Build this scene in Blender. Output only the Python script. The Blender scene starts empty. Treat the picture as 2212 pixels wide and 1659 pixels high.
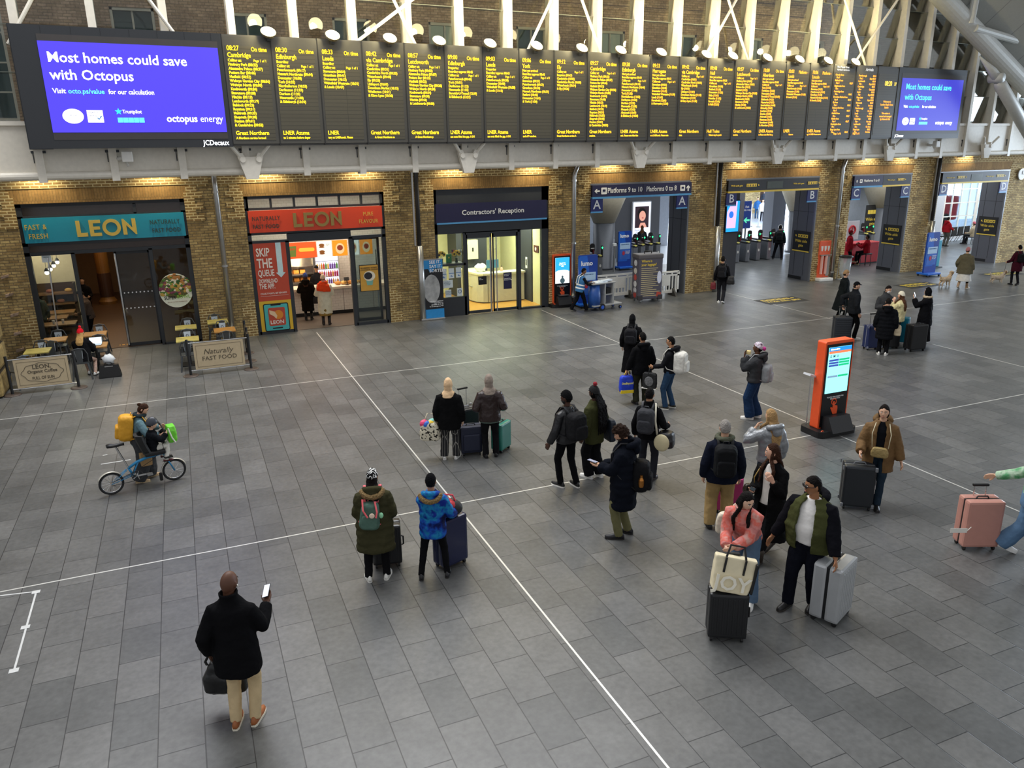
import bpy, bmesh, math, random
import numpy as np
from mathutils import Vector as V, Matrix as M, Quaternion
R_ = math.radians
random.seed(7)
ORD = ['first', 'second', 'third', 'fourth', 'fifth', 'sixth', 'seventh', 'eighth', 'ninth', 'tenth', 'eleventh', 'twelfth', 'thirteenth', 'fourteenth', 'fifteenth']
SC = bpy.context.scene
COL = SC.collection
# ---------------------------------------------------------------- camera
CAMLOC = V((0, -25.9, 5.7)); FPX = 1663.18; CX, CY = 1106, 829.5
def cam_axes(yaw, pitch, roll):
    f = V((math.sin(yaw)*math.cos(pitch), math.cos(yaw)*math.cos(pitch), -math.sin(pitch)))
    r = V((math.cos(yaw), -math.sin(yaw), 0)); u = r.cross(f)
    return math.cos(roll)*r+math.sin(roll)*u, -math.sin(roll)*r+math.cos(roll)*u, f
CR, CU, CF = cam_axes(R_(22.6252), R_(16.9217), R_(-0.8608))
cd = bpy.data.cameras.new('camera'); cam = bpy.data.objects.new('camera', cd); COL.objects.link(cam)
cam.matrix_world = M(((CR.x, CU.x, -CF.x, CAMLOC.x), (CR.y, CU.y, -CF.y, CAMLOC.y), (CR.z, CU.z, -CF.z, CAMLOC.z), (0, 0, 0, 1)))
cd.sensor_width = 36; cd.lens = FPX*36/2212; cd.clip_end = 400
SC.camera = cam
# ---------------------------------------------------------------- world, exposure
SC.view_settings.view_transform = 'Standard'; SC.view_settings.look = 'None'
SC.view_settings.gamma = 1; SC.view_settings.use_curve_mapping = False
SC.view_settings.exposure = 0.62
wd = bpy.data.worlds.new('world'); SC.world = wd; wd.use_nodes = True
wd.node_tree.nodes['Background'].inputs[0].default_value = (.80, .82, .86, 1)
wd.node_tree.nodes['Background'].inputs[1].default_value = .46
def light(kind, name, loc, energy, color, size=1., target=None, **kw):
    d = bpy.data.lights.new(name, kind); d.energy = energy; d.color = color
    if kind == 'AREA':
        d.shape = 'RECTANGLE'; d.size = size; d.size_y = kw.pop('sy', size)
    elif kind == 'SPOT':
        d.shadow_soft_size = size; d.spot_size = R_(kw.pop('cone', 80)); d.spot_blend = kw.pop('blend', .6)
    else: d.shadow_soft_size = size
    o = bpy.data.objects.new(name, d); COL.objects.link(o); o.location = loc
    if target is not None: o.rotation_euler = (V(target)-V(loc)).to_track_quat('-Z', 'Y').to_euler()
    return o
# daylight from the glazed rim of the roof, high over the concourse, and from the bright hall at the right end
light('AREA', 'roof_glazing_light', (3, -8, 17), 2650, (.97, .98, 1), 18, (2, -16, 0), sy=9)
light('AREA', 'end_glazing_light', (52, -5, 6), 5200, (.70, .84, 1), 14, (24, -8, 1), sy=8)
# ---------------------------------------------------------------- picture ray helpers (pixel -> point on floor / wall plane)
def ray(px, py): return CR*((px-CX)/FPX)-CU*((py-CY)/FPX)+CF
def F(px, py, z=0.):
    d = ray(px, py); return CAMLOC+d*((z-CAMLOC.z)/d.z)
def W(px, py, y=0.):
    d = ray(px, py); return CAMLOC+d*((y-CAMLOC.y)/d.y)
def hgt(b, px, py):
    h = V((CF.x, CF.y, 0)).normalized(); d = ray(px, py)
    return (CAMLOC+d*(((b-CAMLOC).dot(h))/d.dot(h))).z
# ---------------------------------------------------------------- materials
MC = {}
def lin(h):
    h = h.lstrip('#'); c = [int(h[i:i+2], 16)/255 for i in (0, 2, 4)]
    return tuple(x/12.92 if x <= .04045 else ((x+.055)/1.055)**2.4 for x in c)+(1,)
def mt(h, r=.6, m=0., e=0., var=.12, sc=9., bump=0., bsc=40., alpha=1., tr=0., spec=.5):
    k = (h, r, m, e, var, sc, bump, bsc, alpha, tr, spec)
    if k in MC: return MC[k]
    a = bpy.data.materials.new('m_'+h.strip('#')+'_%d' % len(MC)); a.use_nodes = True
    n = a.node_tree.nodes; l = a.node_tree.links; b = n['Principled BSDF']
    c = lin(h); b.inputs['Roughness'].default_value = r; b.inputs['Metallic'].default_value = m
    b.inputs['Base Color'].default_value = c; b.inputs['Specular IOR Level'].default_value = spec
    if e:
        b.inputs['Emission Color'].default_value = c; b.inputs['Emission Strength'].default_value = e
        b.inputs['Base Color'].default_value = tuple(x*.2 for x in c[:3])+(1,)
    else:
        tc = n.new('ShaderNodeTexCoord'); nz = n.new('ShaderNodeTexNoise'); nz.inputs['Scale'].default_value = sc
        nz.inputs['Detail'].default_value = 4
        mx = n.new('ShaderNodeMix'); mx.data_type = 'RGBA'
        mx.inputs[6].default_value = tuple(x*(1-var) for x in c[:3])+(1,); mx.inputs[7].default_value = tuple(min(1, x*(1+var)) for x in c[:3])+(1,)
        l.new(tc.outputs['Object'], nz.inputs['Vector']); l.new(nz.outputs['Fac'], mx.inputs[0]); l.new(mx.outputs[2], b.inputs['Base Color'])
        if bump:
            n2 = n.new('ShaderNodeTexNoise'); n2.inputs['Scale'].default_value = bsc; n2.inputs['Detail'].default_value = 3
            bp = n.new('ShaderNodeBump'); bp.inputs['Strength'].default_value = bump; bp.inputs['Distance'].default_value = .02
            l.new(tc.outputs['Object'], n2.inputs['Vector']); l.new(n2.outputs['Fac'], bp.inputs['Height']); l.new(bp.outputs[0], b.inputs['Normal'])
    if tr: b.inputs['Transmission Weight'].default_value = tr; b.inputs['IOR'].default_value = 1.1
    if alpha < 1: b.inputs['Alpha'].default_value = alpha
    MC[k] = a; return a
def cloth(h, bump=.5, bsc=16, r=.9): return mt(h, r, 0, 0, .22, 7, bump, bsc, spec=.06)
def patch(cols, sc=10., r=.85, hard=False):
    """mottled cloth or print: noise through a colour ramp"""
    a = mt(cols[0], r, 0, 0, .1, sc+.001*len(MC), .3, 30, spec=.1); n = a.node_tree.nodes; l = a.node_tree.links; b = n['Principled BSDF']
    nz = [q for q in n if q.type == 'TEX_NOISE' and abs(q.inputs['Scale'].default_value-sc) < 2][0]; rp = n.new('ShaderNodeValToRGB')
    if hard: rp.color_ramp.interpolation = 'CONSTANT'
    e = rp.color_ramp.elements
    while len(e) < len(cols): e.new(.5)
    for k, c in enumerate(cols): e[k].position = .34+.32*k/max(1, len(cols)-(0 if hard else 1)); e[k].color = lin(c)
    l.new(nz.outputs['Fac'], rp.inputs[0]); l.new(rp.outputs[0], b.inputs['Base Color']); return a
def glassy(tint='#dfe8ea', alpha=.10):
    k = ('glass', tint, alpha)
    if k in MC: return MC[k]
    a = bpy.data.materials.new('m_glass_%d' % len(MC)); a.use_nodes = True
    n = a.node_tree.nodes; l = a.node_tree.links; n.clear()
    o = n.new('ShaderNodeOutputMaterial'); mx = n.new('ShaderNodeMixShader'); t = n.new('ShaderNodeBsdfTransparent'); g = n.new('ShaderNodeBsdfGlossy')
    c = lin(tint); t.inputs[0].default_value = c; g.inputs['Roughness'].default_value = .03; g.inputs[0].default_value = (1, 1, 1, 1)
    fr = n.new('ShaderNodeFresnel'); fr.inputs[0].default_value = 1.35
    ma = n.new('ShaderNodeMath'); ma.operation = 'MULTIPLY_ADD'; ma.inputs[1].default_value = .8; ma.inputs[2].default_value = alpha*.2
    l.new(fr.outputs[0], ma.inputs[0]); l.new(ma.outputs[0], mx.inputs[0]); l.new(t.outputs[0], mx.inputs[1]); l.new(g.outputs[0], mx.inputs[2]); l.new(mx.outputs[0], o.inputs[0])
    MC[k] = a; return a
def brickmat(name, c1, c2, mortar, bw, rh, ms, axes=('X', 'Z'), var=.5, r=.85, soot=None, bumpd=.6, off=.5):
    a = bpy.data.materials.new(name); a.use_nodes = True
    n = a.node_tree.nodes; l = a.node_tree.links; b = n['Principled BSDF']
    tc = n.new('ShaderNodeTexCoord'); sp = n.new('ShaderNodeSeparateXYZ'); cb = n.new('ShaderNodeCombineXYZ')
    l.new(tc.outputs['Object'], sp.inputs[0]); l.new(sp.outputs[axes[0]], cb.inputs[0]); l.new(sp.outputs[axes[1]], cb.inputs[1])
    bk = n.new('ShaderNodeTexBrick'); bk.inputs['Scale'].default_value = 1; bk.offset = off
    bk.inputs['Brick Width'].default_value = bw; bk.inputs['Row Height'].default_value = rh
    bk.inputs['Mortar Size'].default_value = ms; bk.inputs['Mortar Smooth'].default_value = .3; bk.inputs['Bias'].default_value = 0
    bk.inputs['Color1'].default_value = lin(c1); bk.inputs['Color2'].default_value = lin(c2); bk.inputs['Mortar'].default_value = lin(mortar)
    l.new(cb.outputs[0], bk.inputs['Vector'])
    nz = n.new('ShaderNodeTexNoise'); nz.inputs['Scale'].default_value = 1.1; nz.inputs['Detail'].default_value = 8; nz.inputs['Roughness'].default_value = .65
    n2 = n.new('ShaderNodeTexNoise'); n2.inputs['Scale'].default_value = 14; n2.inputs['Detail'].default_value = 5
    l.new(tc.outputs['Object'], nz.inputs['Vector']); l.new(tc.outputs['Object'], n2.inputs['Vector'])
    mr = n.new('ShaderNodeMapRange'); mr.inputs[1].default_value = .3; mr.inputs[2].default_value = .72; mr.inputs[3].default_value = 1-var; mr.inputs[4].default_value = 1+var*.35
    mr2 = n.new('ShaderNodeMapRange'); mr2.inputs[1].default_value = .3; mr2.inputs[2].default_value = .7; mr2.inputs[3].default_value = 1-var*.5; mr2.inputs[4].default_value = 1+var*.4
    l.new(nz.outputs['Fac'], mr.inputs[0]); l.new(n2.outputs['Fac'], mr2.inputs[0])
    mm = n.new('ShaderNodeMath'); mm.operation = 'MULTIPLY'; l.new(mr.outputs[0], mm.inputs[0]); l.new(mr2.outputs[0], mm.inputs[1])
    vm = n.new('ShaderNodeVectorMath'); vm.operation = 'SCALE'; l.new(bk.outputs['Color'], vm.inputs[0]); l.new(mm.outputs[0], vm.inputs['Scale'])
    l.new(vm.outputs[0], b.inputs['Base Color']); b.inputs['Roughness'].default_value = r
    bp = n.new('ShaderNodeBump'); bp.inputs['Strength'].default_value = bumpd; bp.inputs['Distance'].default_value = .02; bp.invert = True
    l.new(bk.outputs['Fac'], bp.inputs['Height']); l.new(bp.outputs[0], b.inputs['Normal'])
    return a
BRICK = brickmat('stock_brick', '#d2b679', '#a28552', '#8a7756', .235, .08, .012, var=.55)
NEWBRICK = brickmat('new_brick', '#a5864e', '#8d6f42', '#e0cb94', .225, .085, .016, var=.25)
OLDBRICK = brickmat('old_soot_brick', '#c0a48f', '#a0876f', '#8c7a68', .23, .076, .009, var=.45)
GAUGED = brickmat('gauged_brick', '#a8834c', '#96723e', '#7d643c', .075, .5, .006, var=.3, bumpd=.3)
STONE = brickmat('rusticated_stone', '#a08a58', '#86703f', '#3c3222', 5, .62, .05, axes=('Y', 'Z'), var=.6)
# floor pavers run away from the camera at right angles to the wall
FLOORM = brickmat('slate_paver', '#6b6b69', '#575857', '#303030', .74, .445, .006, axes=('Y', 'X'), var=.32, r=.38, bumpd=.3, off=.37)
WHITE = mt('#e6e2d8', .5); DARKF = mt('#34373b', .45, .2); BLK = mt('#121213', .5); STEEL = mt('#b9b9b6', .28, .9); CHROME = mt('#d8d8d8', .15, 1.)
NAVY = mt('#1c1b45', .45); CYANL = mt('#5aa2d8', .4); YEL = mt('#e8c84a', .5); WTXT = mt('#f6f6f4', .5)
GREYP = mt('#5b5d62', .4, .1); GLASS = glassy()
# ---------------------------------------------------------------- mesh builder
class B:
    def __init__(s): s.bm = bmesh.new(); s.mi = 0
    def _f(s, vs):
        try: f = s.bm.faces.new(vs); f.material_index = s.mi; return f
        except ValueError: return None
    def box(s, x0, y0, z0, x1, y1, z1, T=None, bev=0.):
        p = [V((x, y, z)) for z in (z0, z1) for y in (y0, y1) for x in (x0, x1)]
        if T is not None: p = [T @ q for q in p]
        if bev:
            t = bmesh.new(); v = [t.verts.new(q) for q in p]
            for i in ((0, 2, 3, 1), (4, 5, 7, 6), (0, 1, 5, 4), (2, 6, 7, 3), (0, 4, 6, 2), (1, 3, 7, 5)): t.faces.new([v[j] for j in i])
            bmesh.ops.bevel(t, geom=t.edges[:], offset=bev, segments=2, profile=.6, affect='EDGES')
            mp = {q: s.bm.verts.new(q.co) for q in t.verts}
            for f in t.faces: s._f([mp[q] for q in f.verts])
            t.free(); return s
        v = [s.bm.verts.new(q) for q in p]
        for i in ((0, 2, 3, 1), (4, 5, 7, 6), (0, 1, 5, 4), (2, 6, 7, 3), (0, 4, 6, 2), (1, 3, 7, 5)): s._f([v[j] for j in i])
        return s
    def loft(s, rings, cap=True, closed=True):
        R = [[s.bm.verts.new(p) for p in r] for r in rings]; n = len(R[0])
        for a, b in zip(R, R[1:]):
            for i in range(n if closed else n-1): s._f((a[i], a[(i+1) % n], b[(i+1) % n], b[i]))
        if cap: s._f(R[0][::-1]); s._f(R[-1])
        return s
    def tube(s, pts, r, n=8, cap=True, flat=1.):
        pts = [V(p) for p in pts]; rs = r if isinstance(r, (list, tuple)) else [r]*len(pts); rings = []
        up = None
        for i, p in enumerate(pts):
            d = (pts[min(i+1, len(pts)-1)]-pts[max(i-1, 0)])
            if d.length < 1e-7: d = V((0, 0, 1))
            d.normalize()
            if up is None:
                a = V((0, 0, 1)) if abs(d.z) < .9 else V((0, 1, 0)); x = d.cross(a).normalized()
            else: x = (up-d*up.dot(d)).normalized()
            up = x; y = d.cross(x)
            rings.append([p+(x*math.cos(2*math.pi*k/n)+y*math.sin(2*math.pi*k/n)*flat)*rs[i] for k in range(n)])
        return s.loft(rings, cap)
    def cyl(s, a, b, r, n=16, r2=None): return s.tube([a, b], [r, r if r2 is None else r2], n)
    def lathe(s, prof, c=(0, 0, 0), n=24, T=None):
        c = V(c); T = T or M.Identity(3)
        return s.loft([[c+T @ V((r*math.cos(2*math.pi*k/n), r*math.sin(2*math.pi*k/n), z)) for k in range(n)] for r, z in prof])
    def prism(s, poly, y0, y1, T=None):   # poly in (x,z), pushed along y
        a = [V((x, y0, z)) for x, z in poly]; b = [V((x, y1, z)) for x, z in poly]
        if T is not None: a = [T @ q for q in a]; b = [T @ q for q in b]
        return s.loft([a, b])
    def sph(s, c, r, nu=16, nv=10, fn=None, T=None):
        c = V(c); r = V((r, r, r)) if isinstance(r, (int, float)) else V(r); T = T or M.Identity(3)
        def pt(th, ph):
            d = V((math.sin(th)*math.cos(ph), math.sin(th)*math.sin(ph), math.cos(th))); k = fn(d) if fn else 1.
            return c+T @ V((d.x*r.x, d.y*r.y, d.z*r.z))*k
        top = s.bm.verts.new(pt(0, 0)); bot = s.bm.verts.new(pt(math.pi, 0))
        rg = [[s.bm.verts.new(pt(math.pi*i/nv, 2*math.pi*j/nu)) for j in range(nu)] for i in range(1, nv)]
        for j in range(nu):
            s._f((top, rg[0][j], rg[0][(j+1) % nu])); s._f((bot, rg[-1][(j+1) % nu], rg[-1][j]))
            for a, b in zip(rg, rg[1:]): s._f((a[j], b[j], b[(j+1) % nu], a[(j+1) % nu]))
        return s
    def torus(s, c, R, r, n=24, m=8, T=None, sx=1., sy=1.):
        c = V(c); T = T or M.Identity(3); rg = []
        for i in range(n):
            a = 2*math.pi*i/n
            rg.append([c+T @ V(((R+r*math.cos(2*math.pi*k/m))*math.cos(a)*sx, (R+r*math.cos(2*math.pi*k/m))*math.sin(a)*sy, r*math.sin(2*math.pi*k/m))) for k in range(m)])
        return s.loft(rg+[rg[0]], cap=False)
    def build(s, name, mats, parent=None, smooth=False, soft=None, off=None, kind=None):
        bm = s.bm
        if off is not None: bmesh.ops.translate(bm, verts=bm.verts[:], vec=-V(off))
        bmesh.ops.remove_doubles(bm, verts=bm.verts[:], dist=1e-6)
        bmesh.ops.recalc_face_normals(bm, faces=bm.faces[:])
        me = bpy.data.meshes.new(name); bm.to_mesh(me); bm.free()
        for m_ in (mats if isinstance(mats, (list, tuple)) else [mats]): me.materials.append(m_)
        if smooth or soft: me.shade_smooth()
        o = bpy.data.objects.new(name, me); COL.objects.link(o)
        if parent is not None: o.parent = parent
        if kind: o['kind'] = kind
        if soft:
            vox, it, disp = soft
            q = o.modifiers.new('join', 'REMESH'); q.mode = 'VOXEL'; q.voxel_size = vox; q.use_smooth_shade = True
            if it: q = o.modifiers.new('relax', 'SMOOTH'); q.factor = .5; q.iterations = it
            if disp:
                q = o.modifiers.new('folds', 'DISPLACE'); q.texture = tex_clouds(disp[1]); q.strength = disp[0]; q.mid_level = .5; q.texture_coords = 'LOCAL'
        return o
TX = {}
def tex_clouds(sz):
    if sz not in TX:
        t = bpy.data.textures.new('clouds_%g' % sz, 'CLOUDS'); t.noise_scale = sz; t.noise_depth = 2; TX[sz] = t
    return TX[sz]
def thing(name, label, cat, loc=(0, 0, 0), rz=0., group=None, scale=1.):
    o = bpy.data.objects.new(name, None); COL.objects.link(o); o.location = loc; o.rotation_euler = (0, 0, rz); o.scale = (scale,)*3
    o.empty_display_size = .1
    return tag(o, label, cat, group)
def tag(o, label, cat, group=None):
    o['label'] = label; o['category'] = cat
    if group: o['group'] = group
    return o
def struct(b, name, m, parent=None, **k):
    o = b.build(name, m, parent, **k)
    if parent is None: o['kind'] = 'structure'
    return o
def dup(root, loc=None, rz=None, label=None):
    def cp(o, par):
        c = o.copy(); COL.objects.link(c)
        if par is not None: c.parent = par
        for ch in list(o.children): cp(ch, c)
        return c
    r = cp(root, None)
    if loc is not None: r.location = loc
    if rz is not None: r.rotation_euler = (0, 0, rz)
    if label: r['label'] = label
    return r
def txt(name, body, size, loc, m, parent=None, al='LEFT', bold=0., ext=.002, T=None, sx=1., ls=1., av='TOP', cs=1.):
    """lettering on a plane facing -Y (or turned by T)"""
    if '\n' in body and name in ('headline', 'lettering', 'message', 'heading'):
        dz = V((0, 0, -1)) if T is None else T @ V((0, 0, -1)); r = None
        for k, ln in enumerate(body.split('\n')):
            if ln.strip(): r = txt(name, ln, size, V(loc)+dz*size*ls*k, m, parent, al, bold, ext, T, sx, 1., av, cs)
        return r
    c = bpy.data.curves.new(name, 'FONT'); c.body = body; c.size = size; c.align_x = al; c.align_y = 'TOP_BASELINE'; c.offset = bold*size; c.extrude = ext
    c.space_line = ls; c.resolution_u = 2; c.space_character = cs
    o = bpy.data.objects.new(name, c)
    me = bpy.data.meshes.new_from_object(o); bpy.data.objects.remove(o); bpy.data.curves.remove(c)
    X = M.Translation(V(loc)) @ (T.to_4x4() if T else M.Identity(4)) @ M.Rotation(R_(90), 4, 'X') @ M.Diagonal((sx, 1, 1, 1)) @ M.Translation((0, -.682*size, 0))
    me.transform(X); me.materials.clear(); me.materials.append(m)
    q = bpy.data.objects.new(name, me); COL.objects.link(q)
    if parent is not None: q.parent = parent
    return q
def rnd_rect(w, h, r, n=4):
    o = []
    for cx, cy, a0 in ((w/2-r, h/2-r, 0), (-w/2+r, h/2-r, 90), (-w/2+r, -h/2+r, 180), (w/2-r, -h/2+r, 270)):
        for k in range(n+1): a = R_(a0+90*k/n); o.append((cx+r*math.cos(a), cy+r*math.sin(a)))
    return o
def ell(cx, cz, rx, rz, n=24): return [(cx+rx*math.cos(2*math.pi*k/n), cz+rz*math.sin(2*math.pi*k/n)) for k in range(n)]
def arrow(cx, cz, s, ang):
    P = [(-.5, .12), (.05, .12), (-.12, .32), (.06, .32), (.42, 0), (.06, -.32), (-.12, -.32), (.05, -.12), (-.5, -.12)]
    a = R_(ang); return [(cx+s*(x*math.cos(a)-z*math.sin(a)), cz+s*(x*math.sin(a)+z*math.cos(a))) for x, z in P]
# ================================================================ STRUCTURE
struct(B().box(-40, -45, -.25, 75, 7.4, 0), 'floor', FLOORM)
struct(B().box(13.2, 7.4, -.25, 90, 60, 0), 'floor_hall', mt('#a9b0b8', .35, var=.06))
struct(B().box(-40, 7.4, -.25, 13.2, 12, 0), 'floor_shops', mt('#4c3a2e', .5))
LINE = mt('#d9d8d2', .35, .3)
n_ = 0
for a in (-14.6, -6.15):
    n_ += 1; struct(B().box(-40, a-.013, 0, 70, a+.013, .003), 'trim_%d' % n_, LINE)
for a in (3.64, 11.85, 20.05):
    n_ += 1; struct(B().box(a-.013, -45, 0, a+.013, -.4, .0035), 'trim_%d' % n_, LINE)
OPEN = [(-4.3, .13), (1.84, 6.27), (7.99, 12.35), (14.06, 18.43), (20.19, 24.95), (26.8, 30.3), (32.1, 36.7)]
ZT = 4.43
b = B(); xs = [-40]+[x for o in OPEN for x in o]+[75]
for i in range(0, len(xs), 2): b.box(xs[i], 0, 0, xs[i+1], .5, ZT)
b.box(-40, 0, ZT, 75, .5, 5.62); struct(b, 'wall_back', BRICK)
# old facade above, with window holes
UW = [(-5.1, -3.75)]+[(-1.13+3.07*k, -1.13+3.07*k+1.13) for k in range(13)]
b = B(); ux = [-40]+[x for o in UW for x in o]+[75]
b.box(-40, 0, 5.62, 75, .5, 6.68); b.box(-40, 0, 9.66, 75, .5, 16)
for i in range(0, len(ux), 2): b.box(ux[i], 0, 6.68, ux[i+1], .5, 9.66)
for z in (10.35, 10.75): b.box(-40, -.06, z, 75, 0, z+.1)
struct(b, 'wall_upper', OLDBRICK)
PALE = mt('#b9b6ad', .6)
for i, (a, c) in enumerate(UW):
    b = B(); b.box(a, .02, 6.68, a+.07, .2, 9.66).box(c-.07, .02, 6.68, c, .2, 9.66).box(a, .02, 9.58, c, .2, 9.66).box(a, -.05, 6.6, c, .2, 6.72)
    b.box((a+c)/2-.025, .06, 6.7, (a+c)/2+.025, .16, 9.6)
    for z in (7.4, 8.15, 8.9): b.box(a, .07, z-.02, c, .15, z+.02)
    w = struct(b, 'window_%d' % (i+1), PALE)
    lit = i in (4, 6, 8)
    struct(B().box(a+.06, .12, 6.7, c-.06, .14, 9.6), 'pane', GLASS, w)
    struct(B().box(a+.02, .3, 6.66, c-.02, .34, 9.62), 'blind', mt('#cfc7a0', .8, e=.35) if lit else mt('#93a0a6', .8), w)
# splayed flat arches, string courses and toothed repairs round each opening
for i, (a, c) in enumerate(OPEN):
    n_ += 1; struct(B().prism([(a-.05, ZT), (c+.05, ZT), (c+.3, 4.84), (a-.3, 4.84)], -.015, .1), 'trim_%d' % n_, GAUGED)
    b = B(); b.box(a-.75, -.03, 4.84, c+.75, .02, 5.3)
    for sx, e in ((-1, a), (1, c)):
        for k in range(8):
            z = 3.75+k*.17; d = max(0, z-ZT)*.5; w0 = .18+(.12 if k % 2 else .34)
            x0, x1 = (e-w0-d, e-d*(.9)) if sx < 0 else (e+d*.9, e+w0+d)
            b.box(x0, -.022, z, x1, .02, z+.17)
        top = 1.25 if i < 5 else 3.75
        for k in range(int(top/.17)):
            w0 = (.22 if (k//2) % 2 else .42)
            if sx > 0 and i in (0,) and k > 5: continue
            x0, x1 = (e-w0, e) if sx < 0 else (e, e+w0)
            b.box(x0, -.022, k*.17, x1, .02, k*.17+.17)
    n_ += 1; struct(b, 'trim_%d' % n_, NEWBRICK)
# rusticated stone pier closing the left end
b = B()
for k in range(10):
    z = k*.62; b.box(-9, -4.35, z+.03, -4.6, -3.0, z+.6, bev=.09)
b.box(-9, -4.2, 0, -4.74, -3.1, 6.2); struct(b, 'wall_left', STONE)
for k in range(5):
    p = W(*((12, 598), (22, 637), (33, 680), (40, 720), (45, 756))[k]); struct(B().prism([(p.x-.1, p.z-.05), (p.x+.08, p.z), (p.x+.1, p.z+.07), (p.x-.1, p.z+.03)], -.12, 0), 'trim_%d' % (n_+1), OLDBRICK); n_ += 1
# ---------------------------------------------------------------- girder, fins, glazing (their line is turned 4.25 degrees to the wall)
GRZ = R_(4.25); G0 = V((31.5, -.82, 0)); GU = V((math.cos(GRZ), math.sin(GRZ), 0)); GN = V((math.sin(GRZ), -math.cos(GRZ), 0))
GT = M.Translation(G0) @ M.Rotation(GRZ, 4, 'Z')
def G(u, o, z): return G0+GU*u+GN*o+V((0, 0, z))
def gplace(o): o.matrix_world = GT; return o
def gstruct(b, name, m, **k): return gplace(struct(b, name, m, **k))
WSTEEL = mt('#dcd5c6', .5)
FU = [-34.61+1.61*k for k in range(-1, 28)]
gstruct(B().box(-37.5, 0, 5.2, 11, .06, 6.46).box(-37.5, -.06, 6.42, 11, .3, 6.52), 'beam', WSTEEL)
gstruct(B().cyl((-37.5, -.02, 5.24), (11, -.02, 5.24), .1, 12), 'beam_rail', WSTEEL)
gstruct(B().box(-37.5, .06, 5.14, 11, .45, 5.2), 'beam_flange', WSTEEL)
for u in FU:
    b = B().box(u-.09, -.12, 5.09, u+.09, .16, 14).box(u-.035, .16, 5.2, u+.035, .5, 14); gstruct(b, 'mullion', WSTEEL)
    gstruct(B().box(u-.16, -.02, 5.78, u-.09, 0, 5.84).box(u-.13, -.02, 5.55, u-.11, 0, 5.78).box(u+.09, -.02, 5.78, u+.16, 0, 5.84), 'trim_clip', DARKF)
LOUV = glassy('#e6e8e4', .05); LEDGE = mt('#7f8379', .3, .3)
for i, (u0, u1) in enumerate(zip(FU, FU[1:])):
    b = B(); e = B()
    for k in range(7):
        z = 6.55+k*1.05
        T = M.Translation((0, .3, z)) @ M.Rotation(R_(9), 4, 'X')
        b.box(u0+.1, -.006, 0, u1-.1, .006, 1.1, T=T)
        e.box(u0+.1, -.012, 1.085, u1-.1, .012, 1.1, T=T); e.box(u0+.09, -.05, 0, u0+.11, .03, 1.1, T=T)
    w = gstruct(b, 'window_%d' % (20+i), LOUV); struct(e, 'edge', LEDGE, w)
for p in [((-27.12, 8.2), (-23.3, 10.85)), ((-24.6, 8.2), (-26.4, 11.7)), ((-18.3, 8.2), (-20.2, 12.1)), ((-21.4, 8.2), (-19.0, 12.4)), ((-12.1, 8.3), (-14.4, 12.4)), ((-14.5, 8.3), (-11.8, 12.3)),
          ((-31.0, 8.3), (-33.4, 12)), ((-34.8, 8.2), (-33.2, 10.7)), ((-6.0, 8.3), (-9, 12.8)), ((-7.2, 8.3), (-3.6, 12.5))]:
    (a, za), (c, zc) = p; gstruct(B().cyl((a, -.2, za), (c, -.2, zc), .045, 8), 'brace', WSTEEL)
for u in (-29.69, -23.27, -16.83, -10.45, -4.2, 2.2):
    t = gplace(tag(bpy.data.objects.new('bracket', None), 'cream steel bracket with pinned struts under the board, above %s' % {-29.69: 'the orange food shop sign', -23.27: 'the contractors door', -16.83: 'entrance A', -10.45: 'entrance B', -4.2: 'entrance C', 2.2: 'entrance D'}[u], 'bracket', 'girder brackets'))
    COL.objects.link(t)
    B().prism([(u-.16, 5.04), (u+.16, 5.04), (u+.33, 5.62), (u+.31, 5.72), (u+.2, 5.72), (u+.15, 5.62), (u-.15, 5.62), (u-.2, 5.72), (u-.31, 5.72), (u-.33, 5.62)], -.26, -.12).build('plate', WSTEEL, t)
    for s in (-1, 1):
        B().cyl((u+.21*s, -.3, 5.55), (u+.21*s, -.1, 5.55), .075, 14).build('pin', WSTEEL, t)
        B().tube([(u+.24*s, -.2, 5.6), (u+.52*s, -.36, 5.95)], .05, 8).build('strut', WSTEEL, t)
# small cameras on the girder
for u, lab in ((-32.68, 'small white camera box on the girder below the big blue screen'), (-1.35, 'small pale camera on an arm under the small blue screen')):
    t = thing('security_camera', lab, 'camera', G(u, 0, 5.6), GRZ)
    B().box(-.13, -.32, -.06, .13, -.14, .2, bev=.03).build('housing', mt('#d9d6ce', .5), t)
    B().tube([(-.25, 0, .05), (-.2, -.12, .02), (-.1, -.16, .05)], .05, 8).tube([(-.05, -.15, -.05), (0, -.2, -.16)], .03, 6).build('arm', mt('#c9c6be', .5), t)
# ---------------------------------------------------------------- roof at the right end
RIB = mt('#c4c4be', .5, .1); ROOF = brickmat('roof_panel', '#a9aaa4', '#a4a59f', '#8b8c88', 1.3, 3.2, .02, axes=('X', 'Y'), var=.06, bumpd=.1, off=0)
p0, p1 = G(-9, .9, 13.95), G(10, .9, 4.75)
struct(B().cyl(p0, p1, .37, 20), 'roof_rib', RIB)
d2 = V((.35, -1, .62)); p0b, p1b = p0+V((0, 0, .5)), p1+V((0, 0, .5))
struct(B().loft([[p0b, p1b, p1b+d2*30, p0b+d2*30], [q+V((0, .05, .18)) for q in (p0b, p1b, p1b+d2*30, p0b+d2*30)]]), 'ceiling', ROOF)
struct(B().tube([G(-1.67, 1.2, 10.25), G(-1.67, 1.3, 12.2)], .15, 12), 'roof_strut', RIB)
struct(B().tube([G(-1.35, 1.2, 10.1), G(6, 1.2, 9.25)], .15, 12), 'roof_strut', RIB)
struct(B().tube([G(-2.4, 5.5, 14.5), G(8.2, 6.5, 10.4)], .35, 12), 'roof_rib', RIB)
t = thing('pinned_strut', 'grey tubular roof prop with tapered head and round pin, right of the small blue screen', 'strut', G(.31, 1.4, 8.21))
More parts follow.
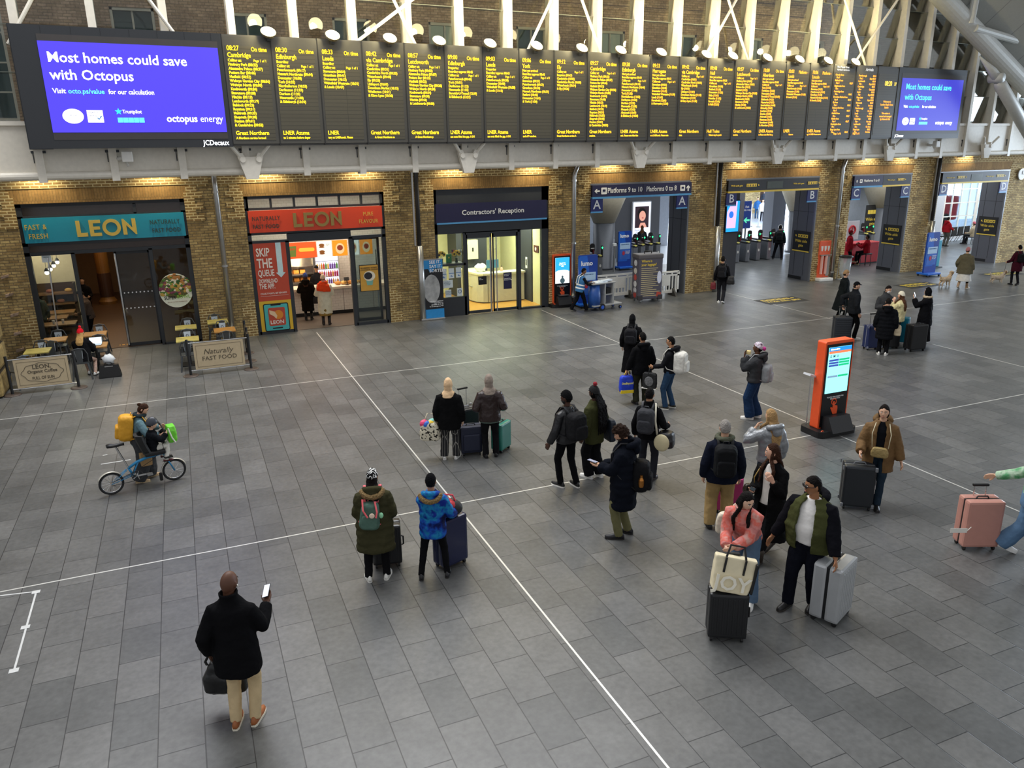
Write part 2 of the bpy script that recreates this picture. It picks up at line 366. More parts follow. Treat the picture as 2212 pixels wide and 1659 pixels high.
for n, g in (('head', B().tube([G(-.95, 1.3, 9.05), G(-.1, 1.4, 8.5), G(.4, 1.4, 8.15)], [.03, .17, .2], 10)), ('pin', B().cyl(G(.22, 1.12, 8.25), G(.22, 1.68, 8.25), .18, 16)), ('tube', B().tube([G(.35, 1.4, 8.15), G(.55, 1.4, 8.0), G(4.7, 1.4, 4.86)], [.17, .25, .25], 14))):
    g.build(n, RIB, t, smooth=True, off=t.location)
# downpipes: (x, dark above z or None, elbow, where)
for x, dk, elb, lab in ((1.05, None, 0, 'between the teal shop and the orange shop'), (7.38, 2.6, 0, 'beside the orange shop behind the roll-up banner'), (13.3, None, 1, 'between the contractors door and entrance A'), (19.78, 2.65, 0, 'between entrances A and B'), (26.08, None, 1, 'between entrances B and C'), (31.82, 2.3, 0, 'between entrances C and D')):
    t = thing('downpipe', ('steel downpipe with dark upper length ' if dk else 'steel rainwater downpipe with slim collars ')+lab, 'pipe', (x, -.13, 0), 0, 'downpipes on the brick piers')
    r = .085; zt = 4.75
    if dk: B().cyl((0, -.06, .01), (0, -.06, dk), .11, 14).build('sleeve', STEEL, t, True); B().cyl((0, 0, dk-.1), (0, 0, 5.7), .075, 12).build('upper_pipe', mt('#26221f', .5), t, True); B().box(-.16, .02, dk, -.1, .1, 5.7).build('rail', STEEL, t)
    else:
        pts = [(0, 0, .01), (0, 0, zt)]+([(.04, 0, zt+.12), (.3, .02, zt+.75)] if elb else [(0, 0, 5.4)])
        B().tube(pts, r, 14).build('pipe', STEEL, t, True)
        for z in (2.35, 4.6, .35): B().cyl((0, 0, z-.03), (0, 0, z+.03), r+.018, 14).build('collar', STEEL, t)
# ================================================================ SHOPFRONTS
def front(i, bars, name):
    """dark metal shopfront frame set in opening i; bars = (x0,z0,x1,z1) members"""
    b = B()
    for x0, z0, x1, z1 in bars: b.box(x0, .04, z0, x1, .2, z1)
    return struct(b, name, DARKF)
def pane(par, x0, z0, x1, z1, y=.1, n='pane'): return struct(B().box(x0, y, z0, x1, y+.012, z1), n, GLASS, par)
def sign(label, x0, z0, x1, z1, m, y=-.02, d=.06, name='shop_sign'):
    t = thing(name, label, 'sign', ((x0+x1)/2, y, (z0+z1)/2))
    B().box(-(x1-x0)/2, 0, -(z1-z0)/2, (x1-x0)/2, d, (z1-z0)/2).build('panel', m, t); return t
GOLD = mt('#e6c25a', .35, .3, 0); GOLD2 = mt('#a98e54', .35, .5); DKG = mt('#3d4a40', .4, .3)
def leon(par, cx, zc, h, m):
    """geometric block capitals L E O N, raised"""
    y = -.045; w = h*.66; st = h*.23; X = -h*1.72
    def part(b): b.build('letter', m, par)
    part(B().prism([(X, zc-h/2), (X+w*.92, zc-h/2), (X+w*.92, zc-h/2+st), (X+st, zc-h/2+st), (X+st, zc+h/2), (X, zc+h/2)], y, 0)); X += w*1.12
    part(B().prism([(X, zc-h/2), (X+w, zc-h/2), (X+w, zc-h/2+st*.85), (X+st, zc-h/2+st*.85), (X+st, zc-st*.42), (X+w*.9, zc-st*.42), (X+w*.9, zc+st*.42), (X+st, zc+st*.42), (X+st, zc+h/2-st*.85), (X+w, zc+h/2-st*.85), (X+w, zc+h/2), (X, zc+h/2)], y, 0)); X += w*1.12
    b = B(); R1, R2, n = h*.53, h*.33, 28; c = X+R1
    rg = [[V((c+rr*math.cos(2*math.pi*k/n), yy, zc+rr*math.sin(2*math.pi*k/n))) for rr, yy in ((R1, y), (R2, y), (R2, 0), (R1, 0))] for k in range(n)]
    b.loft(rg+[rg[0]], cap=False); part(b); X += 2*R1+h*.1
    part(B().prism([(X, zc-h/2), (X+st, zc-h/2), (X+st, zc+h*.1), (X+w*1.1, zc-h/2), (X+w*1.1+st*.3, zc-h/2), (X+w*1.1+st*.3, zc+h/2), (X+w*1.1+st*.3-st, zc+h/2), (X+w*1.1+st*.3-st, zc-h*.08), (X+st*.4, zc+h/2), (X, zc+h/2)], y, 0))
# --- teal cafe (opening 0)
f1 = front(0, [(-4.3, 4.33, .13, 4.43), (-4.3, 0, -4.16, 4.43), (0, 0, .13, 4.43), (-4.3, 4.02, .13, 4.08), (-4.3, 3.24, .13, 3.34), (-4.3, 2.96, .13, 3.06), (-3.13, 0, -3.03, 3), (-1.05, 0, -.95, 3), (-4.16, 0, -3.1, .06), (-.98, 0, .1, .06), (-1.3, 4.05, -1.22, 4.35)], 'door_1')
struct(B().box(-4.16, .09, 3.06, 0, .11, 3.24).box(-4.16, .09, 4.08, 0, .11, 4.33), 'transom', mt('#4a403c', .15), f1)
pane(f1, -4.16, .06, -3.13, 2.96); pane(f1, -.95, .06, 0, 2.96)
d = struct(B().box(-2.03, .22, .02, -1.96, .26, 2.96).box(-1.1, .22, .02, -1.04, .26, 2.96).box(-2.0, .22, .02, -1.04, .26, .12).box(-2.0, .22, 2.86, -1.04, .26, 2.96), 'door_2', DARKF)
pane(d, -1.96, .12, -1.1, 2.86, .235); struct(B().cyl((-1.99, .12, .08), (-1.99, .12, 2.9), .025, 10), 'handle', CHROME, d)
struct(B().cyl((-3.84, -.02, .1), (-3.72, -.02, 2.9), .022, 10), 'handle', CHROME, f1)
b = B()
for z in (1.2, 1.68):
    for k in range(8): b.cyl((-1.9+.11*k, .23, z), (-1.9+.11*k, .225, z), .022, 8)
struct(b, 'manifestation', mt('#e8e8e8', .5), d)
t = sign('long teal shop sign with gold block capitals above the cafe door', -4.2, 3.33, .06, 4.03, mt('#1f93ac', .35, var=.04))
leon(t, 0, 0, .46, GOLD)
txt('lettering', 'FAST &\nFRESH', .2, (-1.53, -.03, .17), GOLD, t, 'RIGHT', .012, .006, cs=1.12, ls=1.3, sx=.82); txt('lettering', 'NATURALLY\nFAST FOOD', .185, (2.0, -.03, .16), DKG, t, 'RIGHT', .012, .006, cs=1.12, ls=1.35, sx=.74)
t = thing('window_sticker', 'round salad bowl poster stuck on the cafe window right of the glass door', 'poster', (-.45, .085, 1.66)); 
B().prism([(x*.98, z) for x, z in ell(0, 0, .49, .53, 40)], 0, .008).build('backing', mt('#eef0d8', .5), t); B().prism(ell(0, .13, .46, .36, 30), -.003, 0).build('bowl_ground', mt('#5d5a2c', .5, var=.6, sc=9), t)
b = B(); FOOD = ['#4f7a2a', '#2f5a1e', '#b97a3a', '#e8dcc0', '#7d3a50', '#c8a24a', '#6d9a3a']
for k in range(150):
    a = random.uniform(0, 6.28); r = .43*math.sqrt(random.random()); x, z = r*math.cos(a), r*math.sin(a)+.08
    if z < -.12: continue
    b.mi = random.randrange(7); b.sph((x, -.004, z), (random.uniform(.04, .09), .008, random.uniform(.03, .07)), 8, 5)
b.build('food_picture', [mt(c, .5) for c in FOOD], t, kind='stuff')
txt('lettering', 'SUPER', .15, (-.36, -.006, -.16), BLK, t, bold=.02, sx=.8); txt('lettering', 'BOWL', .15, (0, -.006, -.15), mt('#8cc63f', .5), t, bold=.005, sx=.9); txt('lettering', 'ALL NEW NATURAL POWERHOUSE', .035, (0, -.006, -.34), mt('#7d3a30', .5), t, 'CENTER')
t = thing('notice_card', 'small white notice stuck high on the left cafe window', 'notice', (-3.77, .08, 2.87)); B().box(-.12, 0, -.11, .12, .006, .09).build('card', mt('#dfe8ea', .5), t); txt('lettering', 'NOTICE', .04, (0, -.004, .05), mt('#5a7d8a', .5), t, 'CENTER')
# interior
WOODF = mt('#46321f', .45, 0, 0, .25, 5); CREAM = mt('#cfc0a2', .8); DKW = mt('#3a2519', .5)
struct(B().box(-6.6, .2, .001, .9, 11.5, .012), 'floor_cafe', WOODF)
struct(B().box(-6.8, .5, 0, -6.6, 11.5, 3.6).box(-6.8, 11.5, 0, 1.5, 11.7, 3.6).box(1.3, .5, 0, 1.5, 11.5, 3.6), 'wall_cafe', mt('#6a5238', .8))
struct(B().box(-6.6, 4.6, 0, -3.62, 4.7, 3.4), 'wall_cafe_back', CREAM)
struct(B().box(-6.8, .5, 3.5, 1.5, 11.7, 3.6), 'ceiling_cafe', mt('#2c211c', .8))
struct(B().lathe([(.34, .012), (.34, .12), (.28, .2), (.24, .28), (.24, 1.2), (.25, 1.22)], (-3.15, 8.7, 0)).cyl((-3.15, 8.7, 1.22), (-3.15, 8.7, 3.5), .24, 20), 'column_cafe', mt('#6a4a1c', .5)); struct(B().cyl((-3.15, 8.7, .3), (-3.15, 8.7, 1.25), .252, 20), 'column_cafe_base', DKW)
light('AREA', 'cafe_light', (-3.2, 2.2, 3.4), 55, (1, .8, .56), 2.5, (-3.2, 2.2, 0)); light('AREA', 'cafe_back_light', (-2.6, 7.4, 3.4), 32, (1, .72, .48), 2.5, (-2.6, 7.4, 0)); light('POINT', 'cafe_wall_light', (-4.6, 3.6, 2.8), 40, (1, .84, .62), .2)
for k in range(5):
    t = thing('pendant_lamp', '%s bare pendant bulb from the left behind the cafe window' % ORD[k], 'lamp', F(101+7.5*k, 588-7.6*k, 2.35), 0, 'cafe pendant bulbs')
    B().sph((0, 0, -.02), .06, 12, 8).build('bulb', mt('#fff0d0', .4, e=6), t, True); B().lathe([(.07, .03), (.055, .07), (.02, .13)], (0, 0, 0), 12).build('shade', BLK, t); B().cyl((0, 0, .13), (0, 0, 1.1), .006, 6).build('cord', BLK, t)
t = thing('pendant_lamp', 'amber fringed ceiling lamp deep inside the cafe', 'lamp', (-3.5, 7.2, 2.35)); B().lathe([(.3, 0), (.3, .35), (.2, .4)], n=20).build('shade', mt('#ffa62a', .6, e=2.2), t); B().cyl((0, 0, .4), (0, 0, 1.15), .01, 6).build('cord', BLK, t)
# --- orange food shop (opening 1)
f2 = front(1, [(1.84, 4.35, 6.27, 4.43), (1.84, 0, 1.96, 4.43), (6.15, 0, 6.27, 4.43), (1.84, 3.99, 6.27, 4.06), (1.84, 3.22, 6.27, 3.3), (1.84, 2.95, 6.27, 3.04), (2.97, 0, 3.09, 3), (5.02, 0, 5.14, 3), (1.9, 0, 3, .1), (5.1, 0, 6.2, .1)]+[(1.9+.72*k, 4.05, 1.96+.72*k, 4.36) for k in range(7)]+[(3.05, 3.04, 5.1, 3.24)], 'door_3')
pane(f2, 1.96, 4.06, 6.15, 4.35); pane(f2, 1.96, 3.04, 3.05, 3.22); pane(f2, 5.1, 3.04, 6.15, 3.22)
d = struct(B().box(5.2, .5, .04, 5.28, .56, 2.95).box(6.05, .5, .04, 6.13, .56, 2.95).box(5.2, .5, .04, 6.13, .56, .14).box(5.2, .5, 2.85, 6.13, .56, 2.95), 'door_4', DARKF)
pane(d, 5.28, .14, 6.05, 2.85, .52); pane(f2, 5.14, .1, 6.15, 2.95)
struct(B().cyl((5.98, .42, .5), (5.98, .42, 2.5), .02, 8), 'handle', CHROME, d)
t = sign('long red-orange shop sign with dull gold block capitals', 1.92, 3.3, 6.18, 3.98, mt('#e84a26', .35, var=.04))
leon(t, 0, 0, .45, GOLD2)
txt('lettering', 'NATURALLY\nFAST FOOD', .185, (-2.03, -.03, .16), DKG, t, 'LEFT', .012, .006, cs=1.12, ls=1.35, sx=.76); txt('lettering', 'PURE\nFLAVOUR', .17, (1.65, -.03, .16), GOLD, t, 'CENTER', .01, .006, cs=1.12, ls=1.4, sx=.8)
t = thing('window_poster', 'tall red window poster with white arrow left of the food shop entrance', 'poster', (2.47, .03, 0)); x0, x1 = -.51, .5
B().box(x0, 0, 1.1, x1, .012, 2.96).build('red_sheet', mt('#c2492f', .5, var=.05), t); B().box(x0, 0, .1, x1, .012, 1.1).build('yellow_sheet', mt('#e0b52f', .5, var=.05), t)
WH = mt('#efe6da', .5); PB = mt('#cfe8ea', .5)
for s_, z, sz, sx in (('SKIP', 2.8, .36, .62), ('THE', 2.47, .42, .62), ('QUEUE', 2.11, .29, .54), ('DOWNLOAD', 1.82, .19, .5), ('THE APP.', 1.66, .23, .53)): txt('lettering', s_, sz, (x0+.07, -.006, z), WH, t, bold=.02, sx=sx)
txt('lettering', 'COLLECT POINTS, GET REWARDS', .075, (x0+.08, -.006, 1.37), WH, t, sx=.72, bold=.015); B().box(x0+.08, -.004, 1.26, x1-.06, 0, 1.266).build('rule', WH, t)
B().prism([(.18, 2.96), (.18, 2.0), (.12, 2.0), (.27, 1.84), (.42, 2.0), (.35, 2.0), (.35, 2.96)], -.006, 0).build('arrow', PB, t)
B().prism([(x+0, z+.55) for x, z in rnd_rect(.8, .92, .06)], -.006, 0).build('phone_outline', BLK, t); B().prism([(x, z+.55) for x, z in rnd_rect(.74, .86, .04)], -.01, -.006).build('phone_screen', mt('#4fb8b4', .5), t); B().box(-.16, -.012, .94, .16, -.01, .99).build('phone_notch', BLK, t)
B().prism([(x+.01, z+.57) for x, z in rnd_rect(.53, .6, .05)], -.014, -.01).build('app_icon', mt('#bf4a33', .5), t); B().prism(ell(.06, .63, .15, .15), -.018, -.014).build('orange_fruit', mt('#e08a2a', .5), t); B().prism([(-.22, .8), (-.05, .74), (.02, .6), (-.02, .5), (-.08, .58), (-.22, .68)], -.02, -.016).build('hand_picture', mt('#eac9a0', .5), t)
txt('lettering', 'LEON', .17, (0, -.018, .45), WH, t, 'CENTER', .02); B().box(-.16, -.014, .17, .16, -.01, .21).build('store_badge', BLK, t)
t = thing('window_poster', 'yellow breakfast cup poster in black frame on the food shop glass door', 'poster', (5.62, .03, 1.6)); B().box(-.33, 0, -.45, .33, .03, .45).build('frame', BLK, t); B().box(-.31, -.004, -.43, .31, 0, .43).build('sheet', mt('#d9a441', .5), t)
B().prism([(-.13, -.02), (.13, -.02), (.09, -.24), (-.09, -.24)], -.01, -.004).build('cup', mt('#7fb8a8', .5), t); B().prism(ell(0, .07, .2, .17), -.012, -.006).build('yogurt', mt('#efe6cf', .5), t); B().prism(ell(-.04, .08, .14, .12), -.016, -.012).build('blueberries', mt('#23242c', .5, var=.6, sc=40), t)
txt('lettering', 'BLUEBERRY HONEY\n& COCONUT YOGURT', .065, (0, -.008, .37), mt('#3a2c16', .5), t, 'CENTER', .015)
# interior of food shop
struct(B().box(1.84, .2, .001, 7.9, 5, .012), 'floor_food_shop', mt('#5d5248', .45)); TILE = brickmat('white_tile', '#e3e0d8', '#dddad2', '#c2bfb6', .2, .1, .006, var=.05, r=.3, bumpd=.2)
struct(B().box(1.6, .5, 0, 1.8, 5, 4.4).box(1.6, 4.8, 0, 8, 5, 4.4).box(7.75, .5, 0, 7.9, 5, 4.4), 'wall_food_shop', TILE); struct(B().box(1.6, .5, 4.3, 8, 5, 4.4), 'ceiling_food_shop', mt('#d8d4ca', .8))
light('AREA', 'food_shop_light', (4.5, 2.2, 4.2), 130, (1, .86, .7), 4, (4.5, 2.2, 0), sy=2)
t = thing('serving_counter', 'white tiled serving counter with pale worktop in the food shop', 'counter', (4.9, 2.3, 0))
B().box(-3, 0, .15, 2.7, .7, .95).build('front_panel', TILE, t); B().box(-3, -.06, .95, 2.7, .75, 1.03).build('worktop', mt('#e8dcc6', .3), t); B().box(-3, .04, .01, 2.7, .6, .15).build('plinth', BLK, t)
for x in (-.9, .2, 1.3): B().box(x, -.006, .15, x+.02, 0, .95).build('joint_strip', mt('#8f8c84', .5), t)
OR = mt('#ee5a24', .5, e=.7); OR2 = mt('#f08a1e', .5, e=.8); WHP = mt('#f4ead8', .5, e=.8)
for x0, x1, m, lab in ((3.35, 4.42, OR, 'wide red menu board with a lunch pot'), (4.45, 4.98, WHP, 'white menu board with two burgers'), (5.01, 5.55, OR2, 'orange menu board with a wrap'), (5.6, 5.98, WHP, 'narrow white menu board at the right of the wrap board'), (6.03, 6.5, OR2, 'orange menu board with a pot, partly behind the glass door')):
    t = thing('menu_board', lab+' above the serving counter', 'menu board', ((x0+x1)/2, 3.2, 2.28), 0, 'lit menu boards in the food shop'); w = (x1-x0)/2
    B().box(-w, 0, -.27, w, .06, .3).build('panel', m, t)
    if w > .5:
        B().prism([(-.5, .18), (-.18, .18), (-.22, -.2), (-.46, -.2)], -.01, 0).build('pot_picture', mt('#7a8a3a', .5, e=.4), t); B().prism([(x+.18, z+.03) for x, z in rnd_rect(.56, .13, .06)], -.01, 0).build('price_pill', mt('#ffb03a', .5, e=.8), t); txt('lettering', 'LEON', .09, (-.34, -.012, .1), mt('#c23018', .5), t, 'CENTER', .02)
    elif m is WHP and w > .22:
        for z in (.13, -.11): B().prism(ell(-.1, z+.03, .1, .055), -.01, 0).prism(ell(-.1, z-.04, .1, .03), -.012, 0).build('burger_picture', mt('#a8652a', .5, e=.3), t)
        txt('lettering', 'Burgers\n6.49', .045, (.06, -.01, .2), DKG, t)
    else:
        B().prism(ell(0, .0, w*.6, .2), -.01, 0).build('wrap_picture', mt('#ffd9a0', .5, e=.5), t); B().prism(ell(0, .03, w*.4, .1), -.014, -.01).build('filling_picture', mt('#b5482a', .5, e=.3), t)
t = thing('display_fridge', 'lit open fridge of bottled drinks behind the food shop counter', 'fridge', (4.9, 4.1, 0)); B().box(-.46, .1, .01, .46, .65, 1.95).box(-.46, -.05, .01, -.42, .1, 1.95).box(.42, -.05, .01, .46, .1, 1.95).build('cabinet', mt('#b8bcbf', .4, .3), t); B().box(-.42, .08, .3, .42, .1, 1.88).build('back_light', mt('#e8e4ff', .5, e=1.6), t)
for z in (.85, 1.15, 1.45, 1.75): B().box(-.42, -.05, z-.03, .42, .08, z-.01).build('shelf', STEEL, t)
for j, z in enumerate((.85, 1.15, 1.45)):
    for k in range(10):
        c = random.choice(['#d8583a', '#e8a53a', '#c23a6a', '#7a58b8', '#e8e0d0', '#5aa04a', '#f0d060'])
        q = B().lathe([(.035, 0), (.038, .02), (.038, .16), (.015, .2), (.015, .24)], n=8).build('drink_bottle', mt(c, .35), None); q.location = (4.53+.082*k, 4.1, z-.008)
        tag(q, '%s drink bottle from the left on the %s shelf of the lit fridge' % (ORD[k], ['lower', 'middle', 'upper'][j]), 'bottle', 'bottles on the %s fridge shelf' % ['lower', 'middle', 'upper'][j])
t = thing('hot_shelf', 'steel heated shelf unit of wrapped food behind the food shop counter', 'shelf unit', (3.85, 3.9, 0)); B().box(-.55, 0, .01, -.5, .5, 2.0).box(.5, 0, .01, .55, .5, 2.0).box(-.5, .46, .9, .5, .5, 2.0).build('frame', STEEL, t)
for z in (1.0, 1.3, 1.6, 1.9): B().box(-.5, 0, z, .5, .46, z+.03).build('shelf', STEEL, t)
for k in range(7): q = B().box(-.1, -.12, 0, .1, .12, .14, bev=.03).build('food_parcel', mt('#e8a850', .6), None); q.location = (3.48+.24*(k % 4), 4.12, 1.032 if k < 4 else 1.332); tag(q, '%s wrapped food parcel on the %s tier of the heated shelf' % (ORD[k % 4], 'lower' if k < 4 else 'upper'), 'food', 'food parcels on the heated shelf')
for k in range(6): q = B().sph((0, 0, .07), (.13, .1, .07), 10, 6).build('bread_roll', mt(['#c98a3e', '#e0b060'][k % 2], .7), None); q.location = (5.0+.22*k, 2.62, 1.03); tag(q, '%s bread roll along the worktop right of the customers' % ORD[k], 'bread', 'rolls on the serving counter')
light('POINT', 'hot_shelf_light', (3.85, 3.75, 1.75), 14, (1, .75, .4), .15)
t = thing('payment_terminal', 'black card terminal on stalk on the serving counter', 'terminal', (5.3, 2.42, 1.03)); B().cyl((0, 0, 0), (0, 0, .2), .02, 8).cyl((0, 0, 0), (0, 0, .015), .07, 12).build('stand', BLK, t); B().box(-.09, -.03, .17, .09, .03, .29, T=M.Rotation(R_(-25), 4, 'X')).build('screen', BLK, t)
# --- contractors' reception (opening 2)
f3 = front(2, [(7.99, 3.93, 12.35, 4.43), (7.99, 0, 8.1, 4.43), (12.08, 0, 12.35, 4.43), (7.99, 2.92, 12.35, 3.28), (9.02, 0, 9.14, 2.95), (11.12, 0, 11.24, 2.95), (8.05, 0, 9.1, .68), (8.05, 1.8, 9.1, 1.88), (11.2, 0, 12.2, .06), (9.1, 2.86, 11.2, 2.95)], 'door_5')
pane(f3, 8.1, .68, 9.02, 1.8); pane(f3, 8.1, 1.88, 9.02, 2.92); pane(f3, 11.24, .06, 12.08, 2.92)
for k, (a, c) in enumerate(((9.14, 10.1), (10.14, 11.12))):
    d = struct(B().box(a, .06, .02, c, .12, .12).box(a, .06, 2.72, c, .12, 2.86).box(a, .06, .02, a+.05, .12, 2.86).box(c-.05, .06, .02, c, .12, 2.86), 'door_%d' % (6+k), DARKF)
    pane(d, a+.05, .12, c-.05, 2.72, .085); hx = c-.04 if k == 0 else a+.04
    hx = 10.0 if k == 0 else 10.24
    struct(B().cyl((hx, -.05, .06), (hx, -.05, 2.75), .022, 10).cyl((hx, -.05, .4), (hx, .07, .4), .012, 6).cyl((hx, -.05, 2.3), (hx, .07, 2.3), .012, 6), 'handle', CHROME, d)
t = sign('dark navy sign with white contractors lettering over the reception doors', 8.05, 3.26, 12.26, 3.95, NAVY)
txt('lettering', "Contractors' Reception", .24, (.02, -.008, .11), WTXT, t, 'CENTER', .014, sx=1.03); B().box(-2.08, -.015, -.345, 2.1, 0, -.29).build('blue_edge', CYANL, t)
WOODL = mt('#c08a3a', .4, var=.15); RCREAM = mt('#d5d0a2', .7)
struct(B().box(7.99, .2, .001, 14, 5, .012), 'floor_reception', WOODL); struct(B().box(7.9, .5, 0, 8.0, 4.6, 3.4).box(7.9, 4.5, 0, 12.3, 4.6, 3.4).box(12.22, .5, 0, 12.35, 4.6, 3.4), 'wall_reception', RCREAM); struct(B().box(7.9, .5, 3.3, 13.3, 4.6, 3.4), 'ceiling_reception', WHITE)
[struct(q_, 'wall_reception_pier', mt('#2c2e33', .6)) for q_ in (B().box(9.9, 3.4, 0, 11.2, 4.5, 3.3), B().box(12.17, 1.17, 0, 12.22, 2.3, 3.3))]
light('AREA', 'reception_light', (10.4, 1.9, 3.25), 340, (1, .95, .68), 3.5, (10.4, 2.2, 0), sy=2)
t = thing('reception_desk', 'curved white reception desk behind the contractors glass doors', 'desk', (10.6, 1.6, 0)); pts = [(-.55, 1.9), (-.5, .7), (-.4, .35), (-.22, .14), (0, .08), (1.48, .08), (1.48, .62), (.25, .62), (.12, .8), (.05, 1.9)]
Tz = M(((1, 0, 0), (0, 0, 1), (0, 1, 0)))
B().prism(pts, .05, 1.1, T=Tz).build('front', mt('#dcd9c4', .4), t); B().prism([(x*1.03, y-.04) for x, y in pts], 1.1, 1.17, T=Tz).build('top', mt('#efeccc', .3), t); B().box(-.06, .06, .05, -.03, .1, 1.1).box(-.52, .62, .6, -.4, 1.8, .615).build('seam', mt('#9a978a', .5), t)
t = thing('monitor', 'blue-backed monitor standing on the reception desk', 'monitor', (10.9, 2.02, 1.17)); B().box(-.25, 0, .14, .25, .04, .46, bev=.01).build('screen', mt('#3d6d88', .4), t); B().cyl((0, .03, 0), (0, .03, .2), .025, 8).build('stand', BLK, t)
t = thing('soap_bottle', 'pink pump bottle on the reception desk', 'bottle', (11.25, 1.98, 1.17)); B().lathe([(.05, 0), (.055, .1), (.03, .16)], n=12).build('bottle', mt('#e0a08a', .4), t); B().cyl((0, 0, .16), (0, 0, .22), .012, 8).build('pump', BLK, t)
t = thing('shopping_bag', 'white plastic bag slumped on the reception desk', 'bag', (10.45, 2.2, 1.17)); B().sph((0, 0, .15), (.24, .16, .18), 14, 8, fn=lambda d: 1+.12*math.sin(7*d.x+5*d.z)).build('bag', mt('#dfe0dc', .6), t, True)
for x, h_, lab in ((8.3, '#e3b52a', 'left vase of sunflowers on the reception window ledge'), (8.86, '#e3b52a', 'right vase of sunflowers beside the little flags on the window ledge')):
    t = thing('flower_vase', lab, 'flowers', (x, .35, 1.88)); B().lathe([(.06, 0), (.05, .1), (.065, .16)], n=12).build('vase', mt('#2c3a2c', .3), t)
    for k in range(4):
        p = V((.1*math.cos(k*1.7), .05*math.sin(k*2.1), .3+.05*(k % 2))); B().tube([(0, 0, .1), p], .006, 5).build('stem', mt('#4a6a2a', .6), t)
        fl = B(); fl.prism([(p.x+(.09 if q % 2 else .055)*math.cos(q*math.pi/9), p.z+(.09 if q % 2 else .055)*math.sin(q*math.pi/9)) for q in range(18)], p.y-.02, p.y); fl.mi = 1; fl.prism(ell(p.x, p.z, .035, .035, 12), p.y-.03, p.y-.02); fl.build('flower', [mt(h_, .6), mt('#3a2410', .8)], t)
t = thing('gift_book', 'green sunflower book standing on the reception window ledge', 'book', (8.58, .35, 1.88)); B().box(-.1, 0, 0, .1, .04, .3).build('cover', mt('#2f8a4a', .5), t); B().prism(ell(0, .18, .03, .03, 12), -.004, 0).build('flower_picture', YEL, t)
for x, lab, cols in ((8.75, 'small union flag on stick on the reception ledge', ('#2a3570', '#b8303a')), (9.0, 'small tricolour flag on stick on the reception ledge', ('#e6e6e6', '#2a3570'))):
    t = thing('desk_flag', lab, 'flag', (x, .42, 1.88)); B().cyl((0, 0, 0), (-.04, 0, .45), .005, 6).build('stick', BLK, t); B().box(-.04, -.004, .25, .1, .004, .44).build('cloth', mt(cols[0], .7), t); B().box(-.04, -.006, .33, .1, .006, .36).box(.02, -.006, .25, .05, .006, .44).build('cross', mt(cols[1], .7), t)
struct(B().box(8.08, .25, 1.84, 9.04, .55, 1.88), 'windowsill_reception', DARKF)
for x, z, w, h, lab in ((8.27, 1.52, .22, .38, 'first of three printed cards in the reception window row'), (8.56, 1.54, .2, .36, 'second of three printed cards in the reception window row'), (8.83, 1.55, .2, .36, 'third of three printed cards in the reception window row'), (8.4, 1.17, .4, .28, 'wide framed certificate low in the reception window'), (8.42, .83, .22, .26, 'leaning blue and white notice at the bottom of the reception window'), (8.85, .85, .2, .28, 'notice with round blue emblem at the bottom of the reception window')):
    t = thing('notice_card', lab, 'notice', (x, .07, z), 0, 'notices in the reception window'); B().box(-w/2, 0, -h/2, w/2, .006, h/2).build('sheet', mt('#dfe8e8', .5), t)
    if 'three' in lab: B().box(-w/2, -.003, -.01, w/2, 0, .01).prism(arrow(0, -.1, .1, 160), -.003, 0).build('print', mt('#4a7ab8', .5), t)
    elif 'emblem' in lab: b = B(); b.torus((0, -.003, .02), .06, .01, 20, 4, T=M.Rotation(R_(90), 3, 'X')); b.build('print', mt('#3a5a8a', .5), t)
    else: txt('print', 'Certificate\nof compliance\nwork safe', .05, (0, -.004, h*.35), mt('#5a7d9a', .5), t, 'CENTER')
for x, z, w, h, lab, body in ((9.72, 1.2, .32, .3, 'small dark push sign on the left reception door', 'Press\nintercom'), (10.7, 1.12, .32, .6, 'tall navy notice on the right reception door', 'Contractors\nReception\n\nOpening times\nMonday to Friday')):
    t = thing('door_notice', lab, 'notice', (x, .04, z)); B().box(-w/2, 0, -h/2, w/2, .01, h/2).build('panel', NAVY if h > .4 else BLK, t); txt('lettering', body, .052, (-w/2+.02, -.004, h/2-.04), WTXT, t, bold=.012, sx=.85)
t = thing('wall_plaque', 'maroon plaque with round crest on the reception wall', 'plaque', (12.185, .8, 2.1)); t.rotation_euler = (0, 0, R_(-90)); B().box(-.2, 0, -.13, .2, .03, .13).build('board', mt('#5a2a22', .5), t); B().prism(ell(0, 0, .06, .07), -.01, 0).build('crest', WHITE, t)
t = thing('portrait_print', 'black and white print on the dark reception pillar', 'picture', (12.14, 1.6, 1.5), R_(-90)); B().box(-.08, 0, -.22, .08, .02, .2).build('print', mt('#e6e6e2', .5), t); B().box(-.05, -.004, -.12, .05, 0, .12).build('figure', BLK, t)
t = thing('wall_cabinet', 'cream post cabinet fixed in the reception corner', 'cabinet', (10.5, 3.28, 1.55)); B().box(-.22, -.15, 0, .22, .1, .75).build('box', RCREAM, t); B().box(-.03, -.17, .3, .03, -.15, .45).build('slot', BLK, t)
